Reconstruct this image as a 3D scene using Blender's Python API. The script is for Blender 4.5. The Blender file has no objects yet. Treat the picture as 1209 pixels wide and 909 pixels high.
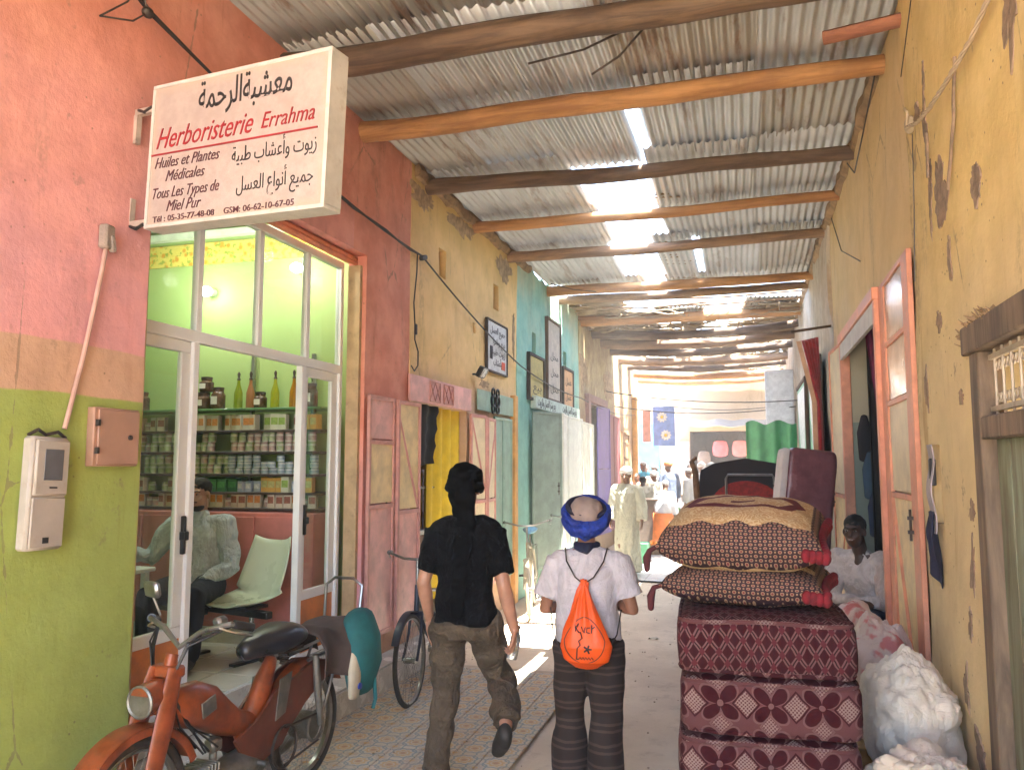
import bpy, math, random
from math import sin, cos, pi, radians, sqrt, atan2
from mathutils import Vector, Matrix, Euler
from mathutils import noise as mnoise
random.seed(7)
S = bpy.context.scene
COL = S.collection

# ---------------------------------------------------------------- camera, world, sun
cam_d = bpy.data.cameras.new('camera'); cam = bpy.data.objects.new('camera', cam_d); COL.objects.link(cam)
cam_d.sensor_width = 36; cam_d.lens = 28.29; cam_d.clip_start = .05; cam_d.clip_end = 3000
cam.location = (0, 0, 1.8); cam.rotation_euler = (radians(90 + 5.62), 0, radians(16.375))
S.camera = cam
W = bpy.data.worlds.new('World'); S.world = W; W.use_nodes = True
wn = W.node_tree.nodes; wl = W.node_tree.links
sky = wn.new('ShaderNodeTexSky'); sky.sky_type = 'NISHITA'; sky.sun_disc = False
SUN_EL, SUN_AZ = 76, 112          # degrees; azimuth measured clockwise from +Y
sky.sun_elevation = radians(SUN_EL); sky.sun_rotation = radians(SUN_AZ)
sky.air_density = 1.0; sky.dust_density = 2.5
wl.new(sky.outputs[0], wn['Background'].inputs[0]); wn['Background'].inputs[1].default_value = .15
sun_d = bpy.data.lights.new('sun', 'SUN'); sun = bpy.data.objects.new('sun', sun_d); COL.objects.link(sun)
sun_d.energy = 5; sun_d.angle = radians(.5); sun_d.color = (1, .95, .86)
sd = Vector((sin(radians(SUN_AZ)) * cos(radians(SUN_EL)), cos(radians(SUN_AZ)) * cos(radians(SUN_EL)), sin(radians(SUN_EL))))
sun.rotation_euler = sd.to_track_quat('Z', 'Y').to_euler(); sun.location = (2, -2, 12)
S.view_settings.view_transform = 'Standard'; S.view_settings.look = 'None'
S.view_settings.exposure = 3.8; S.view_settings.gamma = 1; S.view_settings.use_curve_mapping = False
S.render.engine = 'CYCLES'
S.cycles.use_denoising = True; S.cycles.max_bounces = 10; S.cycles.diffuse_bounces = 6; S.cycles.glossy_bounces = 4
S.cycles.transparent_max_bounces = 12; S.cycles.transmission_bounces = 4; S.cycles.sample_clamp_indirect = 8
S.cycles.caustics_reflective = False; S.cycles.caustics_refractive = False

# ---------------------------------------------------------------- node expressions
class V:
    def __init__(s, g, sock): s.g = g; s.s = sock
    def __add__(s, o): return s.g.m('ADD', s, o)
    __radd__ = __add__
    def __sub__(s, o): return s.g.m('SUBTRACT', s, o)
    def __rsub__(s, o): return s.g.m('SUBTRACT', o, s)
    def __mul__(s, o): return s.g.m('MULTIPLY', s, o)
    __rmul__ = __mul__
    def __truediv__(s, o): return s.g.m('DIVIDE', s, o)
class G:
    def __init__(s, name):
        s.mat = bpy.data.materials.new(name); s.mat.use_nodes = True; s.t = s.mat.node_tree
        s.b = s.t.nodes['Principled BSDF']; s.out = s.t.nodes['Material Output']
    def n(s, typ, **k):
        x = s.t.nodes.new(typ)
        for a, v in k.items(): setattr(x, a, v)
        return x
    def put(s, sock, v):
        if isinstance(v, V): s.t.links.new(v.s, sock)
        elif isinstance(v, (tuple, list)): sock.default_value = tuple(v) + ((1,) if len(v) == 3 and len(sock.default_value) == 4 else ())
        elif v is not None: sock.default_value = v
    def m(s, op, a, b=None, c=None):
        x = s.n('ShaderNodeMath', operation=op); s.put(x.inputs[0], a); s.put(x.inputs[1], b); s.put(x.inputs[2], c)
        return V(s, x.outputs[0])
    def mn(s, a, b): return s.m('MINIMUM', a, b)
    def mx(s, a, b): return s.m('MAXIMUM', a, b)
    def ab(s, a): return s.m('ABSOLUTE', a)
    def lt(s, a, b): return s.m('LESS_THAN', a, b)
    def gt(s, a, b): return s.m('GREATER_THAN', a, b)
    def step(s, a, lo, hi):                      # smooth step of a from lo to hi
        x = s.n('ShaderNodeMapRange', interpolation_type='SMOOTHSTEP'); s.put(x.inputs[0], a)
        x.inputs[1].default_value = lo; x.inputs[2].default_value = hi; return V(s, x.outputs[0])
    def rep(s, a, p):                            # centred repeat: -p/2..p/2
        return s.m('WRAP', a, p / 2, -p / 2) if False else s.m('PINGPONG', a, p / 2)
    def wrap(s, a, p): return s.m('WRAP', a, p / 2, -p / 2)
    def vec(s, x, y, z=0.0):
        c = s.n('ShaderNodeCombineXYZ'); s.put(c.inputs[0], x); s.put(c.inputs[1], y); s.put(c.inputs[2], z); return V(s, c.outputs[0])
    def xyz(s, kind='Object'):
        if kind == 'World': o = s.n('ShaderNodeNewGeometry').outputs['Position']
        else: o = s.n('ShaderNodeTexCoord').outputs[kind]
        q = s.n('ShaderNodeSeparateXYZ'); s.t.links.new(o, q.inputs[0])
        return V(s, o), V(s, q.outputs[0]), V(s, q.outputs[1]), V(s, q.outputs[2])
    def scale(s, v, sc):
        x = s.n('ShaderNodeVectorMath', operation='MULTIPLY'); s.put(x.inputs[0], v); x.inputs[1].default_value = sc; return V(s, x.outputs[0])
    def noise(s, v, sc, det=4, rough=.55, dist=0):
        x = s.n('ShaderNodeTexNoise'); s.put(x.inputs['Vector'], v); x.inputs['Scale'].default_value = sc
        x.inputs['Detail'].default_value = det; x.inputs['Roughness'].default_value = rough; x.inputs['Distortion'].default_value = dist
        return V(s, x.outputs[0])
    def vor(s, v, sc, feature='F1'):
        x = s.n('ShaderNodeTexVoronoi', feature=feature); s.put(x.inputs['Vector'], v); x.inputs['Scale'].default_value = sc
        return V(s, x.outputs['Distance'])
    def mix(s, f, a, b):
        x = s.n('ShaderNodeMix', data_type='RGBA'); s.put(x.inputs[0], f); s.put(x.inputs[6], a); s.put(x.inputs[7], b)
        return V(s, x.outputs[2])
    def mul(s, f, a, b):
        x = s.n('ShaderNodeMix', data_type='RGBA', blend_type='MULTIPLY'); s.put(x.inputs[0], f); s.put(x.inputs[6], a); s.put(x.inputs[7], b)
        return V(s, x.outputs[2])
    def rnd(s): return V(s, s.n('ShaderNodeObjectInfo').outputs['Random'])
    def fin(s, col=None, rough=None, metal=None, bump=None, bd=.01, bs=1.0, **k):
        s.put(s.b.inputs['Base Color'], col); s.put(s.b.inputs['Roughness'], rough); s.put(s.b.inputs['Metallic'], metal)
        for a, v in k.items(): s.put(s.b.inputs[a.replace('_', ' ')], v)
        if bump is not None:
            x = s.n('ShaderNodeBump'); x.inputs['Distance'].default_value = bd; x.inputs['Strength'].default_value = bs
            s.put(x.inputs['Height'], bump); s.t.links.new(x.outputs[0], s.b.inputs['Normal'])
        return s.mat
_M = {}
def paint(name, c, rough=.55, metal=0.0, var=.2, sc=6, bump=.15, bsc=70, bd=.002, dirt=.0, dc=(.12, .09, .06), kind='Object', rv=0.0, wr=0.0, **k):
    """plain paint / plastic / cloth with blotchy tone, grain, optional dirt and per-object tone"""
    if name in _M: return _M[name]
    g = G(name); v, x, y, z = g.xyz(kind)
    n1 = g.noise(v, sc, 5, .6); n2 = g.noise(v, bsc, 3, .6)
    col = g.mix(g.step(n1, .3, .72), tuple(a * (1 - var) for a in c), tuple(min(1, a * (1 + var * .7)) for a in c))
    if rv: 
        r = g.rnd(); col = g.mix(r * rv, col, tuple(a * .45 for a in c))
    if dirt: col = g.mix(g.step(g.noise(v, sc * 2.3, 6, .68), .52, .74) * dirt, col, dc)
    if wr:
        r1 = g.ab(g.noise(g.scale(v, (1, 1, .55)), 5.5, 4, .6, .8) - .5); r2 = g.ab(g.noise(v, 13, 3, .6, .5) - .5)
        n2 = g.step(r1, .0, .16) * .9 + g.step(r2, .0, .14) * .35 + n2 * .06; bd, bump = .014, wr
        col = g.mul(.35, col, g.mix(g.step(r1, .0, .05), (.55, .55, .55), (1, 1, 1)))
    _M[name] = g.fin(col, g.mx(g.mn(n1 * .3 + (rough - .15), 1.0), .03), metal, n2 if bump else None, bd, bump, **k)
    return _M[name]
def plaster(name, bands, rough=.85, stain=(.16, .11, .06), sa=.5, crack=.35, cc=(.2, .15, .1), blot=.22, bump=.6, lift=None):
    """painted wall: bands = [(z from, colour, patch colour)], worn patches, stains, fine cracks; world position"""
    g = G(name); v, x, y, z = g.xyz('World')
    big = g.noise(v, .9, 5, .6); mid = g.noise(v, 3.5, 6, .65); fine = g.noise(v, 26, 5, .7)
    zz = z + (g.noise(v, 2.2, 3, .6) - .5) * .035
    if lift: zz = zz + g.gt(y, lift) * 1.9
    col = None
    for zf, c, p in bands:
        c1 = g.mix(g.step(big * .6 + mid * .4, .4, .62), c, p)
        bw = .006 if zf < 2.6 else .3
        col = c1 if col is None else g.mix(g.step(zz + (0 if zf < 2.6 else (big - .5) * 1.2), zf - bw, zf + bw), col, c1)
    col = g.mul(blot, col, g.mix(g.step(mid, .3, .7), (.45, .42, .38), (1, 1, 1)))
    st = g.step(g.noise(g.scale(v, (1, 1, .22)), 2.6, 7, .7), .54, .72) * g.step(fine, .35, .6)
    col = g.mix(st * sa, col, stain)
    dr = g.step(g.noise(g.scale(v, (1, 1, .09)), 7, 5, .65), .56, .72) * g.step(big, .38, .6)
    col = g.mul(dr * sa, col, (.62, .5, .36))
    sp = g.lt(g.vor(v, 17), .1) * g.step(g.noise(v, 2.4, 3), .5, .6); col = g.mix(sp * sa * 1.2, col, stain)
    col = g.mix(g.step(g.noise(v, 5.5, 7, .75), .6, .68) * g.step(g.noise(v, 1.1, 2), .46, .58) * sa * .8, col, cc)
    col = g.mul(g.step(z, .55, .0) * .6 * g.step(mid, .3, .6), col, (.5, .42, .34))
    w = g.vor(g.scale(v, (1, 1, .45)), 1.1, 'DISTANCE_TO_EDGE')
    w2 = g.lt(w + (g.noise(v, 9, 4, .7) - .5) * .05, .004) * g.step(g.noise(v, 1.3, 2), .5, .62)
    col = g.mix(w2 * crack, col, cc)
    h = mid * .9 + fine * .5 - sp * .6 - w2 * .8 * min(1, crack * 2)
    return g.fin(col, rough, 0.0, h, .012, bump)

# ---------------------------------------------------------------- mesh builder
class MB:
    def __init__(s): s.v = []; s.f = []; s.mi = []; s.cur = 0
    def add(s, vs, fs, M=None):
        b = len(s.v)
        s.v += [tuple(M @ Vector(p)) for p in vs] if M else [tuple(p) for p in vs]
        s.f += [tuple(i + b for i in f) for f in fs]; s.mi += [s.cur] * len(fs)
        return s
    def box(s, c, d, rot=None, bev=0.0):
        x, y, z = d[0] / 2, d[1] / 2, d[2] / 2
        M = Matrix.Translation(c)
        if rot: M = M @ (rot if isinstance(rot, Matrix) else Euler(rot).to_matrix().to_4x4())
        if bev > 0:
            e = min(bev, x * .9, y * .9, z * .9); P = []; F = []
            idx = {}
            for sx in (-1, 1):
                for sy in (-1, 1):
                    for sz in (-1, 1):
                        idx[sx, sy, sz] = len(P)
                        P += [(sx * x, sy * (y - e), sz * (z - e)), (sx * (x - e), sy * y, sz * (z - e)), (sx * (x - e), sy * (y - e), sz * z)]
            I = lambda a, b, c_, k: idx[a, b, c_] + k
            for q in (-1, 1):
                F.append([I(q, -1, -1, 0), I(q, 1, -1, 0), I(q, 1, 1, 0), I(q, -1, 1, 0)][::q])
                F.append([I(-1, q, -1, 1), I(-1, q, 1, 1), I(1, q, 1, 1), I(1, q, -1, 1)][::q])
                F.append([I(-1, -1, q, 2), I(1, -1, q, 2), I(1, 1, q, 2), I(-1, 1, q, 2)][::q])
                for r in (-1, 1):
                    k = q * r
                    F.append([I(q, r, -1, 0), I(q, r, -1, 1), I(q, r, 1, 1), I(q, r, 1, 0)][::k])
                    F.append([I(q, -1, r, 2), I(q, -1, r, 0), I(q, 1, r, 0), I(q, 1, r, 2)][::k])
                    F.append([I(-1, q, r, 1), I(-1, q, r, 2), I(1, q, r, 2), I(1, q, r, 1)][::k])
            for a in (-1, 1):
                for b in (-1, 1):
                    for c_ in (-1, 1):
                        F.append([I(a, b, c_, 0), I(a, b, c_, 1), I(a, b, c_, 2)][::a * b * c_])
            return s.add(P, F, M)
        P = [(-x, -y, -z), (x, -y, -z), (x, y, -z), (-x, y, -z), (-x, -y, z), (x, -y, z), (x, y, z), (-x, y, z)]
        return s.add(P, [(0, 3, 2, 1), (4, 5, 6, 7), (0, 1, 5, 4), (1, 2, 6, 5), (2, 3, 7, 6), (3, 0, 4, 7)], M)
    def b2(s, a, b, bev=0.0):                    # box from corner to corner
        return s.box([(a[i] + b[i]) / 2 for i in range(3)], [abs(b[i] - a[i]) for i in range(3)], None, bev)
    def loft(s, pts, rads, side=None, n=12, cap=1, closed=False):
        pts = [Vector(p) for p in pts]; rads = [r if isinstance(r, (tuple, list)) else (r, r) for r in rads]
        if len(rads) == 1: rads = rads * len(pts)
        m = len(pts); T = []
        for i in range(m):
            a = pts[(i - 1) % m] if closed or i else pts[0]; b = pts[(i + 1) % m] if closed or i < m - 1 else pts[-1]
            t = b - a; T.append(t.normalized() if t.length > 1e-9 else Vector((0, 0, 1)))
        if cap == 2 and not closed:              # round ends
            r0, r1 = rads[0], rads[-1]; a0, a1 = min(r0), min(r1)
            pre = [(pts[0] - T[0] * a0 * k, (r0[0] * q, r0[1] * q), T[0]) for k, q in ((.97, .22), (.8, .6), (.45, .89))]
            post = [(pts[-1] + T[-1] * a1 * k, (r1[0] * q, r1[1] * q), T[-1]) for k, q in ((.45, .89), (.8, .6), (.97, .22))]
            pts = [p[0] for p in pre] + pts + [p[0] for p in post]; rads = [p[1] for p in pre] + rads + [p[1] for p in post]
            T = [p[2] for p in pre] + T + [p[2] for p in post]; m = len(pts)
        sd_ = Vector(side) if side is not None else None
        if sd_ is None: sd_ = Vector((1, 0, 0)) if abs(T[0].x) < .8 else Vector((0, 1, 0))
        P = []
        for i in range(m):
            t = T[i]; q = sd_ - t * sd_.dot(t)
            if q.length < 1e-4: q = t.orthogonal()
            q.normalize(); w = t.cross(q)
            if side is None: sd_ = q
            for k in range(n):
                a = 2 * pi * k / n; P.append(pts[i] + q * cos(a) * rads[i][0] + w * sin(a) * rads[i][1])
        F = []
        for i in range(m if closed else m - 1):
            j = (i + 1) % m
            for k in range(n):
                l = (k + 1) % n; F.append((i * n + k, i * n + l, j * n + l, j * n + k))
        if not closed and cap: F += [tuple(range(n - 1, -1, -1)), tuple(range((m - 1) * n, m * n))]
        return s.add(P, F)
    def cyl(s, a, b, r, r2=None, n=12): return s.loft([a, b], [r, r if r2 is None else r2], n=n)
    def tube(s, pts, r, n=6): return s.loft(pts, [r], n=n)
    def torus(s, c, R, r, ax='y', n=32, m=8, sq=1.0, a0=0, a1=2 * pi):
        full = a1 - a0 > 6.28; N = n if full else n + 1
        P = []
        for i in range(N):
            a = a0 + (a1 - a0) * i / n
            u, w = R * cos(a), R * sin(a)
            P.append(Vector({'y': (u, 0, w), 'x': (0, u, w), 'z': (u, w, 0)}[ax]) + Vector(c))
        sdv = {'y': (0, 1, 0), 'x': (1, 0, 0), 'z': (0, 0, 1)}[ax]
        return s.loft(P, [(r * sq, r)], side=sdv, n=m, closed=full)
    def ell(s, c, r, n=14, m=9, rot=None):
        P = [(0, 0, -1)]; F = []
        for i in range(1, m):
            a = -pi / 2 + pi * i / m
            for k in range(n): b = 2 * pi * k / n; P.append((cos(a) * cos(b), cos(a) * sin(b), sin(a)))
        P.append((0, 0, 1)); L = len(P) - 1
        for k in range(n): F.append((0, 1 + (k + 1) % n, 1 + k)); F.append((L, L - n + k, L - n + (k + 1) % n))
        for i in range(m - 2):
            for k in range(n):
                a = 1 + i * n; l = (k + 1) % n; F.append((a + k, a + l, a + n + l, a + n + k))
        M = Matrix.Translation(c)
        if rot is not None: M = M @ (rot if isinstance(rot, Matrix) else Euler(rot).to_matrix().to_4x4())
        return s.add(P, F, M @ Matrix.Diagonal((*r, 1)))
    def lathe(s, prof, c=(0, 0, 0), n=20, M=None):
        P = []; F = []
        for r, z in prof:
            for k in range(n): a = 2 * pi * k / n; P.append((r * cos(a) + c[0], r * sin(a) + c[1], z + c[2]))
        m = len(prof)
        for i in range(m - 1):
            for k in range(n): l = (k + 1) % n; F.append((i * n + k, i * n + l, (i + 1) * n + l, (i + 1) * n + k))
        F += [tuple(range(n - 1, -1, -1)), tuple(range((m - 1) * n, m * n))]
        return s.add(P, F, M)
    def prism(s, poly, a, b, ax='y'):            # closed 2D outline pushed along an axis from a to b
        n = len(poly); f = {'y': lambda u, w, t: (u, t, w), 'x': lambda u, w, t: (t, u, w), 'z': lambda u, w, t: (u, w, t)}[ax]
        P = [f(u, w, a) for u, w in poly] + [f(u, w, b) for u, w in poly]
        return s.add(P, [tuple(range(n)), tuple(range(2 * n - 1, n - 1, -1))] + [(i, i + n, (i + 1) % n + n, (i + 1) % n) for i in range(n)])
    def sheet(s, fn, nu, nv, th=0.0):            # fn(u,v)->point, u,v 0..1; optional thickness along its normal
        P = [Vector(fn(i / nu, j / nv)) for i in range(nu + 1) for j in range(nv + 1)]
        ix = lambda i, j: i * (nv + 1) + j
        F = [(ix(i, j), ix(i + 1, j), ix(i + 1, j + 1), ix(i, j + 1)) for i in range(nu) for j in range(nv)]
        if th:
            Q = []
            for i in range(nu + 1):
                for j in range(nv + 1):
                    a = P[ix(min(i + 1, nu), j)] - P[ix(max(i - 1, 0), j)]; b = P[ix(i, min(j + 1, nv))] - P[ix(i, max(j - 1, 0))]
                    q = a.cross(b); q = q.normalized() if q.length > 1e-12 else Vector((0, 0, 1)); Q.append(P[ix(i, j)] - q * th)
            o = len(P); F += [tuple(o + k for k in f[::-1]) for f in F]
            e = [ix(i, 0) for i in range(nu + 1)] + [ix(nu, j) for j in range(1, nv + 1)] + [ix(i, nv) for i in range(nu - 1, -1, -1)] + [ix(0, j) for j in range(nv - 1, 0, -1)]
            F += [(e[k], e[k] + o, e[(k + 1) % len(e)] + o, e[(k + 1) % len(e)]) for k in range(len(e))]
            P += Q
        return s.add(P, F)
    def mesh(s, name, mats, off=(0, 0, 0), smooth=False):
        me = bpy.data.meshes.new(name); o = off
        me.from_pydata([(p[0] - o[0], p[1] - o[1], p[2] - o[2]) for p in s.v], [], s.f)
        for m_ in (mats if isinstance(mats, (list, tuple)) else [mats]): me.materials.append(m_)
        if any(s.mi): me.polygons.foreach_set('material_index', s.mi)
        if smooth is True: me.polygons.foreach_set('use_smooth', [True] * len(me.polygons))
        me.validate(); me.update()
        if smooth == 'auto':
            me.polygons.foreach_set('use_smooth', [True] * len(me.polygons)); me.set_sharp_from_angle(angle=radians(38))
        return me
    def build(s, name, mats, parent=None, smooth='auto', label=None, cat=None, group=None, kind=None, local=False, loc=None, rz=0):
        """one mesh object; coordinates are world coordinates unless local (then relative to the parent or to loc)"""
        if parent is not None and not local: off = parent['_w'] if '_w' in parent.keys() else (0, 0, 0)
        elif parent is None and not local and kind != 'structure':
            xs, ys, zs = zip(*s.v); off = ((min(xs) + max(xs)) / 2, (min(ys) + max(ys)) / 2, min(zs))
        else: off = (0, 0, 0)
        o = bpy.data.objects.new(name, s.mesh(name, mats, off, smooth)); COL.objects.link(o)
        if parent is not None:
            o.parent = parent
            if '_w' in parent.keys(): o['_w'] = list(parent['_w'])
        else: o.location = off if not local else (loc or (0, 0, 0)); o['_w'] = list(o.location); o.rotation_euler.z = rz
        tag(o, label, cat, group, kind)
        return o
def tag(o, label=None, cat=None, group=None, kind=None):
    if label: o['label'] = label
    if cat: o['category'] = cat
    if group: o['group'] = group
    if kind: o['kind'] = kind
    return o
def thing(name, label, cat, loc=(0, 0, 0), rz=0, group=None, kind=None, local=False):
    o = bpy.data.objects.new(name, None); COL.objects.link(o); o.empty_display_size = .1
    o.location = loc; o.rotation_euler = (0, 0, rz) if not isinstance(rz, tuple) else rz; o['_w'] = [0, 0, 0] if local else list(loc)
    return tag(o, label, cat, group, kind)
def inst(src, parent=None, loc=None, rot=None, scale=None, name=None):     # copy of one object sharing its mesh
    c = src.copy(); COL.objects.link(c); c.parent = parent
    if name: c.name = name
    if loc is not None: c.location = loc
    if rot is not None: c.rotation_euler = rot
    if scale is not None: c.scale = scale
    return c
def copy_tree(o, parent=None):
    kids = list(o.children); c = o.copy(); COL.objects.link(c); c.parent = parent
    for k in kids: copy_tree(k, c)
    return c
def piece(name, me, parent, loc=(0, 0, 0), rot=(0, 0, 0), scale=(1, 1, 1)):  # world loc, shared mesh
    o = bpy.data.objects.new(name, me); COL.objects.link(o); o.parent = parent
    w = parent['_w'] if parent is not None and '_w' in parent.keys() else (0, 0, 0)
    o.location = (loc[0] - w[0], loc[1] - w[1], loc[2] - w[2]); o.rotation_euler = rot; o.scale = scale
    return o
def nz(p, sc=1.0, seed=0): return mnoise.noise(Vector((p[0] * sc + seed * 7.3, p[1] * sc - seed * 3.1, p[2] * sc + seed)))
def lerp(a, b, t): return a + (b - a) * t
def wallmesh(x, th, y0, y1, z0, z1, holes=(), amp=.008, step=.14, topj=0.0, seed=0, sgn=1, back=True):
    """wall in the plane X=x facing +X (sgn 1) or -X (-1), pierced by holes (ya, yb, za, zb), reveals of depth th"""
    def br(a, b, cuts):
        c = sorted(set([a, b] + [q for q in cuts if a < q < b])); o = []
        for i in range(len(c) - 1):
            n = max(1, int(math.ceil((c[i + 1] - c[i]) / step)))
            o += [c[i] + (c[i + 1] - c[i]) * k / n for k in range(n)]
        return o + [c[-1]]
    ys = br(y0, y1, [h[0] for h in holes] + [h[1] for h in holes]); zs = br(z0, z1, [h[2] for h in holes] + [h[3] for h in holes])
    mb = MB(); nzz = len(zs); P = []
    inh = lambda y, z: any(h[0] < y < h[1] and h[2] < z < h[3] for h in holes)
    for i, y in enumerate(ys):
        for j, z in enumerate(zs):
            d = amp * (nz((0, y, z), 1.1, seed) + .4 * nz((0, y, z), 4, seed))
            zz = z + (topj * (nz((y, 0, 0), 6, seed) + .5 * nz((y, 3, 0), 17, seed)) if j == nzz - 1 else 0)
            P.append((x + d, y, zz))
    B = [(x - sgn * th, p[1], p[2]) for p in P]; N = len(P)
    ix = lambda i, j: i * nzz + j; F = []
    ny = len(ys) - 1; nh = nzz - 1; solid = [[not inh((ys[i] + ys[i + 1]) / 2, (zs[j] + zs[j + 1]) / 2) for j in range(nh)] for i in range(ny)]
    sol = lambda i, j: 0 <= i < ny and 0 <= j < nh and solid[i][j]
    for i in range(ny):
        for j in range(nh):
            if not solid[i][j]: continue
            a, b, c, d = ix(i, j), ix(i + 1, j), ix(i + 1, j + 1), ix(i, j + 1)
            F.append((a, b, c, d)); 
            if back: F.append((a + N, d + N, c + N, b + N))
            if not sol(i - 1, j): F.append((a, d, d + N, a + N))
            if not sol(i + 1, j): F.append((b, b + N, c + N, c))
            if not sol(i, j - 1): F.append((a, a + N, b + N, b))
            if not sol(i, j + 1): F.append((d, c, c + N, d + N))
    if sgn < 0: F = [f[::-1] for f in F]
    return mb.add(P + B, F)

# ---------------------------------------------------------------- writing
AR = dict(zip('اأبتةجحدرزسشطعلمنهوي', (0xFE8D, 0xFE83, 0xFE8F, 0xFE95, 0xFE93, 0xFE9D, 0xFEA1, 0xFEA9, 0xFEAD, 0xFEAF, 0xFEB1, 0xFEB5, 0xFEC1, 0xFEC9, 0xFEDD, 0xFEE1, 0xFEE5, 0xFEE9, 0xFEED, 0xFEF1)))
def arabic(s):
    two = 'اأةدرزو'; out = []
    for i, c in enumerate(s):
        if c not in AR: out.append(c); continue
        p = i > 0 and s[i - 1] in AR and s[i - 1] not in two; q = c not in two and i + 1 < len(s) and s[i + 1] in AR
        k = (3 if p else 2) if q else (1 if p else 0)
        out.append(chr(AR[c] + k))
    return ''.join(out[::-1])
def writing(name, txt, h, mat, parent, M, shear=0.0, bold=0.0, w=None, align='LEFT', ext=.001, depth=True):
    """text as thin raised mesh; M takes x right, y up, z out of the surface to world space (relative to nothing)"""
    c = bpy.data.curves.new(name, 'FONT'); c.body = txt; c.size = h; c.shear = shear; c.offset = bold; c.extrude = ext; c.align_x = align
    c.resolution_u = 3
    o = bpy.data.objects.new(name, c); COL.objects.link(o); dg = bpy.context.evaluated_depsgraph_get(); dg.update()
    me = bpy.data.meshes.new_from_object(o.evaluated_get(dg)); bpy.data.objects.remove(o); bpy.data.curves.remove(c)
    if w and len(me.vertices):
        xs = [v.co.x for v in me.vertices]; a, b = min(xs), max(xs); k = w / max(1e-6, b - a)
        base = a if align == 'LEFT' else (b if align == 'RIGHT' else (a + b) / 2)
        for v in me.vertices: v.co.x = (v.co.x - base) * k
    me.transform(M); off = parent['_w'] if '_w' in parent.keys() else (0, 0, 0)
    me.transform(Matrix.Translation([-q for q in off])); me.materials.clear(); me.materials.append(mat)
    o = bpy.data.objects.new(name, me); COL.objects.link(o); o.parent = parent
    return o
def face_M(o, right, up): # frame with origin o, x along right, y along up
    r = Vector(right).normalized(); u = Vector(up).normalized(); n = r.cross(u)
    return Matrix(((r.x, u.x, n.x, o[0]), (r.y, u.y, n.y, o[1]), (r.z, u.z, n.z, o[2]), (0, 0, 0, 1)))
# ---------------------------------------------------------------- materials
WHITE = paint('white_aluminium', (.8, .82, .84), .35, var=.06, sc=3, bump=0)
ZINC = None
def zinc_mat(name, c, rust, warm):
    g = G(name); v, x, y, z = g.xyz('World'); n = g.noise(g.scale(v, (1, .25, 1)), 3.2, 6, .68); f = g.noise(v, 40, 3, .6); r = g.rnd()
    col = g.mix(g.step(n, .3, .7), tuple(a * .72 for a in c), c)
    col = g.mix(r * .35, col, warm)
    rs = g.step(g.noise(g.scale(v, (2.4, .35, 1)), 2.1, 7, .72) + r * .06, .56, .68)
    col = g.mix(rs * rust, col, (.2, .1, .045))
    return g.fin(col, .34 + n * .25, .3, f, .002, .2)
ZINC = [zinc_mat('zinc_sheet', (.62, .66, .7), .5, (.52, .52, .5)), zinc_mat('zinc_sheet_aged', (.5, .5, .48), .75, (.44, .4, .33))]
def wood(name, c, dark, sc=1.0, ax=(1, .12, 1), rough=.75, b=.5):
    g = G(name); v, x, y, z = g.xyz('Object'); q = g.scale(v, ax)
    a = g.noise(q, 14 * sc, 6, .7, .6); k = g.noise(v, 2.5 * sc, 4, .6); r = g.rnd()
    col = g.mix(g.step(a, .3, .68), dark, c); col = g.mix(g.step(k, .5, .72) * .6, col, dark)
    col = g.mix(r * .25, col, dark)
    return g.fin(col, rough, 0.0, a, .006, b)
LOG_D = wood('dark_log', (.19, .12, .07), (.06, .035, .02), 1, (.1, 1, 1))
LOG_L = wood('peeled_log', (.52, .27, .1), (.26, .12, .045), 1, (.1, 1, 1))
LOG_M = wood('weathered_log', (.36, .22, .12), (.14, .085, .05), 1, (.1, 1, 1))
PLANK = wood('old_plank', (.3, .21, .12), (.12, .08, .05), 1, (1, 1, .1))
DARKW = wood('dark_frame_wood', (.16, .1, .06), (.05, .03, .02), 1, (1, 1, .1))
CANE = paint('cane', (.3, .22, .13), .8, var=.4, sc=3, rv=.5)
MUD = paint('mud', (.3, .2, .11), .95, var=.4, sc=8, bump=.8, bsc=25, bd=.01, kind='World')
BLACK = paint('black_plastic', (.012, .012, .013), .4, var=.2)
IRON = paint('dark_iron', (.07, .055, .045), .6, .5, var=.3, sc=12)
STEEL = paint('steel', (.5, .5, .5), .28, .9, var=.2, sc=12)
GREY = paint('grey_paint', (.35, .36, .36), .5)
INKB = paint('black_ink', (.02, .018, .02), .6, bump=0); INKR = paint('red_ink', (.3, .014, .02), .5, bump=0)
def glass(name, tint=(1, 1, 1), refl=.9):
    g = G(name); tr = g.n('ShaderNodeBsdfTransparent'); gl = g.n('ShaderNodeBsdfGlossy'); mx = g.n('ShaderNodeMixShader'); ge = g.n('ShaderNodeNewGeometry')
    dt = g.n('ShaderNodeVectorMath', operation='DOT_PRODUCT'); g.t.links.new(ge.outputs['Normal'], dt.inputs[0]); g.t.links.new(ge.outputs['Incoming'], dt.inputs[1])
    fac = g.m('POWER', 1 - g.mn(g.ab(V(g, dt.outputs['Value'])), 1.0), 5.0) * .9 + .035
    tr.inputs[0].default_value = (*tint, 1); gl.inputs['Roughness'].default_value = .015
    gl.inputs[0].default_value = (refl, refl, refl, 1); g.put(mx.inputs[0], fac)
    for a, b in ((tr.outputs[0], mx.inputs[1]), (gl.outputs[0], mx.inputs[2]), (mx.outputs[0], g.out.inputs[0])): g.t.links.new(a, b)
    return g.mat
GLASS = glass('window_glass', (.93, .97, .93))

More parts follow.
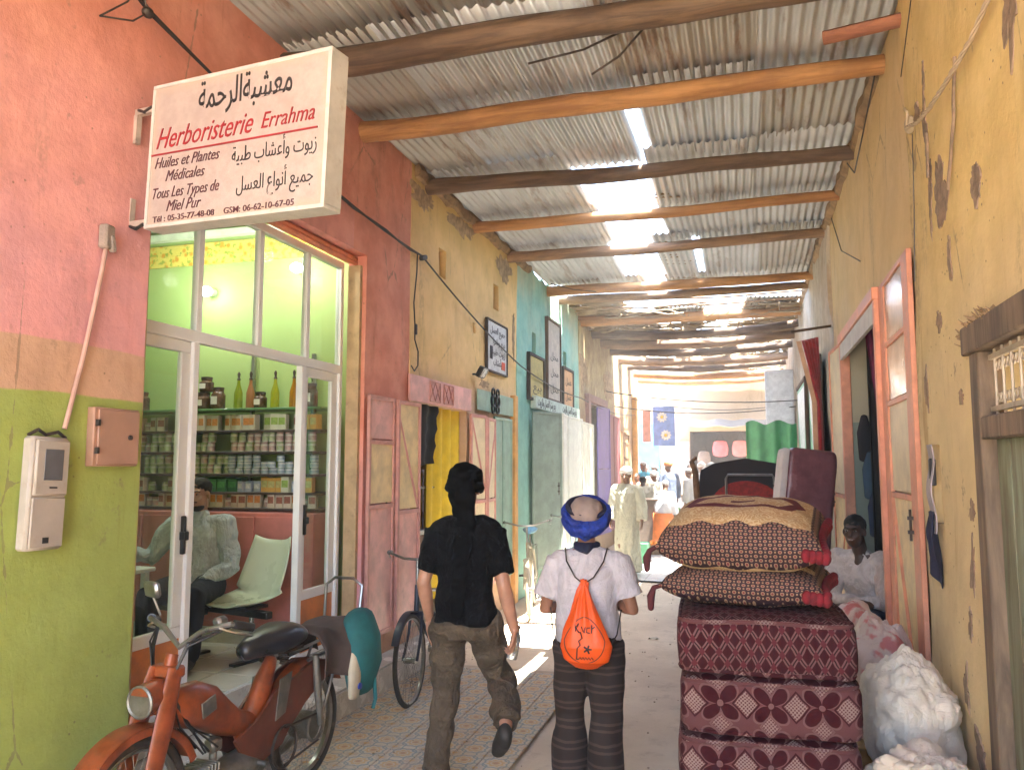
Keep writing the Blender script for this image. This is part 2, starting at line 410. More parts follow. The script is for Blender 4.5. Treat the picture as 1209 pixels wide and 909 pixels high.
# ---------------------------------------------------------------- ground
def ground_mat():
    g = G('sandy_concrete'); v, x, y, z = g.xyz('World')
    a = g.noise(v, .8, 6, .65); b = g.noise(v, 5, 6, .7); c = g.noise(v, 60, 4, .7); sp = g.vor(v, 45)
    col = g.mix(g.step(a, .35, .65), (.5, .41, .32), (.62, .53, .42))
    col = g.mix(g.step(b, .5, .7) * .5, col, (.34, .26, .19)); col = g.mix(g.lt(sp, .16) * g.step(b, .4, .6) * .4, col, (.14, .1, .08))
    col = g.mix(g.step(g.noise(g.scale(v, (1, .3, 1)), 2.2, 6, .7), .56, .7) * .45, col, (.58, .5, .4))
    return g.fin(col, .82 - b * .25, 0.0, b * .7 + c * .3, .012, .7)
gm = MB()
def gz(x, y): return .012 * nz((x, y, 0), .7) + .006 * nz((x, y, 0), 2.3)
near = MB()
NX, NY = 40, 120
def gfn(u, v):
    x, y = lerp(-3.2, 1.2, u), lerp(-3, 26, v); k = 1 if 0 < u < 1 and 0 < v < 1 else 0
    return (x, y, gz(x, y) * k)
gm.sheet(gfn, NX, NY)
for a, b in (((-150, -150), (150, -3)), ((-150, 26), (150, 190)), ((-150, -3), (-3.2, 26)), ((1.2, -3), (150, 26))):
    gm.add([(a[0], a[1], 0), (b[0], a[1], 0), (b[0], b[1], 0), (a[0], b[1], 0)], [(0, 1, 2, 3)])
ground = gm.build('ground', ground_mat(), kind='structure', smooth=True)

# patterned cement tiles by the step
def tile_mat():
    g = G('patterned_cement_tile'); v, x, y, z = g.xyz('Object'); r = g.rnd()
    S_ = .2
    ax, ay = g.ab(x), g.ab(y); d = g.m('SQRT', x * x + y * y)
    cx, cy = ax - S_ / 2, ay - S_ / 2; dc = g.m('SQRT', cx * cx + cy * cy)
    ang = g.m('ARCTAN2', y, x); ang2 = g.m('ARCTAN2', cy, cx)
    pet = g.m('COSINE', ang * 8) * .006; pet2 = g.m('COSINE', ang2 * 8) * .005
    cream, blue, ochre, rust = (.5, .43, .34), (.2, .26, .28), (.5, .33, .15), (.36, .2, .12)
    col = g.mix(g.lt(g.ab(d + pet - .072), .007), cream, blue)
    col = g.mix(g.lt(d + pet, .05), col, ochre); col = g.mix(g.lt(g.ab(d - .03), .004), col, cream); col = g.mix(g.lt(d, .016), col, rust)
    col = g.mix(g.lt(g.ab(dc + pet2 - .06), .006), col, blue); col = g.mix(g.lt(dc + pet2, .04), col, (.42, .36, .3)); col = g.mix(g.lt(dc, .018), col, ochre)
    col = g.mix(g.lt(g.ab(ax - ay), .004) * g.gt(d, .08) * g.gt(dc, .066), col, blue)
    w = g.xyz('World')[0]; a = g.noise(w, 1.4, 6, .7); b = g.noise(w, 14, 5, .7)
    col = g.mix(g.step(a + (b - .5) * .3, .38, .75) * .45, col, (.42, .33, .25)); col = g.mix(r * .2, col, (.3, .24, .19))
    col = g.mix(g.step(b, .55, .75) * .5, col, (.2, .15, .11))
    return g.fin(col, .5 + b * .3, 0.0, b, .002, .4)
TM = tile_mat()
patch = MB().b2((-2.79, 1.8, .0), (-1.44, 6.98, .018)).build('tiled_paving', paint('tile_bedding', (.46, .38, .3), .9, dirt=.5, kind='World'), kind='structure')
tme = MB().box((0, 0, 0), (.194, .194, .012), None, .003).mesh('paving_tile', TM)
for j in range(26):
    for i in range(7):
        cx = -2.695 + i * .2; cy = 1.95 + j * .2
        if cy > 6.9: continue
        piece('paving_tile', tme, patch, (cx, cy, .028 + .0015 * random.random()), (random.uniform(-.008, .008), random.uniform(-.008, .008), random.choice((0, pi / 2, pi))))
far_pav = MB().sheet(lambda u, v: (lerp(-2.7, -1.15 - .5 * v, u) + .04 * nz((0, v * 14, u)), lerp(12.6, 21, v), .03), 6, 30)
def pale_mat():
    g = G('pale_worn_paving'); v, x, y, z = g.xyz('World'); a = g.noise(v, 2, 6, .7)
    e = g.mn(g.ab(g.wrap(x, .4)), g.ab(g.wrap(y, .4)))
    col = g.mix(a, (.32, .34, .36), (.52, .5, .46)); col = g.mix(g.lt(e, .008), col, (.22, .2, .18))
    return g.fin(col, .45, 0.0, a, .004, .4)
far_pav.build('far_paving', pale_mat(), kind='structure')

# the step along the left side: slab with white tiled riser
CONC = paint('step_concrete', (.5, .46, .4), .8, var=.25, sc=4, bump=.5, bsc=40, dirt=.5, kind='World')
step = MB().b2((-3.2, -3, .0), (-2.8, 8.5, .215)).build('raised_step', CONC, kind='structure')
WT = paint('white_glazed_tile', (.62, .6, .56), .25, var=.12, sc=5, dirt=.35, rv=.15)
rt = MB().box((0, 0, 0), (.012, .294, .2), None, .002).mesh('riser_tile', WT)
for k in range(30): piece('riser_tile', rt, step, (-2.792, -.35 + k * .3, .112), (0, random.uniform(-.01, .01), 0))
st2 = MB().box((0, 0, 0), (.2, .294, .012), None, .002).mesh('tread_tile', WT)
for k in range(30): piece('tread_tile', st2, step, (-2.89, -.35 + k * .3, .222))
st3 = MB().box((0, 0, 0), (.012, .305, .15), None, .002).mesh('threshold_tile', WT)
for k in range(8): piece('threshold_tile', st3, step, (-3.182, 3.63 + k * .308, .3))

# ---------------------------------------------------------------- left: pink corner building with the herb shop
SALM = (.76, .22, .14); PINK = (.7, .36, .36)
pk = plaster('pink_plaster', [(-5, (.41, .5, .12), (.36, .45, .12)), (2.12, (.68, .43, .3), (.64, .4, .27)), (2.36, (.8, .4, .43), (.78, .36, .36)), (3.0, (.82, .37, .33), (.78, .38, .33)), (3.7, (.82, .32, .23), (.78, .36, .27))], sa=.5, crack=.55, blot=.4, lift=5.7)
def soften(m):   # colours above the stripe fade into each other instead of meeting in a line
    return m
pb = thing('pink_building', 'salmon pink building with a green painted base, holding the herb shop', 'building', (-3.1, 1.9, 0))
wallmesh(-3.0, .16, -3, 5.93 + .9, 0.01, 4.95, [(3.44, 5.93, -1, 3.52)], seed=1).build('wall', pk, pb, smooth='auto')
SH = paint('shutter_salmon', (.7, .24, .12), .5, dirt=.3)
sh = MB(); sh.b2((-3.16, 3.44, 3.46), (-3.13, 5.93, 3.52))
for k in range(2): sh.loft([(-3.09, 3.45, 3.455 + k * .035), (-3.09, 5.92, 3.455 + k * .035)], [(.02, .018)], side=(0, 0, 1), n=8)
sh.build('roller_shutter', SH, pb)
for y0, y1 in ((5.885, 5.925), (3.445, 3.48)): MB().b2((-3.14, y0, .22), (-3.03, y1, 3.43)).build('shutter_track', paint('track_ochre', (.5, .36, .2), .6, dirt=.4), pb)
GREENW = plaster('shop_green', [(-5, (.36, .5, .17), (.33, .47, .17))], sa=.05, crack=0, blot=.12, bump=.2, rough=.6)
PINKP = paint('counter_pink', (.58, .2, .17), .6, var=.15, kind='World')
room = MB(); RX0, RX1, RY0, RY1 = -6.3, -3.16, 2.4, 6.16
room.b2((RX0, RY1, .2), (RX1, RY1 + .08, 4.05)); room.b2((RX0 - .08, RY0, .2), (RX0, RY1, 4.05)); room.b2((RX0, RY0 - .08, .2), (RX1, RY0, 4.05))
room.build('shop_wall', GREENW, pb)
MB().b2((RX0 - .08, RY0 - .08, 4.05), (RX1, RY1 + .08, 4.12)).build('shop_ceiling', paint('ceiling_white', (.62, .72, .6), .7, var=.1, kind='World'), pb)
g = G('gold_border'); v, x, y, z = g.xyz('World'); a = g.vor(v, 16); col = g.mix(g.step(a, .2, .5), (.62, .3, .03), (.66, .56, .12)); col = g.mix(g.lt(g.noise(v, 22, 3), .43), col, (.3, .38, .06))
GB = g.fin(col, .5, 0.0, a, .004, .4)
MB().b2((RX0 + .002, RY1 - .02, 3.62), (RX1, RY1 - .002, 3.82)).b2((RX0 + .002, RY0, 3.62), (RX0 + .02, RY1 - .02, 3.82)).build('wall_border', GB, pb)
MB().b2((RX0, RY1 - .07, 3.86), (RX1, RY1, 3.92)).b2((RX0, RY1 - .14, 3.96), (RX1, RY1, 4.0)).build('cornice', paint('cornice_white', (.62, .68, .56), .6), pb)
fl = MB().b2((RX0, RY0, .2), (RX1 - .03, RY1, .37)).build('shop_floor', paint('dark_grout', (.14, .12, .1), .9), pb)
SFT = paint('shop_floor_tile', (.6, .6, .55), .18, var=.08, sc=4, dirt=.15, rv=.12)
ft = MB().box((0, 0, 0), (.338, .338, .012), None, .002).mesh('floor_tile', SFT)
for i in range(9):
    for j in range(11): piece('floor_tile', ft, fl, (-3.36 - i * .35, 2.6 + j * .35, .375))

# ---------------------------------------------------------------- shop front of white aluminium and glass
sf = thing('glazed_shopfront', 'white aluminium and glass shop front with an open doorway', 'shopfront', (-3.2, 4.7, .38))
X0 = -3.2
def bar(y0, y1, z0, z1, d=.05, x=X0, mb=None):
    return (mb or MB()).b2((x - d / 2, y0, z0), (x + d / 2, y1, z1), .004)
fr = MB()
bar(3.44, 5.885, 2.53, 2.6, mb=fr); bar(3.44, 5.885, 3.4, 3.46, mb=fr); bar(3.44, 3.5, .38, 3.46, mb=fr, d=.052); bar(5.84, 5.885, .38, 3.46, mb=fr, d=.052)
for y in (4.09, 4.72, 5.34): bar(y - .025, y + .025, 2.6, 3.4, mb=fr, d=.048)
bar(4.05, 4.1, .38, 2.53, mb=fr, d=.054); bar(5.27, 5.33, .38, 2.53, mb=fr, d=.054)
fr.build('frame', WHITE, sf)
gs = MB(); 
for a, b in ((3.5, 4.065), (4.115, 4.695), (4.745, 5.315), (5.365, 5.84)): gs = MB().b2((X0 - .003, a, 2.6), (X0 + .003, b, 3.4)); gs.build('transom_pane', GLASS, sf)
OR = paint('kick_orange', (.6, .2, .045), .4, dirt=.25, kind='World')
KN = BLACK
# left fixed leaf and right leaf: stile frame, pane, orange kick panel
for (a, b, dx, nm) in ((3.5, 4.05, 0.0, 'side_leaf'), (5.33, 5.84, 0.0, 'side_leaf')):
    f = MB(); x = X0 - .012
    for y0, y1, z0, z1 in ((a, b, .8, .87), (a, b, 2.46, 2.53), (a, a + .06, .87, 2.46), (b - .06 - (.02 if a < 4 else .03), b, .87, 2.46), (a, b, .385, .42)): bar(y0, y1, z0, z1, .035, x, f)
    leaf = f.build(nm, WHITE, sf)
    MB().b2((x - .003, a + .06, .87), (x + .003, b - (.08 if a < 4 else .09), 2.46)).build('pane', GLASS, leaf)
    MB().b2((x - .008, a + .005, .42), (x + .01, b - .005, .8)).build('kick_panel', OR, leaf)
    yy = b - .03 if a < 4 else a + .03
    MB().b2((x + .02, yy - .012, 1.28), (x + .045, yy + .012, 1.5), .004).b2((x + .02, yy - .02, 1.36), (x + .06, yy + .02, 1.41), .004).build('handle', BLACK, leaf)
# ---------------------------------------------------------------- left: yellow building
YB = (.68, .44, .17)
ye = plaster('ochre_plaster', [(-5, (.7, .5, .32), (.62, .42, .32)), (2.62, (.86, .6, .25), (.8, .56, .27)), (4.1, (.8, .56, .2), (.66, .46, .18))], sa=.45, crack=.4, blot=.35)
yb = thing('ochre_building', 'ochre plastered building with two small square holes under the roof', 'building', (-3.1, 8.6, 0))
wallmesh(-2.995, .3, 6.83, 10.4, .01, 4.72, [(6.9, 8.42, .22, 2.38), (7.55, 7.75, 3.72, 4.02), (9.38, 9.58, 3.72, 4.04), (8.62, 8.72, 3.3, 3.42)], topj=.22, seed=2, amp=.016).build('wall', ye, yb)
MB().b2((-3.34, 7.4, 3.6), (-3.3, 9.7, 4.15)).b2((-3.34, 8.5, 3.2), (-3.3, 8.9, 3.5)).build('hole_back', MUD, yb)
rr = MB(); rr.b2((-5.2, 6.5, .3), (-5.15, 8.9, 2.6)); rr.b2((-5.15, 8.85, .3), (-3.3, 8.9, 2.6)); rr.b2((-5.15, 6.5, .3), (-3.3, 6.55, 2.6))
rr.build('room_wall', paint('mustard_wall', (.62, .45, .05), .7, kind='World', var=.15), yb)
MB().b2((-5.2, 6.5, 2.6), (-3.3, 8.9, 2.65)).build('room_ceiling', paint('ceiling_white', (.6, .6, .5)), yb); MB().b2((-5.2, 6.5, .2), (-3.2, 8.9, .37)).build('room_floor', CONC, yb)

# folding sheet metal doors
def bolt(mb, x, y, z, s=1): mb.cyl((x, y, z - .09), (x, y, z + .09), .008, n=6); mb.b2((x - .012, y - .015, z - .05), (x + .01, y + .015, z - .03)); mb.b2((x - .012, y - .015, z + .03), (x + .01, y + .015, z + .05))
def metal_leaf(parent, p0, ang, w, z0, z1, rows, frame_mat, name='door_leaf', diag=None, lock=False, ribs=0, th=.03, label=None, e=.035):
    """leaf hinged at p0, running along direction ang; rows = [(z from, z to, material)]; its frame owns panels, bolt"""
    T = Matrix.Translation((p0[0], p0[1], 0)) @ Matrix.Rotation(ang, 4, 'Z')
    f = MB()
    f.b2((0, -th / 2, z0), (e, th / 2, z1), .003); f.b2((w - e, -th / 2, z0), (w, th / 2, z1), .003)
    cuts = sorted(set([z0] + [r[1] for r in rows]))
    for k, z in enumerate(cuts): f.b2((e, -th / 2 + .001, z if k == 0 else z - .035), (w - e, th / 2 - .001, z + .035 if k == 0 else z), .003)
    if diag: f.loft([(e, 0, diag[0]), (w - e, 0, diag[1])], [(.014, .016)], side=(0, 1, 0), n=4)
    f.v = [tuple(T @ Vector(p)) for p in f.v]; lf = f.build(name, frame_mat, parent, label=label)
    for a, b, m in rows:
        q = MB().sheet(lambda u, v: (lerp(e * .6, w - e * .6, u), .004 * sin(u * 9 + v * 5) * sin(v * 3) + (.006 * (1 if int(u * ribs * 2) % 2 else -1) if ribs else 0), lerp(a + .01, b - .01, v)), 16 if ribs else 6, 8, .003)
        q.v = [tuple(T @ Vector(p)) for p in q.v]; q.build('panel', m, lf)
    if lock:
        q = MB(); bolt(q, w * .85, -.03 if lock > 0 else .03, 1.45); q.v = [tuple(T @ Vector(p)) for p in q.v]; q.build('bolt', IRON, lf)
    return lf
PM = paint('door_pink', (.76, .42, .39), .45, var=.2, dirt=.25, kind='World'); YM = paint('door_yellow', (.78, .62, .34), .45, var=.2, dirt=.2, kind='World')
CR = paint('door_cream', (.72, .62, .42), .45, var=.15, dirt=.15, kind='World'); RB = paint('door_rose_frame', (.6, .3, .26), .5, dirt=.3)
TG = paint('door_sea_green', (.26, .4, .33), .45, var=.2, dirt=.25, kind='World')
d1 = thing('folding_door', 'pink and yellow folding metal door leaves folded against the wall beside the herb shop', 'door', (-2.96, 6.4, .38))
metal_leaf(d1, (-2.965, 5.95), pi / 2, .5, .4, 2.37, [(.4, 1.47, PM), (1.47, 2.0, YM), (2.0, 2.37, PM)], RB, lock=-1)
metal_leaf(d1, (-2.94, 6.46), pi / 2 - .06, .44, .4, 2.36, [(.4, 1.4, PM), (1.4, 2.36, YM)], RB, diag=(2.2, 1.42))
lt_ = thing('pink_lintel', 'pink metal lintel with a diamond lattice over the tailor doorway', 'lintel', (-2.97, 7.65, 2.4))
MB().b2((-2.985, 6.78, 2.385), (-2.965, 8.48, 2.63), .003).build('plate', PM, lt_)
lat = MB()
for y0 in (7.25, 7.62):
    for k in range(5):
        for s in (-1, 1):
            a = y0 + k * .0675
            for sgn in (-1, 1):
                b = a + sgn * .135
                if y0 - .001 <= b <= y0 + .271: lat.tube([(-2.958, a, 2.42 if s > 0 else 2.6), (-2.958, b, 2.6 if s > 0 else 2.42)], .005, 4) if k % 2 == 0 else None
    lat.tube([(-2.958, y0, 2.41), (-2.958, y0 + .27, 2.41), (-2.958, y0 + .27, 2.605), (-2.958, y0, 2.605), (-2.958, y0, 2.41)], .006, 4)
lat.build('lattice', RB, lt_)
d2 = thing('folding_door', 'cream and rose folding metal door leaves just past the open tailor doorway', 'door', (-2.96, 8.8, .38))
metal_leaf(d2, (-2.96, 8.44), pi / 2 - .12, .42, .4, 2.36, [(.4, 1.4, CR), (1.4, 2.36, CR)], RB, diag=(2.3, 1.5)); metal_leaf(d2, (-2.9, 8.87), pi / 2 + .1, .42, .4, 2.34, [(.4, 1.4, CR), (1.4, 2.34, CR)], RB, diag=(1.5, 2.2), lock=-1)
d3 = thing('metal_door', 'closed sea green double metal door under the small green sign', 'door', (-2.96, 9.65, .38))
metal_leaf(d3, (-2.965, 9.33), pi / 2, .36, .4, 2.38, [(.4, 2.38, TG)], TG); metal_leaf(d3, (-2.965, 9.7), pi / 2, .36, .4, 2.38, [(.4, 2.38, TG)], TG, lock=-1)
MB().b2((-3.0, 10.12, .02), (-2.93, 10.26, 2.7), .006).build('door_post', paint('post_orange', (.62, .33, .1), .6, dirt=.3, kind='World'), d3)

# ---------------------------------------------------------------- left: turquoise building
tq = plaster('turquoise_plaster', [(-5, (.2, .42, .36), (.24, .46, .38)), (2.7, (.3, .6, .5), (.42, .58, .44)), (4.2, (.36, .58, .46), (.5, .55, .4))], sa=.35, crack=.3, blot=.35)
tb = thing('turquoise_building', 'turquoise painted building with two tiny windows and notice boards', 'building', (-3.1, 12.3, 0))
wallmesh(-2.99, .3, 10.4, 14.55, .01, 4.62, [(11.2, 11.42, 3.42, 3.72), (13.25, 13.5, 3.42, 3.72)], topj=.1, seed=3, amp=.014).build('wall', tq, tb)
MB().b2((-3.33, 11.1, 3.3), (-3.3, 11.6, 3.8)).b2((-3.33, 13.1, 3.3), (-3.3, 13.6, 3.8)).build('window_back', MUD, tb)
WM = paint('door_white_metal', (.68, .68, .6), .45, var=.12, dirt=.2, kind='World'); WM2 = paint('door_grey_cream', (.5, .5, .42), .5, var=.15, dirt=.3, kind='World'); GD = paint('door_grey_green', (.2, .26, .22), .5, var=.2, dirt=.3, kind='World')
d4 = thing('folding_door', 'tall white accordion metal door leaves standing out from the turquoise wall', 'door', (-2.8, 12.8, .1))
zt = 2.55
metal_leaf(d4, (-2.93, 11.0), radians(62), .62, .34, zt, [(.34, zt, GD)], GD, lock=1); metal_leaf(d4, (-2.62, 11.58), radians(97), .66, .3, zt, [(.3, zt, WM)], WM, lock=-1)
metal_leaf(d4, (-2.7, 12.28), radians(88), .95, .3, zt, [(.3, zt, WM)], WM, diag=(.4, 2.3)); metal_leaf(d4, (-2.72, 13.3), radians(92), 1.5, .3, zt - .02, [(.3, zt - .02, WM2)], WM2, ribs=5, lock=-1)

# ---------------------------------------------------------------- left: brown building to the end
br = plaster('brown_plaster', [(-5, (.46, .32, .19), (.38, .26, .15)), (3.1, (.4, .29, .17), (.5, .42, .22))], sa=.6, crack=.5, blot=.4)
bb = thing('brown_building', 'brown mud plastered building with purple doors farther down the alley', 'building', (-3.1, 17.8, 0))
wallmesh(-2.985, .3, 14.55, 22.0, .01, 4.55, [(15.3, 17.1, .35, 3.0)], topj=.25, seed=4, amp=.025).build('wall', br, bb)
MB().b2((-3.35, 15.2, .2), (-3.29, 17.2, 3.1)).build('doorway_back', MUD, bb)
PU = paint('door_purple', (.17, .12, .35), .45, dirt=.2, kind='World'); BL_ = paint('door_lilac_blue', (.3, .34, .55), .45, dirt=.2, kind='World'); MA = paint('door_maroon', (.26, .08, .09), .5, dirt=.3, kind='World'); BW = paint('door_brown', (.38, .24, .13), .6, dirt=.4, kind='World')
d5 = thing('metal_door', 'purple and lilac metal door in a rose wooden frame', 'door', (-2.95, 16.2, .1))
MB().b2((-3.0, 15.1, .1), (-2.9, 15.3, 3.15), .006).b2((-3.0, 15.3, 3.0), (-2.9, 17.2, 3.15), .006).build('door_frame', paint('frame_rose_grey', (.3, .17, .15), .6, dirt=.4), d5)
metal_leaf(d5, (-3.1, 15.32), pi / 2, .85, .38, 2.98, [(.38, 2.98, BL_)], BL_, lock=-1); metal_leaf(d5, (-2.95, 16.2), pi / 2 - .1, .95, .38, 2.98, [(.38, 1.7, PU), (1.7, 2.98, PU)], PU)
d6 = thing('metal_door', 'closed maroon metal door leaves next to the purple door', 'door', (-2.95, 18.2, .1))
metal_leaf(d6, (-2.94, 17.4), pi / 2, .8, .35, 2.9, [(.35, 2.9, MA)], MA); metal_leaf(d6, (-2.94, 18.22), pi / 2, .8, .35, 2.9, [(.35, 2.9, MA)], MA)
d7 = thing('plank_door', 'brown ledged door at the far end of the left wall', 'door', (-2.95, 20, .1))
fr = MB().b2((-3.0, 19.5, .1), (-2.93, 19.56, 2.6)).b2((-3.0, 20.6, .1), (-2.93, 20.66, 2.6)).b2((-3.0, 19.56, 2.54), (-2.93, 20.6, 2.6)); fr.build('door_frame', BW, d7)
for k in range(5): MB().b2((-2.98, 19.57 + k * .206, .12), (-2.96, 19.57 + k * .206 + .198, 2.53)).build('plank', BW, d7)
for k in range(6): MB().b2((-2.957, 19.58, .5 + k * .36), (-2.945, 20.59, .54 + k * .36)).build('batten', PLANK, d7)
pst = MB().b2((-2.98, 21.5, .01), (-2.86, 21.8, 3.6), .01); tag(pst.build('corner_post', paint('post_orange', (.62, .33, .1))), 'orange painted pillar at the far corner of the left wall', 'post')

# ---------------------------------------------------------------- right walls
yr = plaster('yellow_plaster', [(-5, (.74, .59, .33), (.66, .52, .28)), (2.6, (.78, .58, .23), (.7, .54, .25))], sa=.9, crack=.6, blot=.4, stain=(.2, .13, .07))
rb = thing('yellow_building', 'yellow plastered building along the right side with cracked, scarred walls', 'building', (1.0, 3, 0))
wallmesh(.915, .24, -3, 4.93, .01, 4.95, [(2.3, 3.78, -1, 2.38), (4.52, 4.68, 1.5, 1.9)], sgn=-1, seed=5, amp=.022).build('wall', yr, rb)
yr2 = plaster('pale_yellow_plaster', [(-5, (.62, .47, .26), (.56, .42, .24)), (2.6, (.72, .53, .25), (.66, .5, .27))], sa=.4, crack=.5, blot=.3)
wallmesh(.955, .24, 4.93, 9.7, .01, 4.9, [(6.1, 8.4, -1, 3.06)], sgn=-1, seed=6, amp=.014, topj=.05).build('wall', yr2, rb)
MB().b2((1.2, 4.4, 1.4), (1.25, 4.8, 2.0)).b2((1.13, 2.6, 2.42), (1.24, 4.9, 4.9)).build('niche_and_light_block', MUD, rb)  # large slab is unseen, added in the wall to block leaking light
# bare patches where plaster fell off, and dark ones painted for a hole: irregular raised rims of mud
def scar(cy, cz, ry, rz, seed, wall=(.915, .022, 5, -1)):
    n = 44; wx, am, sd_, sg_ = wall
    def sx(y, z): return wx + am * (nz((0, y, z), 1.1, sd_) + .4 * nz((0, y, z), 4, sd_)) + sg_ * .005
    P = [(sx(cy, cz), cy, cz)]; F = []
    for ring, f in enumerate((.33, .66, .93, 1.0)):
        for k in range(n):
            a = 2 * pi * k / n; q = f * (1 + .75 * nz((cos(a) * 1.3, sin(a) * 1.3, seed), 1) + .45 * nz((cos(a) * 4, sin(a) * 4, seed), 1) + .2 * nz((cos(a) * 11, sin(a) * 11, seed), 1))
            y, z = cy + ry * cos(a) * q, cz + rz * sin(a) * q
            P.append((sx(y, z) + sg_ * (.004 * nz((y, z, 0), 22) if f < 1 else -.02), y, z))
    F += [(0, 1 + k, 1 + (k + 1) % n) for k in range(n)]
    for r_ in range(3):
        for k in range(n): F.append((1 + r_ * n + k, 1 + (r_ + 1) * n + k, 1 + (r_ + 1) * n + (k + 1) % n, 1 + r_ * n + (k + 1) % n))
    if sg_ < 0: F = [f[::-1] for f in F]
    return MB().add(P, F)
SC = paint('bare_mud_plaster', (.27, .19, .13), .95, var=.35, sc=14, bump=.8, bsc=30, bd=.01, kind='World')
SC2 = paint('worn_mud_plaster', (.4, .28, .16), .95, var=.4, sc=14, bump=.8, bsc=30, bd=.01, kind='World')
for a in ((4.2, 3.1, .13, .17, 1), (4.45, 3.5, .05, .18, 2), (4.42, 3.2, .05, .2, 3), (4.6, 3.68, .07, .06, 31), (3.06, 3.42, .09, .22, 61), (3.1, 3.6, .07, .2, 62), (4.1, 2.75, .03, .12, 63), (3.62, 2.95, .07, .1, 32), (4.35, 2.5, .05, .05, 33), (3.95, 1.6, .04, .05, 34), (4.7, 2.2, .04, .1, 35), (3.98, .55, .08, .12, 36), (3.95, 1.35, .025, .12, 4), (4.0, 1.1, .03, .06, 5), (4.02, 2.1, .05, .03, 6), (4.42, 3.8, .03, .07, 8), (4.1, .8, .04, .1, 9)): scar(*a).build('bare_or_dark_patch', SC, rb)  # nearest two high patches give a hole's darkness by colour alone
for a in ((9.8, 4.3, .3, .16, 41), (8.2, 4.42, .4, .1, 42), (7.1, 4.4, .25, .12, 43), (10.25, 3.5, .06, .3, 46), (9.0, 2.75, .16, .05, 47)): scar(*a, wall=(-2.995, .016, 2, 1)).build('bare_or_dark_patch', SC2, yb)
for a in ((15.0, 3.6, .35, .4, 51), (17.9, 3.5, .6, .3, 52), (19.6, 3.2, .4, .3, 53)): scar(*a, wall=(-2.985, .025, 4, 1)).build('bare_or_dark_patch', SC2, bb)
def crackline(pts, w, seed):
    mb = MB(); P = []
    for i in range(len(pts) - 1):
        for k in range(8):
            t = k / 8; y = lerp(pts[i][0], pts[i + 1][0], t); z = lerp(pts[i][1], pts[i + 1][1], t)
            P.append((.9 - .002, y + .02 * nz((y * 9, z * 9, seed)), z + .02 * nz((z * 9, y * 9, seed + 3))))
    return mb.loft(P, [(w * (.5 + .8 * abs(nz((i, 0, seed), .9))), .008) for i in range(len(P))], side=(0, 1, .3), n=5)
for pts, w, s in (([(3.72, 3.55), (3.8, 3.3), (3.98, 3.0)], .012, 1), ([(4.32, 3.45), (4.35, 3.2)], .014, 3)): crackline(pts, w, s).build('crack', SC, rb)
# niche of the hanging cloth
room = MB(); room.b2((.962, 8.36, .2), (1.19, 8.398, 3.05)); room.b2((3.2, 5.7, .01), (3.26, 9.0, 3.3)); room.b2((1.19, 8.95, .01), (3.2, 9.0, 3.3)); room.b2((1.19, 5.7, .01), (3.2, 5.75, 3.3))
g = G('two_tone_room'); v, x, y, z = g.xyz('World'); n = g.noise(v, 3, 5, .6); col = g.mix(g.gt(z, 2.2), (.22, .3, .27), (.5, .48, .36)); col = g.mix(n * .4, col, (.3, .28, .2))
room.build('room_wall', g.fin(col, .8, 0.0, n, .01, .3), rb); MB().b2((1.19, 5.7, 3.3), (3.26, 9.0, 3.36)).build('room_ceiling', MUD, rb)
MB().b2((.9, 6.1, .012), (3.2, 8.95, .2)).build('room_floor', CONC, rb)
pr = plaster('bare_pale_plaster', [(-5, (.4, .36, .27), (.46, .4, .3)), (3.0, (.5, .4, .28), (.56, .5, .4))], sa=.55, crack=.5, blot=.4)
rb2 = thing('pale_building', 'bare pale building with worn grey beige plaster at the far right', 'building', (1.0, 17, 0))
wallmesh(.94, .24, 9.7, 24.5, .01, 4.78, [], sgn=-1, seed=8, amp=.05, topj=.16).build('wall', pr, rb2)
# door with iron grille at the right edge
rd = thing('grille_door', 'old wooden door with an iron scroll grille above it at the right edge', 'door', (.95, 3.1, 0))
MB().b2((.9, 3.66, .02), (1.0, 3.78, 2.26), .006).b2((.885, 2.3, 2.26), (1.0, 3.84, 2.38), .006).b2((.9, 2.3, 1.9), (1.0, 3.66, 1.99), .006).build('door_frame', wood('grey_brown_wood', (.24, .17, .11), (.07, .05, .035), 1, (1, 1, .1)), rd)
tf = MB(); rnd = random.Random(8)
for k in range(34): y = rnd.uniform(3.4, 3.9); tf.loft([(.92, y, 2.37 + rnd.uniform(-.03, .03) - max(0, y - 3.8) * .6), (.88, y + rnd.uniform(-.03, .05), 2.39 + rnd.uniform(-.03, .035) - max(0, y - 3.8) * .6)], [rnd.uniform(.006, .016), .002], n=4)
tag(tf.build('straw_plaster', MUD, rd), kind='stuff')
DG = wood('green_grey_door', (.24, .28, .2), (.12, .1, .06), 1, (1, 1, .1))
for k in range(8): MB().b2((.955, 3.655 - k * .17 - .164, .03), (.985, 3.655 - k * .17, 1.9), .003).build('plank', DG, rd)
gr = MB(); IR = paint('pale_iron', (.42, .36, .28), .6, .2, dirt=.4)
gr.b2((.94, 2.3, 2.22), (.96, 3.655, 2.24)); gr.b2((.94, 2.3, 2.01), (.96, 3.655, 2.03))
for k in range(12):
    y = 3.6 - k * .105; gr.tube([(.95, y, 1.99), (.95, y, 2.26)], .006, 5)
    for s in (-1, 1):
        for zc in (2.06, 2.19): gr.torus((.95, y - .0525 + s * .02, zc), .018, .004, 'x', 12, 5)
gr.build('grille', IR, rd)
MB().b2((1.16, 2.2, 1.8), (1.18, 3.8, 2.5)).build('door_backing', MUD, rd)
